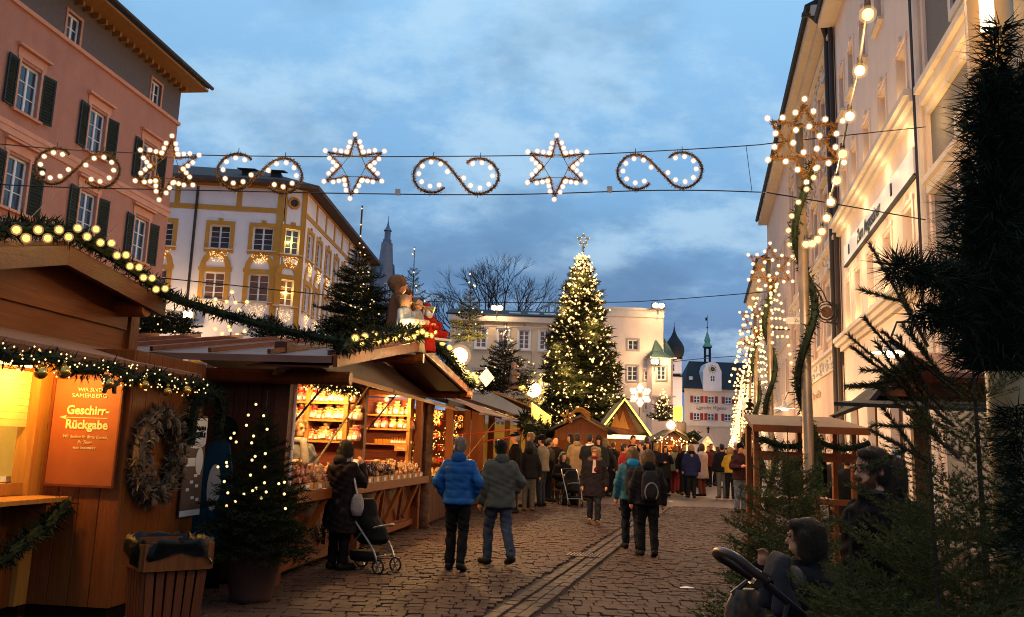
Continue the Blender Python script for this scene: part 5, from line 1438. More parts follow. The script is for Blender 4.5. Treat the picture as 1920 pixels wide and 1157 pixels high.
def bag_meshes(m):
    gg = rng(len(m)); b = MB(); prof = [(.055,0),(.075,.02),(.082,.07),(.070,.12),(.03,.155),(.022,.165),(.045,.20),(.062,.225)]
    b.lathe(prof, 10); b.v = [(x_*(1+gg.normal()*.07), y_*(1+gg.normal()*.07), z_+(gg.normal()*.008 if z_ > .15 else 0)) for x_,y_,z_ in b.v]
    return b.mesh("wrapped_bag", M[m], True)
BAGS = {m: bag_meshes(m) for m in ('cello','cello_red','cello_gold')}
b = MB()
for s_ in (-1,1): b.ball((s_*.032,-.03,.165),(.03,.012,.018),6,4)
b.ball((0,-.032,.165),.012,6,4); b.box(-.02,-.008,-.04,-.034,.11,.16); b.box(.008,.02,-.04,-.034,.115,.16)
BOWS = {m: (lambda bb: bb.mesh("bow", M[m]))(b) for m in ('ribbon_red','ribbon_gold')}
b = MB(); b.box(-.035,.035,-.088,-.084,.03,.085); CARD = b.mesh("label_card", M['paper'])
b = MB(); b.lathe([(.030,0),(.036,.005),(.036,.07),(.028,.082)], 10); JAR = {m: b.mesh("jar", M[m], False) for m in ('honey','dark_jam','white_lid')}
b = MB(); b.lathe([(.031,.083),(.031,.10),(.028,.102)], 10); LID = {m: b.mesh("lid", M[m]) for m in ('white_lid','gold')}
b = MB(); b.lathe([(.024,0),(.026,.004),(.026,.07),(.012,.09),(.010,.115),(.012,.118)], 10); BOT = b.mesh("bottle", M['honey'], False)
b = MB(); b.lathe([(.0268,.015),(.0268,.06)], 10); BLAB = b.mesh("bottle_label", M['paper'])
ORD = ["first","second","third","fourth","fifth","sixth","seventh","eighth","ninth","tenth","eleventh","twelfth","thirteenth","fourteenth"]
def put_bag(P, kind, bow, sc, lab, grp, rz=0.0, card=True, cat="gift bag"):
    t = thing("sweet_bag", lab, cat, P, rz2 - PI/2 + rz, grp)
    sc *= .95; link("wrapped_bag", BAGS[kind], t, sc=sc); link("bow", BOWS[bow], t, sc=sc)
    if card: link("label_card", CARD, t, sc=sc)
    return t
kname = {'cello':'clear','cello_red':'red','cello_gold':'golden'}
def shelf_row(ui, z_, items, where, grp):
    items = sorted(items, key=lambda i: i[0]); full = []
    for a, b_ in zip(items, items[1:] + [None]):          # close the wider gaps with smaller bags
        full.append(a)
        if b_ and b_[0]-a[0] > 11:
            m_ = int((b_[0]-a[0])/9); full += [(a[0]+(b_[0]-a[0])*k/(m_+0.0), ['cello','cello_gold','cello_red'][(k+int(a[0]))%3], ['ribbon_red','ribbon_gold'][(k+int(a[0]))%2], .62+.09*((k*3+int(a[0]))%4)) for k in range(1, m_)]
    items = full
    xb = (3.0, 6.98)[ui] - .15; Yp = (A0 + us2*xb).y
    n_ = 0
    for px, kind, bow, sc in items:
        p = L2(px, 800, Yp); P = A0 + us2*xb - ns2*p.y + Vector((0,0,z_))
        lab = f"{kname[kind]} bag of sweets, {ORD[n_] if n_ < 14 else 'number %d' % (n_+1)} from the left on {where}"; n_ += 1
        put_bag(P, kind, bow, sc, lab, grp, rz=((int(px)*7)%10-5)*.04)
shelf_row(0, 2.10, [(556,'cello_red','ribbon_red',.95),(568,'cello_red','ribbon_red',1.0),(580,'cello','ribbon_red',1.0),(590,'cello_red','ribbon_red',.9),(620,'cello_gold','ribbon_gold',1.05),(656,'cello','ribbon_gold',1.0)], "the near unit's top shelf", "sweet bags on the near shelves")
shelf_row(0, 1.855, [(546,'cello_red','ribbon_gold',.9),(560,'cello','ribbon_red',.95),(574,'cello_red','ribbon_red',1.0),(586,'cello_red','ribbon_red',.95),(614,'cello_gold','ribbon_gold',1.05),(632,'cello','ribbon_gold',.95),(642,'cello_gold','ribbon_gold',1.0),(656,'cello','ribbon_red',1.0),(670,'cello','ribbon_gold',.95)], "the near unit's middle shelf", "sweet bags on the near shelves")
shelf_row(0, 1.56, [(574,'cello_red','ribbon_red',.9),(610,'cello','ribbon_gold',1.15),(641,'cello_gold','ribbon_gold',1.1),(668,'cello_red','ribbon_red',1.05)], "the near unit's lowest shelf", "sweet bags on the near shelves")
shelf_row(1, 2.10, [(707,'cello','ribbon_gold',1.05),(718,'cello_gold','ribbon_gold',.95),(742,'cello_gold','ribbon_gold',1.2),(764,'cello','ribbon_gold',1.0)], "the far unit's top shelf", "sweet bags on the far shelves")
shelf_row(1, 1.84, [(706,'cello_red','ribbon_red',1.1),(719,'cello_red','ribbon_red',1.1),(736,'cello_gold','ribbon_gold',1.1),(751,'cello_gold','ribbon_gold',1.1),(769,'cello_red','ribbon_red',1.05)], "the far unit's middle shelf", "sweet bags on the far shelves")
xb = 6.98-.15; Yp = (A0+us2*xb).y
for k in range(6):
    p = L2(704+k*5.2,800,Yp); P = A0+us2*xb-ns2*p.y+Vector((0,0,1.565)); t = thing("honey_jar", f"small amber jar, {ORD[k]} from the left on the far unit's lowest shelf","jar",P,rz2-PI/2,"jars on the far unit"); link("jar",JAR['honey'],t,sc=.9); link("lid",LID['gold'],t,sc=.9)
for k in range(8):
    p = L2(735+k*5.2,800,Yp); P = A0+us2*xb-ns2*p.y+Vector((0,0,1.565)); t = thing("spirit_bottle", f"small white-labelled bottle, {ORD[k]} from the left on the far unit's lowest shelf","bottle",P,rz2-PI/2,"bottles on the far unit"); link("bottle",BOT,t,sc=1.0); link("bottle_label",BLAB,t)
for k, (px, z_) in enumerate(((658,.97),(668,.97),(658,1.075),(668,1.075),(676,.97))):
    P = A0+us2*2.75-ns2*L2(px,860,(A0+us2*2.75).y).y+Vector((0,0,z_+.12)); t = thing("jam_jar", f"white jar, {['lower left','lower middle','upper left','upper right','lower right'][k]} of the stack beside the near post","jar",P,rz2-PI/2,"jars by the near post"); link("jar",JAR['white_lid'],t,sc=1.15); link("lid",LID['white_lid'],t,sc=1.15)
q = MB(); q.box(2.5,2.98,.12,1.6,.97,1.088); q.build("display_step", M['wood_red'], STL)
sg_ = thing("price_sign","orange price sign hanging under the far unit's jars","sign",A0+us2*6.68-ns2*L2(751,836,(A0+us2*6.68).y).y+Vector((0,0,1.49)),rz2-PI/2)
M['orange_card']=mat("orange_card",(0.65,0.20,0.03),.6); q=MB(); q.box(-.12,.12,-.004,.004,-.055,.055); q.build("card",M['orange_card'],sg_)
text("lettering","Honig",.06,M['white_paint'],sg_,(0,-.0065,0),RT)
# punnets of sweets along the counter
M['card_tray']=mat("brown_card_tray",(0.36,0.19,0.08),.7,var=.15); gg=rng(71)
for k in range(15):
    x_ = .55+k*.44
    cols_=[('cello','cello_red'),('cello_red','cello_gold'),('dark_jam','cello'),('dark_jam','dark_jam')][[0,1,0,1,0,1,3,3,2,3,2,1,0,1,0][k]]
    t = thing("sweet_punnet", f"card punnet of {['clear','red','mixed','striped'][k%4]} sweets, {(ORD+['fifteenth'])[k]} from the near end of the counter","punnet",A0+us2*x_-ns2*(.05)+Vector((0,0,.967)),rz2,"punnets along the counter front")
    q=MB()
    for f_ in ((-.19,.19,-.17,-.16,0,.09),(-.19,.19,.16,.17,0,.13),(-.19,-.18,-.16,.16,0,.10),(.18,.19,-.16,.16,0,.10),(-.18,.18,-.16,.16,0,.01)): q.box(*f_)
    q.build("tray",M['card_tray'],t)
    for ci in range(2):
        q=MB()
        for j in range(18):
            px_,py_=gg.uniform(-.16,.16),gg.uniform(-.13,.14); h_=.08+gg.random()*.16
            q.lathe([(.02,0),(.032,.03),(.03,.06),(.008,.085),(.022,.11)],6,(px_,py_,h_-.06+.10*(py_+.1)))
        q.build("sweets",M[cols_[ci]],t,True)["kind"]="stuff"
    q=MB(); q.box(-.06,.06,-.178,-.172,.02,.075); q.build("price_card",M['paper'],t)
for k,(x_,y_,kind,sc) in enumerate(((.5,.42,'cello',1.5),(.9,.45,'cello',1.6),(1.25,.42,'cello_red',1.5),(1.65,.45,'cello',1.5),(2.05,.42,'cello_red',1.4),(2.45,.45,'cello',1.3),(3.5,.42,'cello_gold',1.6),(3.8,.45,'cello',1.8),(4.2,.42,'cello_red',1.4),(4.6,.42,'cello_red',1.4),(5.0,.42,'cello_red',1.4),(5.5,.42,'cello',1.4),(6.0,.42,'cello',1.3),(6.5,.42,'cello_gold',1.5))):
    put_bag(A0+us2*x_-ns2*y_+Vector((0,0,.967)),kind,'ribbon_red' if kind=='cello_red' else 'ribbon_gold',sc,f"{kname[kind]} sweet bag standing on the counter, {ORD[k]} from the near end","bags standing on the counter",card=False)
# fir swag with lights inside the near bay
garland([(0.2,.05,2.32),(1.0,.05,2.26),(2.0,.05,2.24),(2.95,.05,2.30)], .10, 260, .09, .02, 91, parent=STL, name="inner_garland")
specks(STL,[(gg.uniform(.2,2.95),gg.uniform(-.08,.02),gg.uniform(2.12,2.34)) for k in range(60)],.012,'fairy',"fairy_lights")
lamp((1.4,.30,2.28),165,(1,.58,.20),.12,"stall_lamp",STL); lamp((2.3,.35,2.3),80,(1,.62,.24),.1,"stall_lamp",STL); lamp((4.6,.3,2.25),165,(1,.58,.20),.12,"stall_lamp",STL); lamp((6.3,.4,2.3),80,(1,.62,.24),.1,"stall_lamp",STL)
for x_ in (1.4,2.3,4.6,6.3): bulb(STL,(x_,.5,2.36),.035,'bulb_deep')
# garland with yellow bulbs on the gable edge
ge=[E_+ns2*.06+Vector((0,0,.10)),P_2+ns2*.06+Vector((0,0,.10)),Q_+ns2*.06+Vector((0,0,.10))]
garland(smooth_path([tuple(L2v(p)) for p in ge],16),.12,380,.10,.022,93,parent=STL,name="gable_garland")
for zx,zy in ((345,1018),(400,1062),(443,1003),(515,1040),(540,985),(580,1045),(617,990),(660,1030),(693,985),(743,1025),(780,985),(838,970),(885,1015),(940,1005),(975,965),(1030,955),(1075,985),(1120,995),(1155,958),(1232,1068),(1305,1110)):
    px,py=580+zx/5.26,440+zy/5.26; Yb=8.7+(px-622)/(783-622)*3.3; bulb(STL,L2v(at(px,py,Yb-.15)+ns2*.12),.031,'bulb_y')
for zx,zy in ((140,20),(205,60),(240,110),(265,155),(300,215),(345,240),(382,300),(418,340),(472,358),(447,325),(490,395)):
    px,py=790+zx/5.26,640+zy/5.26; Yb=12.0+(px-783)/(880-783)*3.9; bulb(STL,L2v(at(px,py,Yb-.15)+ns2*.12),.034,'bulb_y')
for px,py,Yb in ((660,640,9.4),(720,630,10.6),(780,622,11.8),(840,670,14.0)): lamp(L2v(at(px,py,Yb)+ns2*.4),4.5,(1,.60,.12),.06,"garland_lamp",STL)
# linking garland between the two roofs
hg=[at(292,546,8.35),at(345,566,8.4),at(430,592,8.45),at(520,617,8.5),at(600,634,8.6),at(645,640,8.7)]
tag(garland(smooth_path(hg,5),.085,700,.075,.016,95,name="swag_garland"),"dark fir garland slung from the hut roof to the stall gable","garland")
# globe floodlights on stands
def globe(px,py,Y,lab,power,r=.14):
    p=at(px,py,Y); t=thing("globe_lamp",lab,"floodlight",p,0)
    q=MB(); q.ball((0,0,0),r,16,12); q.cur=1; q.ball((0,0,0),r*1.45,16,12); q.build("globe",[M['flood'],M['halo']],t,True)  # larger ball is a painted halo round the globe
    q=MB(); q.tube([(0,.08,-r*.6),(0,.25,-.3),(0,.25,-.75)],.02,6); q.build("bracket",M['iron'],t)
    lamp((.22,-.28,-.05),power,(1,.56,.22),.12,"globe_light",t)
globe(862,667,15.2,"glaring globe lamp at the right foot of the sweets stall gable",700)
globe(1001,731,27,"glaring globe lamp in front of the tall fir's lower left side",800,.23)
globe(1258,797,38,"glaring round lamp over the last hut before the gate house",300,.18)

# ================================================================== FIGURES AND TREES ON THE STALL ROOF
pr=at(662,652,12.4)
RT1=thing("roof_fir","bushy dark fir with a bare leader standing on the sweets stall roof","fir tree",pr,0)
h1=at(660,440,12.4).z-pr.z
fir(RT1,h1,.66,z0=.06,whorls=22,per=11,seed=61,nl=.10,nw=.026,n_side=8,n_need=12,power=.75,el0=.7,el1=-.05,leader=.10)
q=MB(); q.tube([(0,0,h1),(0,0,at(660,385,12.4).z-pr.z)],.014,5); q.build("leader",M['bark'],RT1)
gg=rng(8); specks(RT1,[((1-t)*.55*gg.uniform(-.2,1.0),-(1-t)*.45*gg.uniform(.3,1),t*h1) for t in gg.uniform(.12,1.0,34)]+[(0,-.03,h1+.15+k*.25) for k in range(2)],.014)
for (px,py,Y,Hp,rad,lab,sd) in ((768,640,13.2,462,.42,"thin fir with upright bare shoots behind the roof figures",62),(878,640,15.6,505,.40,"thin fir top behind the glaring globe lamp on the stall roof",63),(268,628,12.5,560,.50,"small fir on the roof behind the hut, left of its pair",64),(322,628,12.8,575,.45,"small fir on the roof behind the hut, right of its pair",65),(505,640,12.8,585,.35,"small fir top showing behind the slung garland",66),(945,735,26,605,.95,"fir with few lights on the roof of the icicle-lit stall",67),(993,760,27,660,.6,"thin fir behind the far globe lamp",68),(1243,790,41,728,.75,"small fir full of golden lights on the last hut's roof",69)):
    pr=at(px,py,Y); t=thing("roof_fir",lab,"fir tree",pr,0,"small firs set on the stall roofs"); hh=at(px,Hp,Y).z-pr.z
    k_=Y/12.5
    fir(t,hh,rad,z0=.03,whorls=12 if sd!=67 else 18,per=7,seed=sd,nl=.13,nw=.032,n_side=5,n_need=9,power=.7,el0=1.05 if sd in(62,63,66) else .7,el1=.25,leader=.2)
    nsp=(60 if sd==69 else 30 if sd==67 else 0 if sd==66 else 10)
    if nsp: specks(t,[((1-u)*rad*gg.uniform(-1,1),-(1-u)*rad*.6*gg.random()-.02,u*hh) for u in gg.uniform(.05,.98,nsp)],.014*k_,'fairy')
lamp(at(1243,760,40)+Vector((0,-.8,0)),40,(1,.66,.25),.2,"tree_lamp")
# ================================================================== ORNAMENT STALL (second in the row)
S2=A0+us2*7.2
ST2=thing("ornament_stall","glowing ornament stall with red braces, second in the left row","market stall",S2,rz2)
q=MB(); pts=[(0.2+.012*math.sin(k*2.1),-.05,k*.24) for k in range(11)]; q.tube(pts,[.135+.015*math.sin(k*3.3) for k in range(11)],12); q.build("log_post",M['bark_log'],ST2,True)
for x_ in (3.0,5.6,8.1): bx(ST2,"post",'wood_mid',(x_-.08,x_+.08,-.08,.08,0,2.5))
bx(ST2,"counter_top",'wood_darkx',(.4,8.2,-.35,.5,.94,.98)); planks(ST2,.4,8.2,-.05,.05,.93,20,'wood_dark')
bx(ST2,"back_wall",'wood_red',(.1,8.2,1.9,1.95,0,2.6)); bx(ST2,"end_wall",'wood_red',(8.15,8.2,.1,1.9,0,2.6))
q=MB(); q.slab([(-.3,-.55,2.42),(8.4,-.55,2.48),(8.4,2.4,3.2),(-.3,2.4,3.2)],.08); q.build("roof",M['felt'],ST2)
q=MB(); q.slab([(1.6,-.95,2.28),(8.6,-.95,2.42),(8.6,-.3,2.62),(1.6,-.3,2.60)],.03); q.build("flap",M['awning'],ST2)
M['red_tube']=mat("red_painted_brace",(0.50,0.03,0.015),.4)
for a,b_ in (((4.2,-.1,1.85),(8.6,-1.05,2.15)),((7.9,-.1,1.75),(9.3,-1.05,1.98))):
    q=MB(); q.tube([a,b_],.022,6); q.build("brace",M['red_tube'],ST2)
q=MB(); q.tube([(5.9,-.7,2.3),(.9,-.45,.95)],.010,5); q.build("prop_pole",M['wood_pale'],ST2)
OD=thing("ornament_display","dense display of small glowing straw and glass ornaments in the second stall","display",S2+us2*3.0-ns2*.5,rz2)
q=MB()
for z_ in (1.3,1.6,1.9,2.2,2.4): q.tube([(-2.5,0,z_),(5,0,z_)],.008,4)
q.build("rack_rail",M['wood_pale'],OD)
M['straw']=mat("straw_gold",(0.60,0.34,0.10),.5,var=.3,scale=20); orn=[]
b=MB(); b.tube([(.05*math.cos(a),0,.05*math.sin(a)) for a in np.linspace(0,2*PI,9)[:-1]],.012,4,closed=True); orn.append(b.mesh("hanging_ornament",M['straw']))
b=MB()
for k in range(4): b.beam((-.055*math.cos(k*PI/4),0,-.055*math.sin(k*PI/4)),(.055*math.cos(k*PI/4),0,.055*math.sin(k*PI/4)),.014,.01)
orn.append(b.mesh("hanging_ornament",M['straw']))
b=MB(); b.ball((0,0,0),.045,8,6); orn.append(b.mesh("hanging_ornament",M['gold'],True))
b=MB(); b.prism([(0,-.06),(.055,.0),(.05,.035),(.025,.045),(0,.025),(-.025,.045),(-.05,.035),(-.055,0)],-.01,.01); orn.append(b.mesh("hanging_ornament",M['ribbon_red']))
for k in range(150): link("hanging_ornament",orn[int(gg.integers(4))],OD,(gg.uniform(-2.4,4.6),gg.uniform(-.06,.06),[1.24,1.54,1.84,2.14,2.34][k%5]+gg.uniform(-.05,.03)),sc=gg.uniform(.8,1.5),rz=gg.uniform(-1.5,1.5))
specks(OD,[(gg.uniform(-2.4,3.8),-.1-gg.random()*.2,gg.uniform(1.0,2.35)) for k in range(90)],.016,'fairy')
q=MB()
for k in range(60): q.lathe([(.03,0),(.04,.03),(.025,.07),(.006,.10)],6,(gg.uniform(-2.3,4.5),gg.uniform(-.5,-.15),.985))
q.build("small_ornaments",M['straw'],OD)["kind"]="stuff"
for x_ in (1.5,3.6,6.4): lamp((x_,.3,2.2),80,(1,.50,.13),.1,"stall_lamp",ST2)
lamp((1.2,-.2,1.25),9,(1,.55,.15),.08,"counter_lamp",ST2)
for k,(px,py) in enumerate(((886,806),(893,806))):
    pass
# roof garland bulbs further along
b_px=((965,730),(975,738),(985,744),(992,748))
# ================================================================== ICICLE-LIT STALL (third)
S3=A0+us2*17.5
ST3=thing("snack_stall","pale yellow lit snack stall with icicle lights and hanging fir boughs","market stall",S3,rz2)
for x_ in (0,4.5,9,13): bx(ST3,"post",'wood_mid',(x_-.09,x_+.09,-.09,.09,0,2.6))
bx(ST3,"back_wall",'cream_in',(0,13,1.8,1.85,0,2.7)); bx(ST3,"end_wall",'cream_in',(12.95,13,.1,1.8,0,2.7)); bx(ST3,"counter_top",'wood_pale',(.1,13,-.3,.5,.95,.99)); planks(ST3,.1,13,-.05,.05,.94,26,'wood_red')
q=MB(); q.slab([(-2.2,-.7,2.62),(13.5,-.7,2.72),(13.5,2.6,3.6),(-2.2,2.6,3.6)],.09); q.build("roof",M['wood_darkx'],ST3)
q=MB(); q.slab([(-1.5,-1.3,2.85),(8,-1.3,2.95),(8,-.2,3.25),(-1.5,-.2,3.25)],.05); q.build("awning",M['wood_pale'],ST3)
gg=rng(15); q=MB()
for k in range(95):
    x_=-1.4+9.3*k/95; l_=gg.uniform(.18,.42); q.tube([(x_,-1.36,2.90),(x_,-1.36,2.90-l_)],[.018,.006],4); q.ball((x_,-1.36,2.90),.035,5,4)
q.build("icicle_lights",glow("icicle_gold",(1,.55,.10),1.7),ST3)["kind"]="stuff"
lamp((1,-1.7,2.8),16,(1,.55,.14),.2,"icicle_lamp",ST3); lamp((6,-1.7,2.9),16,(1,.55,.14),.2,"icicle_lamp",ST3)
for x_ in (1.5,5,9): lamp((x_,.5,2.2),110,(1,.72,.2),.12,"stall_lamp",ST3)
for x_ in (-1.0,.0,1.2,2.2,3.6,5.0,6.5): bulb(ST3,(x_,-1.0,3.42),.085,'bulb_y')
hang=[(x_,-1.1+.15*math.sin(x_*2),2.35+.18*math.sin(x_*1.4)) for x_ in np.linspace(-.8,14,22)]
tag(garland([tuple(S3+us2*p[0]-ns2*p[1]+Vector((0,0,p[2]))) for p in hang],.34,110,.26,.06,101,name="bough_garland"),"thick swag of dark fir boughs hanging from the icicle-lit stall","garland")
for x_,z_ in ((-.2,1.95),(2.5,2.05),(6,1.9)):
    pass
# ================================================================== FAR HUTS
def far_hut(lab,px0,px1,Y,z_e,z_r,depth,wallm,roofm,power,rz=0.0,name="far_hut",open_z=(1.0,2.0)):
    a=at(px0,850,Y); b_=at(px1,850,Y); W=b_.x-a.x; t=thing("market_hut",lab,"market hut",(a.x,Y,0),rz)
    bx(t,"counter_panel",wallm,(0,W,-.02,.02,0,open_z[0])); bx(t,"back_wall",wallm,(0,W,depth-.05,depth,0,z_e)); bx(t,"side_wall",wallm,(0,.05,.03,depth-.06,0,z_e)); bx(t,"side_wall",wallm,(W-.05,W,.03,depth-.06,0,z_e))
    bx(t,"fascia",wallm,(0,W,-.03,.02,open_z[1],z_e))
    for x_ in (.0,W*.5,W-.1): bx(t,"post",'wood_mid',(x_,x_+.1,-.06,-.025,0,z_e))
    q=MB(); q.slab([(-.4,-.5,z_e),(W/2,-.5,z_r),(W/2,depth+.4,z_r),(-.4,depth+.4,z_e)],.07); q.slab([(W/2,-.5,z_r),(W+.4,-.5,z_e),(W+.4,depth+.4,z_e),(W/2,depth+.4,z_r)],.07); q.build("roof",M[roofm],t)
    q=MB(); q.add([(.0,-.025,z_e),(W,-.025,z_e),(W/2,-.025,z_r-.1)],[(0,1,2)]); q.build("gable",M[wallm],t,fix=False)
    if power: lamp((W/2,.6,z_e-.35),power,(1,.50,.12),.15,"hut_lamp",t)
    return t,W
CH,W_=far_hut("small hut with a carved wooden comet on its roof under the tall fir",1040,1138,33,2.35,3.0,2.2,'wood_mid','roof_brown',70)
q=MB()
for k in range(4):
    pts=[(.45+s_*.75,-.52-.04*k,2.85+.22*math.sin(min(1,s_*1.15)*PI*.62)*1.6+.075*k*s_-.35*s_*s_) for s_ in np.linspace(0,1.1,10)]; q.tube(pts,.028,5)
for k in range(5):
    a=PI*2*k/5+.4; q.beam((.42,-.58,2.86),(.42+.27*math.cos(a),-.58,2.86+.27*math.sin(a)),.09,.05,up=(0,1,0))
q.build("comet",M['wood_pale'],CH)
YHUT,W_=far_hut("hut with a glowing yellow gable edge right of the tall fir",1136,1198,37,2.35,3.85,2.5,'wood_mid','felt',160)
YL=M['yellow_tube']=glow("yellow_tube",(1,.62,.10),2.6)
q=MB(); q.tube([(-.42,-.56,2.36),(W_/2,-.56,3.86),(W_+.42,-.56,2.36)],.05,6); q.build("light_tube",YL,YHUT)
q=MB(); q.box(-.3,W_+.2,-.62,-.52,2.18,2.34); q.build("lit_sign",glow("lit_sign_band",(1,.72,.30),2.6),YHUT); lamp((W_/2,-.9,2.2),40,(1,.6,.2),.2,"sign_lamp",YHUT)
text("lettering","Schmankerl",.22,M['bark'],YHUT,(W_/2,-.66,2.5),RT); 
q=MB(); q.prism([(.2,2.7),(.4,3.3),(.55,2.9),(.7,3.4),(.9,2.8),(1.0,2.6)],-.06,-.03); q.build("crib_relief",M['wood_pale'],YHUT)
LHUT,W_=far_hut("low hut with lit ladder shelves just before the gate house",1234,1290,38.5,2.15,2.75,2.2,'wood_dark','felt',130)
for k in range(8): bx(LHUT,"ladder_rung",'wood_pale',(.25,.6,-.10,-.065,.9+k*.15,.95+k*.15))
for x_ in (.1,.62): bx(LHUT,"ladder_rail",'wood_pale',(x_,x_+.06,-.10,-.065,.8,2.1))
q=MB(); q.box(1.0,1.3,-.3,-.1,1.35,2.05); q.build("lit_panel",glow("lit_panel",(1,.62,.2),3.0),LHUT)
q=MB(); q.lathe([(.30,0),(.34,.2),(.34,.5),(.28,.55)],12,(1.15,1.1,2.55)); q.build("barrel",M['grey_band'],LHUT,True)
q=MB(); q.box(.72,1.12,.2,.28,3.1,3.75); q.build("lantern_sign",glow("lantern_sign",(1,.42,.05),.9),LHUT)
specks(LHUT,[(gg.uniform(-.3,1.5),-.55,gg.uniform(2.0,2.35)) for k in range(30)],.04,'fairy')
tag(garland([tuple(at(1288,818,37.5)),tuple(at(1300,812,37.5)),tuple(at(1312,824,37.5))],.3,70,.25,.06,103,name="bough_garland"),"dark fir bough hanging at the low hut's right corner","garland")
# snowflake lamp on a bracket
sfp=at(1200,741,55); SF=thing("snowflake_light","bright white snowflake light in front of the white oriel wall","light ornament",sfp,0)
q=MB()
for k in range(6):
    a=k*PI/3+PI/6; q.tube([(0,0,0),(.62*math.cos(a),0,.62*math.sin(a))],.02,5)
q.tube([(.3*math.cos(a),0,.3*math.sin(a)) for a in np.linspace(0,2*PI,13)[:-1]],.02,5,closed=True); q.tube([(0,.05,-.6),(-.1,.05,-2.2)],.03,5); q.build("frame",M['frame_green'],SF)
for k in range(6):
    a=k*PI/3+PI/6
    for r_ in (.30,.62): bulb(SF,(r_*math.cos(a),-.05,r_*math.sin(a)),.13,'bulb')
    for s_ in (-.22,.22): bulb(SF,(.5*math.cos(a+s_),-.05,.5*math.sin(a+s_)),.11,'bulb')
lamp(sfp+Vector((0,-.6,0)),60,(1,.78,.5),.3,"snowflake_lamp")
st2=at(432,580,30); SS=thing("light_star","small spiky bulb star glowing above the stall roof by the slung garland","light ornament",st2,.3)
sp=star_pts(.62,.3); q=MB(); q.tube(sp,.02,5,closed=True); q.tube([(0,0,-.3),(.15,0,-1.3)],.03,5); q.build("frame",M['frame_green'],SS)
for k in range(12): bulb(SS,tuple(sp[k]),.06,'bulb_deep')
for k in range(5): bulb(SS,(-.45+.25*k,-.05,-.75-.15*(k%2)),.06,'bulb_deep')

# ================================================================== POTTED FIR BESIDE THE STALL
pp_=gp(478,1112); pp_=Vector((at(480,1000,8.55).x,8.55,0))
PT=thing("potted_fir","dark potted fir with small white lights between hut and sweets stall","fir tree",pp_,0)
fir(PT,2.02,.60,z0=.50,whorls=24,per=11,seed=77,nl=.11,nw=.020,n_side=8,n_need=13,power=.95,el0=.8,el1=.0,leader=.08)
q=MB(); q.lathe([(.19,0),(.20,.05),(.27,.42),(.29,.44),(.29,.5),(.25,.5),(.24,.44)],16); M['terracotta']=mat("dark_terracotta",(0.05,0.02,0.012),.8,var=.2); q.build("pot",M['terracotta'],PT,True)
for zx,zy in ((813,57),(768,120),(858,124),(757,180),(878,203),(685,226),(799,243),(697,278),(665,255),(788,283),(868,346),(808,362),(790,384),(640,398),(643,420),(590,424),(865,425),(781,472),(627,510),(863,517),(947,522),(980,514),(648,576),(793,563),(814,549),(873,571),(743,582),(844,606),(979,583),(691,628),(641,652),(986,668)):
    px,py=220+zx/3.128,740+zy/3.128; o_=link("fairy_light",spm,PT,tuple(at(px,py,8.55-.30)-pp_),sc=.19)
# ================================================================== RACK STALL AND ROOFED STALL ON THE RIGHT
M['lath']=wood("orange_lath",(0.17,0.042,0.010),(0.24,0.065,0.016))
RK=thing("open_rack_stall","open wooden rack stall with tan roof and fir garland behind the lamp pole","market stall",(at(1418,900,12.6).x,12.6,0),.02)
WK=at(1603,900,12.6).x-at(1418,900,12.6).x; zt=at(1500,800,12.6).z
for x_,y_ in ((0,0),(WK,0),(.1,.7),(WK*.62,.7),(WK*.80,.7),(WK,.7)): bx(RK,"post",'lath',(x_-.035,x_+.035,y_-.035,y_+.035,0,zt))
for z_ in (.93,.46): bx(RK,"rail",'lath',(.04,WK-.04,-.03,.03,z_-.04,z_+.04))
bx(RK,"top_rail",'lath',(.04,WK-.04,-.035,.03,1.50,1.63)); bx(RK,"bench",'lath',(.14,WK-.04,.5,.9,.9,.95))
q=MB(); q.slab([(-.12,-.22,zt),(WK+.15,-.22,zt),(WK+.10,.9,zt+.20),(.10,.9,zt+.20)],.06); q.build("roof",mat('rack_roof_felt',(0.15,0.075,0.045),.8,var=.15),RK); bx(RK,"eaves_board",'lath',(-.12,WK+.15,-.26,-.225,zt-.10,zt))
garland([(x_,-.27,zt-.20-.10*abs(math.sin(x_*4.0))) for x_ in np.linspace(-.05,WK+.12,30)],.085,420,.075,.018,111,parent=RK,name="garland")
lamp((WK*.85,.9,1.75),10,(1,.8,.55),.1,"rack_lamp",RK)
b=MB(); b.box(-.09,.09,-.03,.03,0,.62); cm_=b.mesh("hanging_coat",M['black'])
for k in range(9): 
    o_=link("hanging_coat",cm_,None,RK.location+Vector((WK*.45+k*.075,.70,.98)),sc=(.35,1,1)); tag(o_,f"dark garment hanging inside the rack stall, {ORD[k]} from the left of its row","garment","garments hanging in the rack stall")
b=MB(); b.ball((0,0,0),(.10,.09,.09),10,8); 
for s_ in (-1,1): b.ball((s_*.075,0,.085),.032,6,5)
tp=thing("panda_cap","white and black panda cap on the shelf of the rack stall","cap",RK.location+Vector((WK*.66,.72,1.40)),0); b.build("cap",M['paper'],tp,True)
q=MB(); 
for s_ in (-1,1): q.ball((s_*.04,-.085,.015),(.022,.012,.028),6,5); q.ball((s_*.078,-.012,.09),.026,6,5)
q.build("eye_patch",M['black'],tp)
gb=thing("green_backpack","small green rucksack with lime flap hung beside the lamp pole","rucksack",at(1528,895,11.9),.2)
M['green_cloth']=mat("green_cloth",(0.02,0.09,0.025),.8); M['lime_cloth']=mat("lime_cloth",(0.30,0.36,0.06),.7)
q=MB(); q.ball((0,0,-.02),(.125,.08,.17),12,8); q.build("bag_body",M['green_cloth'],gb,True); q=MB(); q.ball((0,-.02,.12),(.11,.085,.07),12,6); q.build("flap",M['lime_cloth'],gb,True)
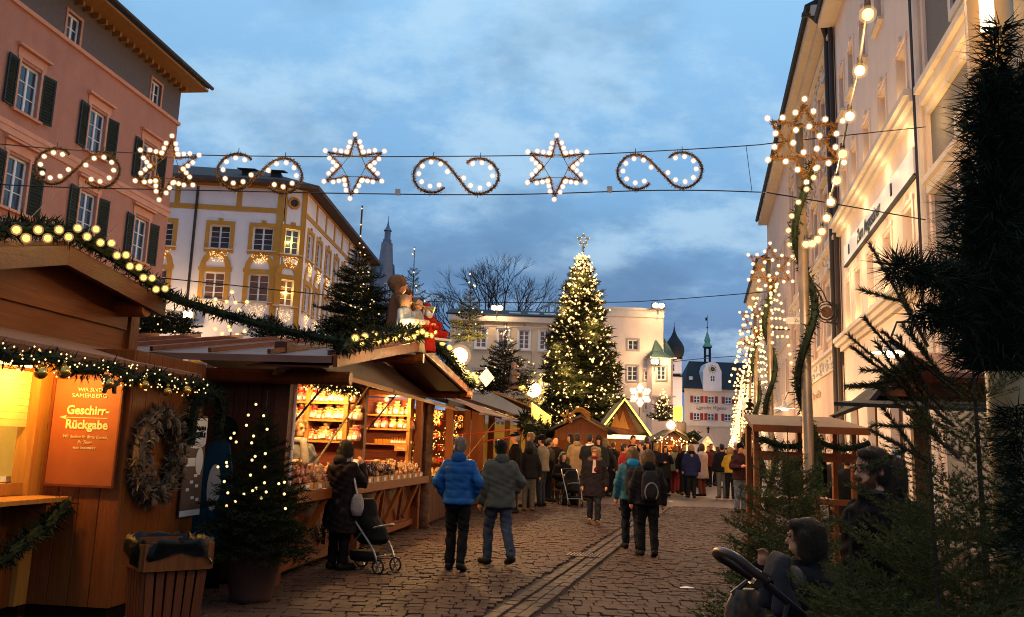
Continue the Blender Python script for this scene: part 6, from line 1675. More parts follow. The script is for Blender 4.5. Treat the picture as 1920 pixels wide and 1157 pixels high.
# roofed stall at far right
RS=thing("roofed_stall","timber stall with pointed tan roof and dark side flap on the right","market stall",Vector((at(1640,900,7.6).x,7.6,0)),-.25)
zr=at(1690,672,7.6).z; ze=at(1640,757,7.6).z
q=MB(); q.slab([(-.05,-.1,ze),(1.9,-.1,ze),(.26,-.1,zr)],.02); q.build("gable",M['wood_dark'],RS)
q=MB(); q.slab([(.24,-.3,zr+.02),(2.4,-.3,zr-.10),(2.4,-.9,ze+.14),(.42,-.9,ze+.20)][::-1],.04); q.build("roof",M['awning'],RS)
q=MB(); q.slab([(-.08,-.35,ze+.0),(.25,-.35,zr+.02),(.45,2.4,zr+.02),(-.08,2.4,ze)],.04); q.build("roof_side",M['felt'],RS)
q=MB(); q.slab([(-.42,-.9,ze-.05),(1.6,-.9,ze-.10),(1.6,-.1,ze+.03),(-.05,-.1,ze+.03)],.03); q.build("flap",M['felt'],RS)
for x_,y_ in ((.34,-.2),(1.9,-.2)): bx(RS,"post",'wood_mid',(x_-.06,x_+.06,y_-.06,y_+.06,0,ze))
lamp((1.0,1.0,1.9),30,(1,.55,.2),.1,'stall_lamp',RS); bx(RS,"rail",'wood_mid',(.17,1.63,-.22,-.16,.9,1.0)); bx(RS,"beam",'wood_mid',(.02,1.8,-.26,-.2,ze+.05,ze+.17))
# pendant street lamps
def pendant(px,py,Y,lab,power):
    p=at(px,py,Y); t=thing("pendant_lamp",lab,"street lamp",p,0)
    q=MB(); q.lathe([(.03,.26),(.05,.20),(.07,.12),(.13,.07),(.30,.02),(.33,0),(.30,.008)],18); q.build("shade",M['stone_trim'],t,True)
    q=MB(); q.ball((0,0,-.01),(.13,.13,.06),12,8); q.build("lamp_glass",glow("pendant_glass",(1,.74,.38),10),t,True)
    q=MB(); q.tube([(0,0,.26),(.1,0,.5),(.7,.1,.55)],.018,6); q.build("arm",M['iron'],t); lamp((0,0,-.12),power,(1,.66,.32),.1,"pendant_light",t)
pendant(1672,662,13.5,"white pendant lamp above the tan roofed stall",110); pendant(1471,766,27,"white pendant lamp on a bracket by the stucco house",160)
# wrought-iron guild sign, name signs, WC sign
gsx=at(1578,590,26.5); GS=thing("guild_sign","ornate wrought-iron bracket with round brown guild emblem","shop sign",gsx,0)
q=MB(); m_=26.5/1600
def zpt(a,b_): return ((1440+a/3.857-1578)*m_, 0, -(400+b_/3.857-590)*m_)
for c_ in ([(262,500),(300,495),(360,520),(400,570),(430,640),(480,670)],[(262,520),(310,510),(365,560),(360,620),(345,680),(365,750),(420,775),(470,745),(480,700)],[(262,540),(320,530),(380,600),(400,650)],[(420,785),(440,795),(490,805),(515,845)],[(300,500),(340,530),(370,580),(385,640)]):
    q.tube(smooth_path([zpt(*p) for p in c_],4),.022,5)
for r_ in (.26,.34): q.tube([(zpt(424,718)[0]+r_*math.cos(a),0,zpt(424,718)[2]+r_*math.sin(a)) for a in np.linspace(0,2*PI,21)[:-1]],.018,5,closed=True)
for a in range(484,530,12): q.tube([zpt(a,655),zpt(a,800)],.014,4)
for b_ in (655,700,750,800): q.tube([zpt(484,b_),zpt(526,b_)],.014,4)
q.build("bracket",M['iron'],GS); q=MB(); q.lathe([(.17,-.03),(.19,0),(.17,.03)],8); q.v=[(v[0]+zpt(424,718)[0],v[2],v[1]+zpt(424,718)[2]) for v in q.v]; q.build("emblem",M['rust'],GS)
BS=thing("shop_sign","small white board sign and blue plate behind the nearest lamp pole","shop sign",at(1507,602,26),0); q=MB(); q.box(-.55,.42,-.03,.03,-.10,.10); q.build("board",M['paper'],BS); q=MB(); q.box(-.06,.17,-.05,.05,.25,.75); q.build("blue_plate",M['blue_paint'],BS); text("lettering","Zur Post",.14,M['iron'],BS,(-.05,-.034,0),RT)
SN=thing("shop_sign","oval tan hanging sign with old lettering among the star lights","shop sign",at(1408,643,26),0); q=MB(); q.prism([(.42*math.cos(a),.22*math.sin(a)) for a in np.linspace(0,2*PI,20)[:-1]],-.03,.03); q.build("board",M['stone_trim'],SN); text("lettering","Santa",.22,M['bark'],SN,(0,-.034,0),RT); q=MB(); q.tube([(0,0,.2),(0,0,.45),(1.2,0,.45)],.02,5); q.build("bracket",M['iron'],SN)
WC=thing("wc_sign","white WC sign with a black figure on a post behind the rack stall","sign",at(1406,765,24),0)
q=MB(); q.box(-.22,.26,-.02,.02,-.27,.28); q.build("plate",M['paper'],WC); text("lettering","WC",.22,M['black'],WC,(.02,-.024,-.16),RT,offset=.006)
q=MB(); q.ball((0,-.03,.22),(.05,.01,.05),8,6); q.prism([(-.13,.15),(.02,.17),(.12,.10),(.18,-.03),(.12,-.04),(.08,.05),(.02,.02),(.10,-.06),(-.16,-.06),(-.05,.04)],-.03,-.022); q.build("pictogram",M['black'],WC); q=MB(); q.tube([(0,.04,.28),(0,.04,-2.8)],.03,6); q.build("post",M['iron'],WC)
# ================================================================== PEOPLE KIT
BLOBS = []
def cap(b, p, q, r0, r1=None, n=10):
    r1 = r0 if r1 is None else r1; p, q = Vector(p), Vector(q); d = (q-p).normalized() if (q-p).length > 1e-6 else Vector((0,0,1))
    pts, rs = [], []
    for a in (-85,-55,-25): pts.append(p + d*r0*math.sin(R(a))); rs.append(r0*math.cos(R(a)))
    pts.append(p.copy()); rs.append(r0); pts.append(q.copy()); rs.append(r1)
    for a in (25,55,85): pts.append(q + d*r1*math.sin(R(a))); rs.append(r1*math.cos(R(a)))
    b.tube(pts, rs, n)
def stack(b, secs, n=16):
    """closed loft of ellipses (z, rx, ry, cy)"""
    vs, fs = [], []
    for z, rx, ry, cy_ in secs:
        for k in range(n):
            t = 2*PI*k/n; ex = .82
            vs.append((rx*math.copysign(abs(math.cos(t))**ex, math.cos(t)), cy_+ry*math.copysign(abs(math.sin(t))**ex, math.sin(t)), z))
    for i in range(len(secs)-1):
        for k in range(n): fs.append((i*n+k, i*n+(k+1)%n, (i+1)*n+(k+1)%n, (i+1)*n+k))
    fs.append(tuple(range(n-1,-1,-1))); fs.append(tuple((len(secs)-1)*n+k for k in range(n)))
    b.add(vs, fs)
def blob(name, b, vox, m, parent, sm=3, key=None):
    me = bpy.data.meshes.new(name); me.from_pydata([tuple(v) for v in b.v], [], b.f); me.materials.append(m)
    bm = bmesh.new(); bm.from_mesh(me); bmesh.ops.recalc_face_normals(bm, faces=bm.faces); bm.to_mesh(me); bm.free()
    o = link(name, me, parent)
    md = o.modifiers.new("r", 'REMESH'); md.mode = 'VOXEL'; md.voxel_size = vox; md.use_smooth_shade = True
    if sm:
        s_ = o.modifiers.new("s", 'SMOOTH'); s_.iterations = sm; s_.factor = .5
    BLOBS.append(o); return o
def hair_strands(me, lv):
    gen = rng(len(me.vertices)); nv = len(me.vertices)
    P = np.empty(nv*3, dtype=np.float32); me.vertices.foreach_get("co", P); P = P.reshape(-1,3)
    Nn = np.empty(nv*3, dtype=np.float32); me.vertex_normals.foreach_get("vector", Nn); Nn = Nn.reshape(-1,3)
    k = min(nv*5, 16000); idx = gen.integers(0, nv, k); p, n = P[idx] + gen.normal(size=(k,3))*.004, Nn[idx]
    dn = np.array((0,.25,-1.0)) if lv < 3 else np.array((0,-.3,-1.0)); d = n*gen.uniform(.05,.40,(k,1)) + dn*.7 + gen.normal(size=(k,3))*.25; d /= np.linalg.norm(d,axis=1)[:,None]
    w = np.cross(d, n + gen.normal(size=(k,3))*.1); w /= np.linalg.norm(w,axis=1)[:,None]+1e-9
    L = (.034 if lv < 2 else .030 if lv < 3 else .012)*gen.uniform(.5,1.1,(k,1)); V = np.empty((k,3,3)); V[:,0]=p-n*.003-w*.0017; V[:,1]=p-n*.003+w*.0017; V[:,2]=p+d*L
    m2 = np_mesh("strands", V.reshape(-1,3), np.arange(3*k).reshape(-1,3), [])
    bm = bmesh.new(); bm.from_mesh(me); bm.from_mesh(m2); bm.to_mesh(me); bm.free()
def crease(me, amp, quilt):
    nv = len(me.vertices); P = np.empty(nv*3, dtype=np.float32); me.vertices.foreach_get("co", P); P = P.reshape(-1,3).astype(float)
    Nn = np.empty(nv*3, dtype=np.float32); me.vertex_normals.foreach_get("vector", Nn); Nn = Nn.reshape(-1,3)
    x, y, z = P.T
    w = np.sin(z*34+4*np.sin(x*9+y*7)+2.5*np.sin(y*15)) + .7*np.sin(z*57-x*31+3*np.sin(z*11)) + .5*np.sin(x*48+y*39+z*13)
    d = amp*w
    if quilt: d = d*.5 + .012*(np.abs(np.sin(PI*z/.105))**.45 - .7)
    me.vertices.foreach_set("co", (P + Nn*d[:,None]).astype(np.float32).ravel()); me.update()
def finish_blobs():
    dg = bpy.context.evaluated_depsgraph_get()
    new = []
    for o in BLOBS + TEXTS:
        new.append((o, bpy.data.meshes.new_from_object(o.evaluated_get(dg))))
    for o, me in new:
        if o.type == 'FONT':
            n_ = bpy.data.objects.new("lettering", me); COL.objects.link(n_); n_.parent = o.parent; n_.location = o.location; n_.rotation_euler = o.rotation_euler; n_.scale = o.scale
            nm = o.name; bpy.data.objects.remove(o); n_.name = nm
        else:
            o.modifiers.clear(); o.data = me
            cr_q = o.get("_crease", None)
            if cr_q is not None:
                del o["_crease"]; crease(me, .0055, cr_q > 1)
            sd_ = o.get("_strand", None)
            if sd_ is not None: del o["_strand"]
            if sd_: hair_strands(me, sd_)
            me.polygons.foreach_set("use_smooth", [True]*len(me.polygons))
SKIN = mat("skin", (0.60,0.25,0.125), .55, var=.06, scale=8); M['skin'] = SKIN
CL = {}
def cloth(c, rough=.85, b=.25, sc=18):
    k = (tuple(c), rough)
    if k not in CL: CL[k] = mat("cloth_%d" % len(CL), c, rough, var=.22, scale=sc, bump=b, bscale=sc*1.6, spec=.06)
    return CL[k]
HAIRC = {'black':(.012,.009,.008),'brown':(.05,.026,.014),'dark':(.022,.013,.009),'blond':(.36,.22,.09),'grey':(.22,.19,.17),'fair':(.22,.12,.05),'red':(.20,.07,.025),'bald':None}
HM = {}
def hairm(c):
    if c not in HM: HM[c] = mat("hair_"+c, HAIRC[c], .55, var=.35, scale=6, bump=.8, bscale=60, stretch=(12,12,1.5))
    return HM[c]
ARMS = {'down': ((.255,.03,1.13),(.275,-.04,.88),(.27,-.07,.80)), 'pocket': ((.30,.07,1.16),(.215,-.07,.96),(.185,-.09,.90)), 'front': ((.255,-.03,1.14),(.11,-.25,1.15),(.045,-.30,1.17)),
        'up': ((.23,-.16,1.17),(.11,-.27,1.40),(.075,-.25,1.49)), 'bag': ((.26,.05,1.14),(.24,-.02,.90),(.235,-.04,.82)), 'back': ((.27,.10,1.14),(.27,.10,.88),(.265,.11,.80)), 'fwd': ((.24,-.08,1.14),(.20,-.32,1.06),(.19,-.40,1.05)), 'knee':((.26,-.12,1.16),(.17,-.33,1.02),(.14,-.40,.99))}
def person(label, P, H, face=0.0, arms=('down','down'), stride=0.0, top=(.02,.02,.022), legs=(.012,.012,.016), hair=('brown','short'), hem=.86, shoe=(.015,.012,.01), detail=0, puff=.03, hood=None, hat=None,
           scarf=None, sit=False, lean=0.0, headturn=0.0, group="people strolling through the market", fur=None, build=1.0, skin=None, collar=None, glasses=False, beard=None, topr=.85, boots=0, quilt=False):
    s = H/1.75; vox = [.030,.015,.010][detail]
    t = thing("person", label, "person", P, R(face), group); t.scale = (s*build, s*build, s)
    arm = [ARMS[arms[0]], ARMS[arms[1]]]
    zs = -.44 if sit else 0.0
    # legs
    hipz = .92; L = []
    for i, sg in ((0,1),(1,-1)):
        f = stride*(1 if i == 0 else -1)
        if sit: kn = (sg*.13,-.42,.93); an = (sg*.13,-.42,.52); toe = (sg*.14,-.56,.50)
        else:
            kn = (sg*.095, -.16*f - (.05 if f else .015), .50 + (.02 if f < 0 else 0)); an = (sg*.092, -.26*f+.01 if f > 0 else -.36*f+.01, .085 + (0.10*abs(f) if f < 0 else 0)); toe = (sg*.115, an[1]-.15, .04 + (0.02 if f < 0 else 0))
            if f < 0: toe = (sg*.105, an[1]-.13, max(.035, an[2]-.085))
        L.append(((sg*.088,0,hipz), kn, an, toe))
    def sh(v): return (v[0], v[1] + lean*max(0, v[2]-.95) , v[2]+zs)
    b = MB()
    hx = 0.0; hc = Vector((0, -.012, 1.625))
    ht = Matrix.Rotation(R(headturn), 3, 'Z')
    def hd(v): q = ht @ Vector(v); return sh((q.x, q.y + hc.y, q.z + hc.z))
    sec = [(.84,.12,.09,0),(.92,.165,.11,.01),(1.05,.14,.098,.0),(1.20,.155,.105,0),(1.34,.175,.105,.005),(1.43,.13,.075,.01),(1.47,.06,.05,.01)]
    stack(b, [(z+zs, rx, ry, cy_ + lean*max(0,z-.95)) for z, rx, ry, cy_ in sec])
    cap(b, sh((0,.012,1.44)), hd((0,.01,-.09)), .056, .052)
    b.ball(hd((0,.005,.03)), (.076,.094,.098), 14, 10); b.ball(hd((0,-.022,-.045)), (.058,.066,.072), 12, 8)
    cap(b, hd((0,-.092,.0)), hd((0,-.104,-.026)), .010, .013, 6); cap(b, hd((-.02,-.080,-.068)), hd((.02,-.080,-.068)), .012, .012, 6)
    for sg in (-1,1): b.ball(hd((sg*.078,.012,-.005)), (.012,.02,.032), 6, 6)
    for i, sg in ((0,1),(1,-1)):
        el, wr, ha = arm[i]; f = lambda v: sh((v[0]*sg, v[1], v[2]))
        cap(b, sh((sg*.16,.01,1.39)), f(el), .052, .042); cap(b, f(el), f(wr), .042, .029)
        w_, h_ = Vector(f(wr)), Vector(f(ha)); d_ = (h_-w_).normalized(); sd = d_.cross(Vector((sg,0,0.01)))
        if sd.length < .05: sd = d_.cross(Vector((0,1,0)))
        sd.normalize()
        cap(b, w_, w_+d_*.085, .030, .034)
        nf = 4 if detail else 4
        for k in range(nf):
            o_ = sd*(.028*(k-1.5)/1.5); p0 = w_+d_*.085+o_; L_ = (.062,.078,.074,.056)[k]
            curl = Vector((-sg*.02,-.012,0)); p1 = p0+d_*L_*.55+curl*.3; p2 = p0+d_*L_*.9+curl*1.1
            cap(b, p0, p1, .010, .0095, 6); cap(b, p1, p2, .0095, .008, 6)
        cap(b, w_+d_*.03-sd*.028, w_+d_*.075-sd*.055+Vector((-sg*.012,-.012,0)), .013, .010, 6)
        hp, kn, an, toe = L[i]
        cap(b, sh(hp), sh(kn), .085, .056); cap(b, sh(kn), sh(an), .055, .038); cap(b, sh(an), sh(toe), .038, .03)
    body = blob("body", b, vox if detail else .026, skin or SKIN, t, 2 if detail else 1)
    # trousers
    b = MB(); stack(b, [(z+zs, rx, ry, cy_) for z, rx, ry, cy_ in ((.80,.14,.115,.0),(.88,.178,.13,.01),(.95,.175,.128,.01),(1.05,.155,.112,0))])
    for hp, kn, an, toe in L:
        cap(b, sh(hp), sh(kn), .108, .078); cap(b, sh(kn), sh((an[0],an[1]+.01,an[2]+.02)), .078, .068)
    tr_ = blob("trousers", b, vox, cloth(legs, b=.5, sc=9), t, 2)
    if detail: tr_["_crease"] = 1
    # jacket / coat
    th = puff; b = MB(); hz = hem
    secs = [(hz,.19+th*.9+max(0,.86-hz)*.10,.135+th+max(0,.86-hz)*.08,.0),(min(hz+.03,.93),.185+th+max(0,.86-hz)*.08,.135+th+max(0,.86-hz)*.06,.005)]
    for z, rx, ry, cy_ in ((1.0,.165,.115,.0),(1.18,.170,.118,0),(1.32,.185,.118,.005),(1.40,.165,.095,.01),(1.455,.095,.070,.012),(1.50,.070,.062,.005)):
        if z > hz+.06: secs.append((z, rx+th*(1 if z < 1.42 else .5), ry+th*(1 if z<1.42 else .5), cy_))
    stack(b, [(z+zs, rx, ry, cy_ + lean*max(0,z-.95)) for z, rx, ry, cy_ in secs], 20)
    for i, sg in ((0,1),(1,-1)):
        el, wr, ha = arm[i]; f = lambda v: sh((v[0]*sg, v[1], v[2]))
        cap(b, sh((sg*.165,.01,1.375)), f(el), .066+th*.45, .058+th*.4); cap(b, f(el), f(wr), .058+th*.4, .044+th*.25)
    jk = blob("coat" if hem < .75 else "jacket", b, vox, cloth(top, rough=topr, b=.6, sc=7), t, 3)
    if detail: jk["_crease"] = 2 if quilt else 1
    if hood:
        b = MB(); b.ball(sh((0,.085+lean*.5,1.475)), (.115,.075,.085), 14, 8); b.ball(sh((0,.02+lean*.5,1.475)), (.10,.085,.05), 12, 8); blob("hood", b, vox, cloth(hood, b=.6, sc=7), t, 3)
    if fur:
        b = MB(); gg_ = rng(5)
        for k in range(16):
            a = 2*PI*k/16; b.ball(sh((.125*math.cos(a), .02+.10*math.sin(a), 1.475+.02*math.sin(a))), .042+.012*gg_.random(), 7, 5)
        b.build("fur_collar", cloth(fur, b=1.0, sc=30), t, True)
    if scarf:
        b = MB(); b.tube([sh((.085*math.cos(a), -.0+.082*math.sin(a), 1.475-.02*math.sin(a))) for a in np.linspace(0,2*PI,15)[:-1]], .042, 8, closed=True); cap(b, sh((.02,-.115,1.45)), sh((.03,-.165,1.22)), .05, .06); blob("scarf", b, vox, cloth(scarf), t, 2)
    if collar:
        b = MB(); b.prism([(-.03,1.46),(.03,1.46),(.045,1.16),(-.045,1.16)], -.125-th-.03, -.115-th) if detail < 2 else b.tube([(.075*math.cos(a_), .0+.072*math.sin(a_), 1.49-.02*math.sin(a_)) for a_ in np.linspace(0,2*PI,15)[:-1]], .020, 8, closed=True); b.v = [sh(v) for v in b.v]; b.build("shirt", cloth(collar), t)
    # shoes
    for hp, kn, an, toe in L:
        b = MB(); a_, q_ = Vector(sh((an[0],an[1]+.03,an[2]-.03))), Vector(sh(toe))
        cap(b, a_+Vector((0,.02,0)), q_+(q_-a_)*.22, .056, .050, 8); cap(b, sh(an), sh((an[0],an[1]+.0,an[2]+.05+boots)), .056, .058, 8); zmin = min(a_.z,q_.z)-.05
        b.v = [(x_,y_,max(z_, (q_.z if y_ < (a_.y+q_.y)/2 else a_.z)-.045)) for x_,y_,z_ in b.v]
        b.build("shoe", cloth(shoe, rough=.5), t, True)
    # hair and hats
    hc_, st = hair
    if hc_ != 'bald':
        b = MB()
        b.ball(hd((0,.020,.040)), (.087,.100,.102), 14, 9)
        if st == 'short': b.ball(hd((0,.035,-.01)), (.080,.078,.075), 12, 8); b.ball(hd((.015,-.035,.100)), (.060,.050,.030), 10, 6)
        if st in ('bob','long'): 
            b.ball(hd((0,.035,-.03)), (.100,.090,.12), 14, 9)
            for sg in (-1,1): cap(b, hd((sg*.078,.0,.03)), hd((sg*.085,.01,-.10)), .035, .034)
            b.ball(hd((0,-.045,.095)), (.07,.05,.035), 10, 6)
        if st == 'long': cap(b, hd((0,.06,-.05)), hd((0,.11,-.30)), .085, .06); 
        if st == 'wavy':
            gg_ = rng(9)
            for k in range(22):
                a = gg_.uniform(.15*PI, .85*PI)*1.0; b.ball(hd((.092*math.cos(a)*1.05, .03+.06*math.sin(a), gg_.uniform(-.13,.09))), .040, 8, 6)
            b.ball(hd((0,-.04,.098)), (.075,.055,.035), 10, 6)
        ho_ = blob("hair", b, vox*.8 if detail else .022, hairm(hc_), t, 2); ho_["_strand"] = detail
    if hat:
        kind, hcol = hat; b = MB()
        if kind == 'beanie': b.ball(hd((0,.012,.062)), (.093,.107,.100), 14, 9); b.ball(hd((0,.012,.03)), (.096,.110,.045), 14, 6)
        else: b.ball(hd((0,.012,.065)), (.090,.106,.085), 14, 8); b.ball(hd((0,-.115,.055)), (.065,.065,.013), 10, 5)
        blob("hat", b, vox*.8 if detail else .022, cloth(hcol), t, 2)
    if detail:
        eb = MB()
        for sg in (-1,1): eb.ball(hd((sg*.030,-.083,.012)), (.011,.008,.006), 8, 6)
        eb.build("eyes", M['iron'], t, True)["kind"] = "stuff"
        bb = MB()
        for sg in (-1,1): cap(bb, hd((sg*.015,-.092,.030)), hd((sg*.048,-.080,.032)), .0055, .004, 6)
        bb.build("eyebrows", hairm(hc_ if hc_ != 'bald' else 'grey'), t)["kind"] = "stuff"
    if glasses:
        gb_ = MB()
        for sg in (-1,1):
            gb_.tube([hd((sg*.034+.026*math.cos(a), -.103+.004*abs(math.cos(a)), .008+.019*math.sin(a))) for a in np.linspace(0,2*PI,13)[:-1]], .0028, 5, closed=True)
            gb_.tube([hd((sg*.058,-.098,.012)), hd((sg*.082,-.03,.014)), hd((sg*.083,.01,.010))], .0028, 5)
        gb_.tube([hd((-.009,-.105,.012)),hd((.009,-.105,.012))], .003, 5); gb_.build("glasses", M['iron'], t)
    if beard:
        b = MB(); b.ball(hd((0,-.032,-.082)), (.056,.062,.040), 12, 8)
        for sg in (-1,1): cap(b, hd((sg*.066,-.012,-.005)), hd((sg*.055,-.045,-.06)), .014, .020)
        cap(b, hd((-.028,-.094,-.046)), hd((.028,-.094,-.046)), .010, .010, 6)
        bo_ = blob("beard", b, vox, hairm(beard), t, 2); bo_["_strand"] = 3
    t["_s"] = s
    return t
def stand(label, hx, hy, D=None, feet=None, **k):
    if feet: g_ = gp(*feet); D = g_.y; X = g_.x
    top = at(hx, hy, D); X = X if feet else top.x
    return person(label, Vector((X, D, 0)), top.z, **k)
BLK=(.008,.006,.006); NAV=(.009,.009,.014); CHAR=(.019,.016,.015); JEAN=(.030,.040,.065); GJEAN=(.10,.095,.095); BRN=(.05,.03,.02)
# --- nearest strollers
W1 = stand("woman in a long black coat with a pale shoulder bag standing at the sweets counter", 628, 825, feet=(632,1068), face=148, arms=('down','up'), top=(.014,.010,.010), legs=BLK, hair=('dark','bob'), hem=.50, detail=1, puff=.055, hood=(.02,.016,.016), scarf=(.25,.22,.22), headturn=25)
M1 = stand("man in a bright blue quilted jacket and black trousers walking away", 872, 820, feet=(853,1070), face=172, arms=('pocket','pocket'), stride=.25, top=(.010,.065,.23), legs=(.008,.008,.010), hair=('grey','short'), hem=.86, detail=1, build=.95, puff=.040, hood=(.010,.06,.21), topr=.5, shoe=(.012,.012,.014), quilt=True)
M2 = stand("man in a grey-green hooded jacket and blue jeans striding away", 952, 825, feet=(932,1061), face=200, arms=('down','pocket'), stride=.75, top=(.055,.062,.058), legs=JEAN, hair=('black','short'), hem=.80, detail=1, puff=.05, hood=(.05,.058,.054), lean=-.03)
W2 = stand("blonde woman with glasses, dark parka and burgundy scarf walking towards us", 1118, 838, feet=(1113,983), face=-8, arms=('down','down'), stride=.35, top=(.018,.014,.017), legs=(.018,.020,.028), hair=('blond','wavy'), hem=.62, detail=1, puff=.05, scarf=(.10,.01,.018), fur=(.14,.09,.06), collar=(.55,.42,.38), glasses=True, headturn=-25, shoe=(.10,.045,.02))
B1 = stand("walker with a bright blue hood and dark rucksack, left of the pair walking away", 1187, 838, feet=(1184,1030), face=178, arms=('down','down'), stride=.45, top=(.025,.085,.12), legs=(.012,.014,.022), hair=('fair','bob'), hem=.84, detail=1, puff=.045, hood=(.02,.20,.40))
B2 = stand("walker in black with a grey-trimmed rucksack, right of the pair walking away", 1213, 843, feet=(1214,1044), face=180, arms=('down','down'), stride=.35, top=(.013,.012,.013), legs=(.009,.009,.010), hair=('fair','bob'), hem=.84, detail=1, puff=.045, hood=(.014,.013,.014))
def backpack(pers, label, col, trim):
    s = pers["_s"]; t = thing("rucksack", label, "rucksack", pers.location, pers.rotation_euler.z); t.scale = pers.scale
    b = MB(); stack(b, [(.92,.13,.07,.235),(.98,.15,.09,.24),(1.15,.155,.095,.24),(1.32,.14,.085,.235),(1.40,.09,.05,.22)]); b.ball((0,.335,1.08),(.11,.045,.13),12,8); blob("pack", b, .014, cloth(col, b=.5), t, 2)
    for sg in (-1,1):
        q = MB(); q.tube(smooth_path([(sg*.10,.19,1.38),(sg*.115,.04,1.475),(sg*.12,-.14,1.36),(sg*.135,-.16,1.15),(sg*.17,.05,.98)],5), .018, 6); q.build("strap", cloth(col), t)
    q = MB(); pts = [(.105*math.sin(a),.355+.02*math.cos(a),1.06+.15*math.cos(a)) for a in np.linspace(-2.3,2.3,15)]; q.tube(pts,.012,6); q.build("trim", cloth(trim), t)
    return t
backpack(B1, "dark grey rucksack on the back of the blue-hooded walker", (.022,.022,.025), (.05,.05,.055)); backpack(B2, "black rucksack with pale grey piping on the right-hand walker", (.02,.018,.02), (.22,.19,.18))
# shoulder bag of the first woman
sbp = W1.location + Vector((.22,-.15,.80)); SB = thing("shoulder_bag", "pale shoulder bag hanging at the black-coated woman's side", "handbag", sbp, .2)
q = MB(); stack(q, [(-.14,.055,.045,0),(-.05,.085,.055,0),(.05,.075,.045,0),(.12,.04,.03,0)]); q.build("bag", cloth((.28,.24,.22)), SB, True); q = MB(); q.tube([(0,0,.10),(-.08,.06,.40),(-.10,.10,.56)], .012, 6); q.build("strap", cloth((.45,.40,.38)), SB)
# --- seller in the stall
sp_ = L2(560,800,11.6); person("stall keeper with fair hair and thick scarf inside the sweets stall", Vector((at(561,800,11.3).x, 11.3, .0)), at(563,787,11.3).z, face=40, arms=('front','down'), top=(.10,.095,.095), legs=BLK, hair=('fair','short'), detail=1, scarf=(.22,.19,.16), headturn=10, puff=.03, group="people strolling through the market")
# --- group by the snack stall
stand("man in a black flat cap in profile at the snack stall", 967, 811, D=21.5, face=-80, top=BLK, hair=('grey','short'), hat=('cap',BLK))
stand("tall fair-haired person behind the dark hooded one at the snack stall", 996, 811, D=24, face=-110, top=(.02,.016,.015), hair=('fair','short'))
stand("person in black hooded jacket and grey jeans seen from behind at the snack stall", 994, 826, D=22.5, face=175, top=(.012,.011,.012), legs=(.075,.065,.062), hair=('black','bob'), hem=.80, shoe=(.10,.05,.03), hood=BLK)
stand("man in a tan puffer jacket and dark beanie at the snack stall", 1017, 817, D=24.5, face=-120, arms=('front','front'), top=(.20,.155,.10), legs=(.03,.032,.04), hair=('dark','short'), hat=('beanie',BLK), puff=.05)
stand("bald man in black facing the viewer beside the comet hut", 1042, 821, D=28, face=10, arms=('front','down'), top=BLK, hair=('bald','short'))
stand("person in a black jacket half hidden behind the tan puffer", 1030, 822, D=27, face=120, top=CHAR, hair=('dark','short'))
stand("woman with a dark bob at the comet hut counter", 1070, 814, D=31, face=-60, top=(.05,.04,.03), hair=('black','bob'))
stand("man in a long tan hooded coat at the comet hut", 1083, 813, D=29, face=170, arms=('front','front'), top=(.26,.17,.095), legs=CHAR, hair=('dark','short'), hem=.62, hood=(.25,.165,.09))
stand("man in a navy jacket with pale collar holding a mug by the comet hut", 1106, 814, D=28, face=150, arms=('front','front'), top=NAV, legs=BLK, hair=('black','short'), scarf=(.45,.43,.42))
stand("woman in a dark hat right of the navy-jacketed man", 1123, 818, D=31, face=-20, top=(.02,.02,.02), hair=('dark','bob'), hat=('beanie',CHAR))
stand("woman with long loose fair hair under the comet hut eaves", 1135, 822, D=31.5, face=150, top=(.03,.025,.02), hair=('fair','long'))
# seated woman with chair and pushchair
g_ = at(1056, 843, 26); SW = person("seated woman with a dark headband beside the black pushchair", Vector((g_.x, 26, 0)), (g_.z+.46)*.99, face=20, arms=('front','front'), top=BLK, legs=(.012,.014,.02), hair=('dark','long'), sit=True, headturn=15)
CHR = thing("folding_chair", "small folding chair under the seated woman", "chair", Vector((g_.x, 26.02, 0)), R(20)); bx(CHR,"seat",'wood_mid',(-.22,.22,-.2,.2,.40,.44)); bx(CHR,"backrest",'wood_mid',(-.22,.22,.2,.23,.6,.85))
for x_ in (-.2,.2):
    for y_ in (-.18,.2): bx(CHR,"leg",'iron',(x_-.015,x_+.015,y_-.015,y_+.015,0,.398 if y_<0 else .6))
# --- right-hand crowd
stand("person in a red jacket partly hidden behind the blue-hooded walker", 1170, 832, D=24, face=90, top=(.30,.018,.015), hair=('brown','short'))
stand("man in a dark suit with white shirt left of the yellow hut post", 1187, 817, D=31, face=15, top=BLK, hair=('black','short'), collar=(.6,.55,.52))
stand("man in profile with receding hair behind the rucksack walkers", 1203, 829, D=31, face=-70, top=(.25,.20,.18), hair=('brown','short'))
stand("woman with long black hair and sunglasses behind the rucksack walkers", 1216, 828, D=31.5, face=-40, top=BLK, hair=('black','long'))
stand("balding man in dark coat further back under the yellow hut roof", 1213, 819, D=35.5, face=150, top=BLK, hair=('brown','short'))
stand("person in an ochre hat among the crowd before the low hut", 1231, 832, D=34, face=0, top=CHAR, hair=('fair','bob'), hat=('beanie',(.40,.22,.05)))
stand("dark-haired young woman in black eating as she faces us", 1244, 836, feet=(1247,930), face=0, arms=('up','front'), top=(.012,.010,.011), legs=BLK, hair=('dark','long'), hem=.6)
stand("short-haired person in an olive jacket and red trousers walking left", 1267, 835, feet=(1266,926), face=165, stride=.5, top=(.17,.155,.075), legs=(.20,.02,.022), hair=('red','bob'), hem=.80, shoe=(.02,.016,.015))
stand("man in a dark blazer facing us behind the olive jacket", 1283, 832, D=35, face=5, top=BLK, hair=('black','short'), collar=(.5,.45,.42))
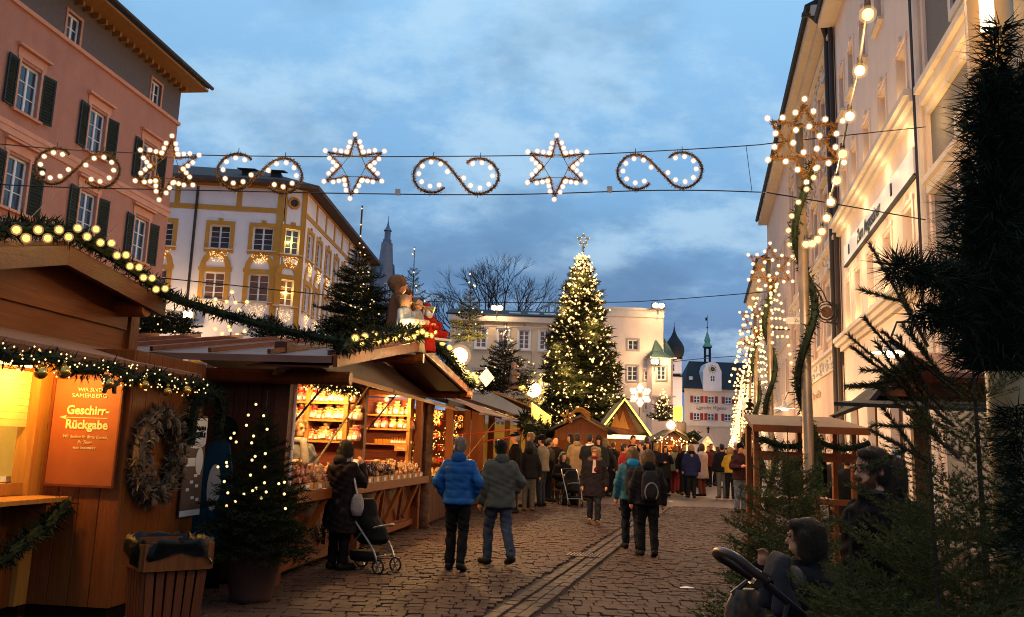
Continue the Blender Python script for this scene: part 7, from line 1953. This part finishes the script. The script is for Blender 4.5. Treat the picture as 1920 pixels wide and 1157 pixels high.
stand("woman in a pink puffer coat and white top by the olive jacket", 1281, 838, D=37, face=0, top=(.45,.24,.21), legs=CHAR, hair=('brown','long'), collar=(.6,.55,.55))
stand("man in dark suit and white shirt behind the blue-sleeved person", 1293, 831, D=38, face=0, top=BLK, hair=('black','short'), collar=(.6,.56,.54))
stand("fair-haired person in a black body warmer with blue sleeves, back turned", 1303, 833, feet=(1296,934), face=176, top=(.013,.016,.055), legs=(.010,.010,.012), hair=('fair','long'), hem=.70, hood=BLK, boots=.12)
stand("woman in a long beige quilted coat and rust trousers, side on", 1317, 832, feet=(1316,931), face=-140, arms=('front','front'), top=(.42,.30,.25), legs=(.14,.04,.025), hair=('brown','bob'), hem=.58, puff=.05)
stand("man in a dark zipped jacket walking towards us past the arch", 1338, 832, feet=(1334,911), face=10, stride=.3, top=(.022,.018,.018), legs=(.016,.016,.018), hair=('brown','short'))
stand("man in a black jacket and slim grey jeans, back turned, nearest the arch", 1354, 832, feet=(1354,935), face=180, top=(.010,.009,.010), legs=(.095,.085,.08), hair=('black','short'), hem=.84, shoe=(.09,.04,.025))
stand("blond child-sized person in a yellow jacket behind the slim grey jeans", 1369, 837, D=33, face=170, top=(.45,.26,.03), hair=('blond','bob'))
stand("older person in a white hat and dark coat at the far right of the crowd", 1380, 829, D=35, face=10, top=(.02,.015,.016), hair=('grey','short'), hat=('beanie',(.55,.50,.46)), scarf=(.15,.03,.03))
BN = stand("man in a maroon jacket, black beanie and torn pale jeans eating beside the rack stall", 1398, 832, feet=(1389,961), face=8, arms=('front','front'), top=(.035,.013,.014), legs=(.11,.12,.15), hair=('dark','short'), hat=('beanie',BLK), hem=.82, detail=1, headturn=-10)
stand("man in glasses half hidden behind the maroon jacket", 1416, 838, D=28, face=-10, top=BLK, hair=('black','short'), glasses=True)
stand("person in black standing inside the rack stall frame", 1588, 851, D=14.2, face=160, top=(.008,.008,.009), legs=BLK, hair=('brown','short'), hem=.62)
stand("dark-capped person behind the rack stall, only the head showing", 1568, 841, D=16.5, face=150, top=CHAR, hair=('black','short'))
gg = rng(404)
where_ = ["under the yellow hut sign","before the lit ladder shelves","beside the low hut","left of the pointed arch","right of the pointed arch","beside the star poles","under the tall fir","before the comet hut","below the glowing lantern","at the mouth of the lane"]
spots_ = [(1197,836,37),(1228,826,39),(1254,832,38.6),(1312,838,44),(1328,836,46),(1362,840,45),(1150,828,36),(1142,836,33),(1275,836,42),(1346,838,50)]
for k, (hx, hy, D) in enumerate(spots_):
    c_ = [BLK,CHAR,(.05,.03,.02),(.03,.035,.06),(.10,.02,.02)][k%5]
    stand(f"small distant passer-by {['in black','in charcoal','in brown','in navy','in dark red'][k%5]} {where_[k]}", hx, hy, D=D, face=gg.uniform(-180,180), top=c_, hair=([ 'brown','dark','fair','black'][k%4],['short','bob'][k%2]))
# --- near right: bearded man and child
bm_ = at(1640, 842, 4.55)
BM = person("bearded man with glasses in a dark jacket looking left over the cut firs", Vector((bm_.x, 4.55, 0)), bm_.z, face=-78, arms=('down','down'), top=(.006,.004,.004), legs=BLK, hair=('brown','short'), hem=.80, detail=2, puff=.05, glasses=True, beard='red', collar=(.05,.045,.04), lean=-.02)
ch_ = at(1512, 974, 4.05)
KID = person("small child with brown hair in black, hand raised to the face, by the pushchair", Vector((ch_.x, 4.05, 0)), ch_.z, face=-112, arms=('fwd','up'), top=(.008,.007,.008), legs=BLK, hair=('brown','bob'), detail=2, puff=.06, build=1.12)
stand("person in a black coat standing behind the bearded man by the roofed stall", 1672, 858, D=5.6, face=120, top=BLK, legs=BLK, hair=('brown','long'), hem=.6, detail=1)

# ================================================================== PUSHCHAIRS
def wheel(parent, p, r, name="wheel", w=.03):
    q = MB(); q.tube([(0,r*math.cos(a),r*math.sin(a)) for a in np.linspace(0,2*PI,21)[:-1]], w/2, 8, closed=True); o = q.build(name, M['iron'], parent, True, loc=p)
    q = MB(); q.tube([(-.02,0,0),(.02,0,0)], r*.22, 8)
    for k in range(6): q.beam((0,0,0),(0,r*.92*math.cos(k*PI/3),r*.92*math.sin(k*PI/3)),.012,.02,up=(1,0,0))
    q.build("rim", M['steel'], o); return o
def pushchair(label, P, rz, s=1.0, body=(.010,.009,.010)):
    t = thing("pushchair", label, "pushchair", P, rz); t.scale = (s,s,s)
    for sx in (-.25,.25):
        wheel(t, (sx,.28,.14), .14); wheel(t, (sx*.85,-.42,.10), .10)
        q = MB(); q.tube(smooth_path([(sx*.85,-.42,.12),(sx*.9,-.30,.36),(sx*.95,-.06,.62),(sx,.30,1.0),(sx*.95,.42,1.08)],4), .016, 8); q.build("frame_tube", M['steel'], t)
        q = MB(); q.tube([(sx,.28,.16),(sx*.95,-.10,.60)], .014, 8); q.build("rear_leg", M['steel'], t)
    q = MB(); q.tube([(-.24,.42,1.08),(0,.46,1.10),(.24,.42,1.08)], .022, 8); q.build("handlebar", M['iron'], t)
    q = MB(); q.tube([(-.24,.2,.22),(.24,.2,.22)],.012,6); q.tube([(-.22,-.35,.24),(.22,-.35,.24)],.012,6); q.build("cross_bar", M['steel'], t)
    q = MB(); stack(q, [(.40,.16,.20,-.12),(.48,.20,.30,-.10),(.66,.21,.28,-.02),(.80,.205,.22,.08),(.98,.19,.20,.10),(1.07,.13,.13,.06)]); blob("seat_and_hood", q, .02, cloth(body), t, 3)
    q = MB(); stack(q, [(.14,.17,.18,.02),(.16,.19,.22,.02),(.28,.2,.24,.02)]); q.build("basket", cloth(body), t, True)
    q = MB(); q.tube(smooth_path([(-.20,-.28,.66),(-.12,-.42,.70),(.12,-.42,.70),(.20,-.28,.66)],4), .014, 8); q.build("bumper_bar", M['steel'], t)
    return t
pushchair("black pushchair with silver frame beside the woman at the sweets counter", Vector((at(688,1000,10.9).x, 10.9, 0)), R(60), .80)
pushchair("small black pushchair parked beside the seated woman", Vector((at(1073,880,25.2).x, 25.2, 0)), R(10), .95)
# near pushchair, only handle, hood and hanging bag in view
hp0 = at(1400, 1085, 3.55)
NP = thing("pushchair", "near pushchair with brown looped handle, grey hood and patterned bag at the bottom right", "pushchair", Vector((at(1470,1100,3.5).x, 3.5, 0)), 0)
o_ = NP.location
def np_(px,py,D): return at(px,py,D) - o_
q = MB(); hl = [np_(1438,1100,3.62),np_(1405,1080,3.58),np_(1368,1056,3.54),np_(1347,1043,3.5),np_(1343,1036,3.42),np_(1352,1034,3.32),np_(1378,1044,3.22),np_(1408,1068,3.2),np_(1440,1092,3.2)]
M['leather'] = mat("brown_leather_grip", (0.035,0.018,0.011), .4, var=.15); q.tube(smooth_path(hl,6), .017, 10); q.build("handle", M['leather'], NP, True)
for D_, px in ((3.60,1418),(3.21,1424)):
    q = MB(); q.beam(np_(px-8,1098,D_), np_(px+8,1074,D_), .045, .03); q.build("clamp", M['leather'], NP)
q = MB()
for D_ in (3.6,3.2): q.tube([np_(1430,1090,D_),np_(1490,1140,D_),np_(1600,1230,D_)],.014,8); q.tube([np_(1600,1230,D_),np_(1610,1270,D_)],.014,8); q.tube([np_(1480,1130,D_),np_(1440,1290,D_)],.014,8)
q.build("frame_tube", M['iron'], NP)
for px,D_ in ((1440,3.66),(1440,3.14),(1610,3.6),(1610,3.2)):
    p_ = np_(px,1290,D_); wo = wheel(NP, (p_.x,p_.y,.13), .13); wo.rotation_euler = (0,0,PI/2)
hz_ = np_(1455,1085,3.4)
q = MB()
for k in range(4):
    a = R(95+k*14); cap(q, (hz_.x-.02+.02*k,hz_.y-.09,hz_.z-.10), (hz_.x+.02+.13*math.cos(a)*.3, hz_.y-.06, hz_.z+.075-.02*k), .030, .026); cap(q, (hz_.x-.02+.02*k,hz_.y+.09,hz_.z-.10), (hz_.x+.02+.13*math.cos(a)*.3, hz_.y+.06, hz_.z+.075-.02*k), .030, .026); cap(q, (hz_.x+.02+.13*math.cos(a)*.3, hz_.y-.06, hz_.z+.075-.02*k), (hz_.x+.02+.13*math.cos(a)*.3, hz_.y+.06, hz_.z+.075-.02*k), .026)
blob("hood", q, .012, cloth((.040,.031,.031)), NP, 3)
q = MB(); q.ball((hz_.x+.065,hz_.y-.02,hz_.z+.0),(.035,.06,.055),12,8); blob("lining", q, .012, cloth((.10,.066,.066)), NP, 3)
q = MB(); stack(q,[(-.32,.16,.17,0),(-.25,.19,.20,0),(.0,.17,.19,0),(.06,.12,.15,0)]); q.v=[(v[0]+hz_.x+.14,v[1]+hz_.y,v[2]+hz_.z-.20) for v in q.v]; q.build("seat", cloth((.012,.010,.010)), NP, True)
mlp = mat("leopard_bag", (0.012,0.008,0.007), .6, scale=26, col2=(.15,.07,.028), stretch=(1,1,.6)); bgp = np_(1398,1128,3.66)
LB = thing("changing_bag", "dark animal-print bag hanging from the near pushchair handle", "bag", o_+bgp, .2)
q = MB(); stack(q,[(-.26,.08,.05,0),(-.20,.105,.06,0),(-.02,.085,.05,0),(.05,.05,.035,0)]); q.build("bag", mlp, LB, True); q = MB(); q.tube([(-.06,0,.03),(.02,-.02,.10),(.06,0,.03)],.012,6); q.build("strap", M['leather'], LB)
# ================================================================== ROOF FIGURES (carved and robed)
def robed(label, px, py, D, Hpx, face, robe, headc, hat=None, wings=False, grp="robed figures on the stall roof", extra=None):
    p = at(px,py,D); h = at(px,Hpx,D).z - p.z; s = h/1.0
    t = thing("roof_figure", label, "figure", p, R(face), grp); t.scale = (s,s,s)
    b = MB(); stack(b, [(0,.20,.18,0),(.05,.21,.19,0),(.4,.16,.14,0),(.66,.145,.115,0),(.76,.10,.08,0),(.80,.05,.05,0)])
    for sg in (-1,1): cap(b,(sg*.14,0,.70),(sg*.19,-.08,.52),.055,.05); cap(b,(sg*.19,-.08,.52),(sg*.06,-.20,.55),.055,.06)
    blob("robe", b, .02, cloth(robe), t, 2)
    b = MB(); b.ball((0,-.01,.88),(.085,.095,.11),12,8); cap(b,(0,-.10,.875),(0,-.115,.86),.015,.015,6); b.build("head", SKIN, t, True)
    b = MB(); b.ball((0,.03,.90),(.10,.10,.115),12,8); 
    for sg in (-1,1): cap(b,(sg*.08,.02,.88),(sg*.09,.03,.74),.035,.03)
    if hat == 'hood': b.ball((0,.02,.93),(.125,.13,.11),12,8)
    blob("hair" if hat != 'hood' else "fur_hood", b, .02, cloth(headc), t, 2)
    if hat == 'santa':
        b = MB(); cap(b,(0,.03,.96),(.12,.12,1.04),.10,.03); b.build("cap", cloth((.35,.015,.012)), t, True)
        b = MB(); b.ball((0,-.06,.80),(.085,.07,.11),10,8); b.build("beard", cloth((.65,.6,.55)), t, True)
    for sg in (-1,1):
        b = MB(); cap(b,(sg*.06,-.21,.55),(sg*.02,-.245,.57),.03,.026); b.build("hand", SKIN, t, True)
    return t
F1=robed("brown fur-hooded figure with red sash on the stall roof",740,665,12.2,520,100,(.20,.075,.035),(.16,.08,.04),'hood')
q=MB(); q.beam((-.16,-.12,.50),(.13,-.14,.74),.012,.06,up=(0,1,0)); q.build("sash",cloth((.40,.02,.02)),F1)
robed("brown-hooded smaller figure behind the brightly lit angel",754,660,12.6,540,90,(.15,.07,.04),(.12,.06,.03),'hood')
F2=robed("brightly lit white angel playing a golden trumpet",756,665,11.9,552,60,(.62,.55,.45),(.35,.18,.07))
q=MB(); q.tube([(.02,-.12,.86),(.10,-.34,.78),(.16,-.46,.74)],[.012,.014,.06],8); q.build("trumpet",M['gold'],F2)
robed("white-robed figure with long brown hair beside the angel",778,662,12.0,560,60,(.50,.42,.34),(.14,.07,.03))
F4=robed("red-coated figure with white beard sitting at the right end of the roof group",798,660,12.1,572,40,(.36,.018,.014),(.5,.45,.4),'santa')
q=MB(); q.tube([(-.16,.05,.62),(.02,.14,.95),(.22,.10,.62),(.26,.05,.3)],[.02,.10,.12,.03],8); q.build("sack",cloth((.28,.015,.012)),F4)
sg2=thing("toy_sledge","small red and white sledge at the right end of the roof figures","toy sledge",at(818,628,12.3),.6); q=MB(); stack(q,[(-.05,.16,.10,0),(.04,.19,.12,0),(.06,.17,.1,0)]); q.build("seat",cloth((.36,.015,.012)),sg2,True); q=MB(); q.box(-.2,.2,-.11,.11,-.09,-.055); q.build("runner",M['paper'],sg2); q=MB(); q.ball((.02,0,.13),.07,8,6); q.build("red_cap",cloth((.36,.015,.012)),sg2,True)
RFL=thing("spot_box","square white spotlight box shining on the angel","spotlight",at(749,645,11.5),.5); q=MB(); q.box(-.10,.10,-.04,.04,-.10,.10); bo=q.build("housing",M['steel'],RFL); bo.rotation_euler=(.5,.6,0); lamp((.12,-.02,.18),34,(1,.74,.32),.05,"spot_lamp",RFL)
SF2=robed("pale stone-coloured figure with a cap among the firs of the icicle-lit stall",962,728,25.5,680,50,(.26,.17,.13),(.30,.20,.15),'hood')
dc_=thing("diamond_sign","small white diamond sign on the stall roof edge","sign",at(912,708,17),0); q=MB(); q.prism([(-.16,0),(0,.19),(.16,0),(0,-.19)],-.012,.012); q.build("plate",M['paper'],dc_)
# ================================================================== FOREGROUND FIRS AND GARLAND (right)
M['needle_near'] = mat("near_fir_needles", (0.085,0.075,0.020), .7, var=.5, scale=9, spec=.1)
M['twig'] = mat("brown_twig", (0.13,0.055,0.028), .85, var=.3, scale=20)
def cut_fir(label, px, D, top_py, rad, seed, **k):
    p = at(px, 900, D); H = at(px, top_py, D).z; t = thing("cut_fir", label, "fir tree", Vector((p.x, D, 0)), 0, "cut firs for sale")
    fir(t, H, rad, z0=.12, seed=seed, need='needle_near', trunk_r=.022, **k); return t
cut_fir("dark cut fir leaning behind the lamp pole, its tips over the paving", 1478, 5.6, 800, .62, 301, whorls=20, per=10, nl=.060, nw=.014, n_side=8, n_need=36, main_need=80, power=.55, el0=.9, el1=.1)
cut_fir("bushy cut fir filling the bottom right corner", 1745, 2.75, 850, .72, 302, whorls=13, per=8, nl=.050, nw=.0085, n_side=7, n_need=80, main_need=170, power=.6, el0=.95, el1=.25)
cut_fir("cut fir in front of the child at the bottom edge", 1590, 3.0, 960, .52, 303, whorls=10, per=7, nl=.055, nw=.010, n_side=7, n_need=70, main_need=150, power=.6, el0=1.0, el1=.35)
t3 = cut_fir("tall cut fir under the artificial garland at the right edge", 1835, 3.0, 560, .70, 304, whorls=13, per=8, nl=.048, nw=.008, n_side=7, n_need=70, main_need=150, power=.6, el0=.9, el1=.3)
# long bare-tipped shoots reaching left from the tall cut fir
gg = rng(55); out = []; tb = MB(); o3 = t3.location
for (x0,y0,x1,y1) in ((1790,800,1590,628),(1770,770,1620,596),(1800,740,1655,622),(1790,720,1668,640),(1740,650,1630,456),(1750,870,1632,806),(1740,760,1596,650),(1800,860,1640,720)):
    D0, D1 = 2.9, 2.9+gg.uniform(-.15,.15)
    a, b_ = np.array(at(x0,y0,D0)-o3), np.array(at(x1,y1,D1)-o3); L = np.linalg.norm(b_-a); d = (b_-a)/L
    out.append(needles_on(a, d, L, 560, .022, .0040, gg, spread=.55, flat=1.0)); tb.tube([tuple(a),tuple(b_)],[.006,.0035],5)
    for k in range(2):
        t_ = .22+.2*k; s_ = (-1)**k; dd = d*.8 + np.array((0,.15,.55*s_)); dd /= np.linalg.norm(dd); L2_ = .20*(1-t_)+.05
        out.append(needles_on(a+d*L*t_, dd, L2_, 240, .028, .0042, gg, spread=.55, flat=1.0)); tb.tube([tuple(a+d*L*t_),tuple(a+d*L*t_+dd*L2_)],[.004,.0025],4)
tri_obj("long_shoots", np.concatenate(out), M['needle_near'], t3)["kind"] = "stuff"; tb.build("shoot_stems", M['twig'], t3)["kind"] = "stuff"
# artificial garland climbing the pole
GC = thing("garland_column", "thick dark artificial fir garland hanging at the right edge", "garland", Vector((at(1860,900,2.35).x, 2.35, 0)), 0)
o4 = GC.location
def col_piece(pts, r, dens, nl, nw, seed):
    garland(smooth_path([tuple(at(*p)-o4) for p in pts], 3), r, dens*.8, nl, nw, seed, parent=GC, name="fir_tinsel", core=False)
col_piece([(1878,45,2.35),(1868,110,2.35),(1872,190,2.35)], .040, 3200, .085, .0048, 1)
col_piece([(1872,170,2.35),(1862,270,2.35),(1868,380,2.35)], .10, 8500, .085, .0048, 2)
col_piece([(1905,120,2.45),(1925,300,2.45),(1930,500,2.45),(1925,690,2.45)], .13, 7000, .085, .0048, 3)
col_piece([(1868,360,2.35),(1855,480,2.35),(1858,600,2.35),(1870,690,2.35)], .155, 11000, .085, .0048, 4)
col_piece([(1830,540,2.25),(1760,520,2.2),(1700,505,2.15),(1672,500,2.12)], .04, 4500, .07, .0044, 5)
col_piece([(1820,590,2.25),(1760,600,2.2),(1712,585,2.2)], .04, 4200, .07, .0044, 6)
col_piece([(1905,760,2.5),(1930,900,2.5),(1925,1050,2.5)], .09, 4500, .075, .0048, 7)
q = MB()
for pts, r_ in (((( 1868,150,2.42),(1862,270,2.42),(1868,380,2.42)),.045),(((1868,360,2.42),(1856,480,2.42),(1866,690,2.42)),.085),(((1925,200,2.5),(1930,480,2.5),(1925,690,2.5)),.08)): q.tube([tuple(at(*p)-o4) for p in pts], r_, 8)
q.build("core", M['needle_art'], GC)
# tan pole the garland is tied to
pq = at(1908,900,3.1); TP = thing("tan_post", "broad tan post behind the hanging garland at the right edge", "post", Vector((pq.x,3.1,0)), 0)
q = MB(); q.tube([(0,0,0),(0,0,1.6),(.0,0,3.4)], .085, 16); M['tan_post'] = mat("tan_painted_post",(0.42,0.25,0.11),.45,var=.1); q.build("post", M['tan_post'], TP, True); q = MB(); q.tube([(.09*math.cos(a),.09*math.sin(a),2.98) for a in np.linspace(0,2*PI,15)[:-1]],.006,5,closed=True); q.build("strap",M['iron'],TP)
lamp((-.35,-.35,3.35), 14, (1,.62,.2), .05, "post_lamp", TP)
q = MB(); pl_ = at(1849,62,3.05)-TP.location; q.box(pl_.x-.022,pl_.x+.022,pl_.y-.03,pl_.y+.03,pl_.z,pl_.z+.3); q.build("lamp_glass", glow("post_lamp_glass",(1,.86,.60),3.0), TP)
# price list on the roofed stall's post
PLp = at(1683,905,6.9); PL = thing("price_list", "tall white price list pinned to the timber post right of the bearded man", "notice", PLp, -.1)
q = MB(); q.box(-.032,.032,-.004,.004,-.27,.26); q.build("sheet", M['paper'], PL)
for k in range(12):
    q = MB(); q.box(-.022, -.022+.02+.024*((k*7)%3)/2, -.0065,-.0045, .20-k*.034, .206-k*.034); q.build("print_line", M['iron'], PL)
text("lettering","Preise",.022,M['iron'],PL,(0,-.006,.235),RT)
finish_blobs()
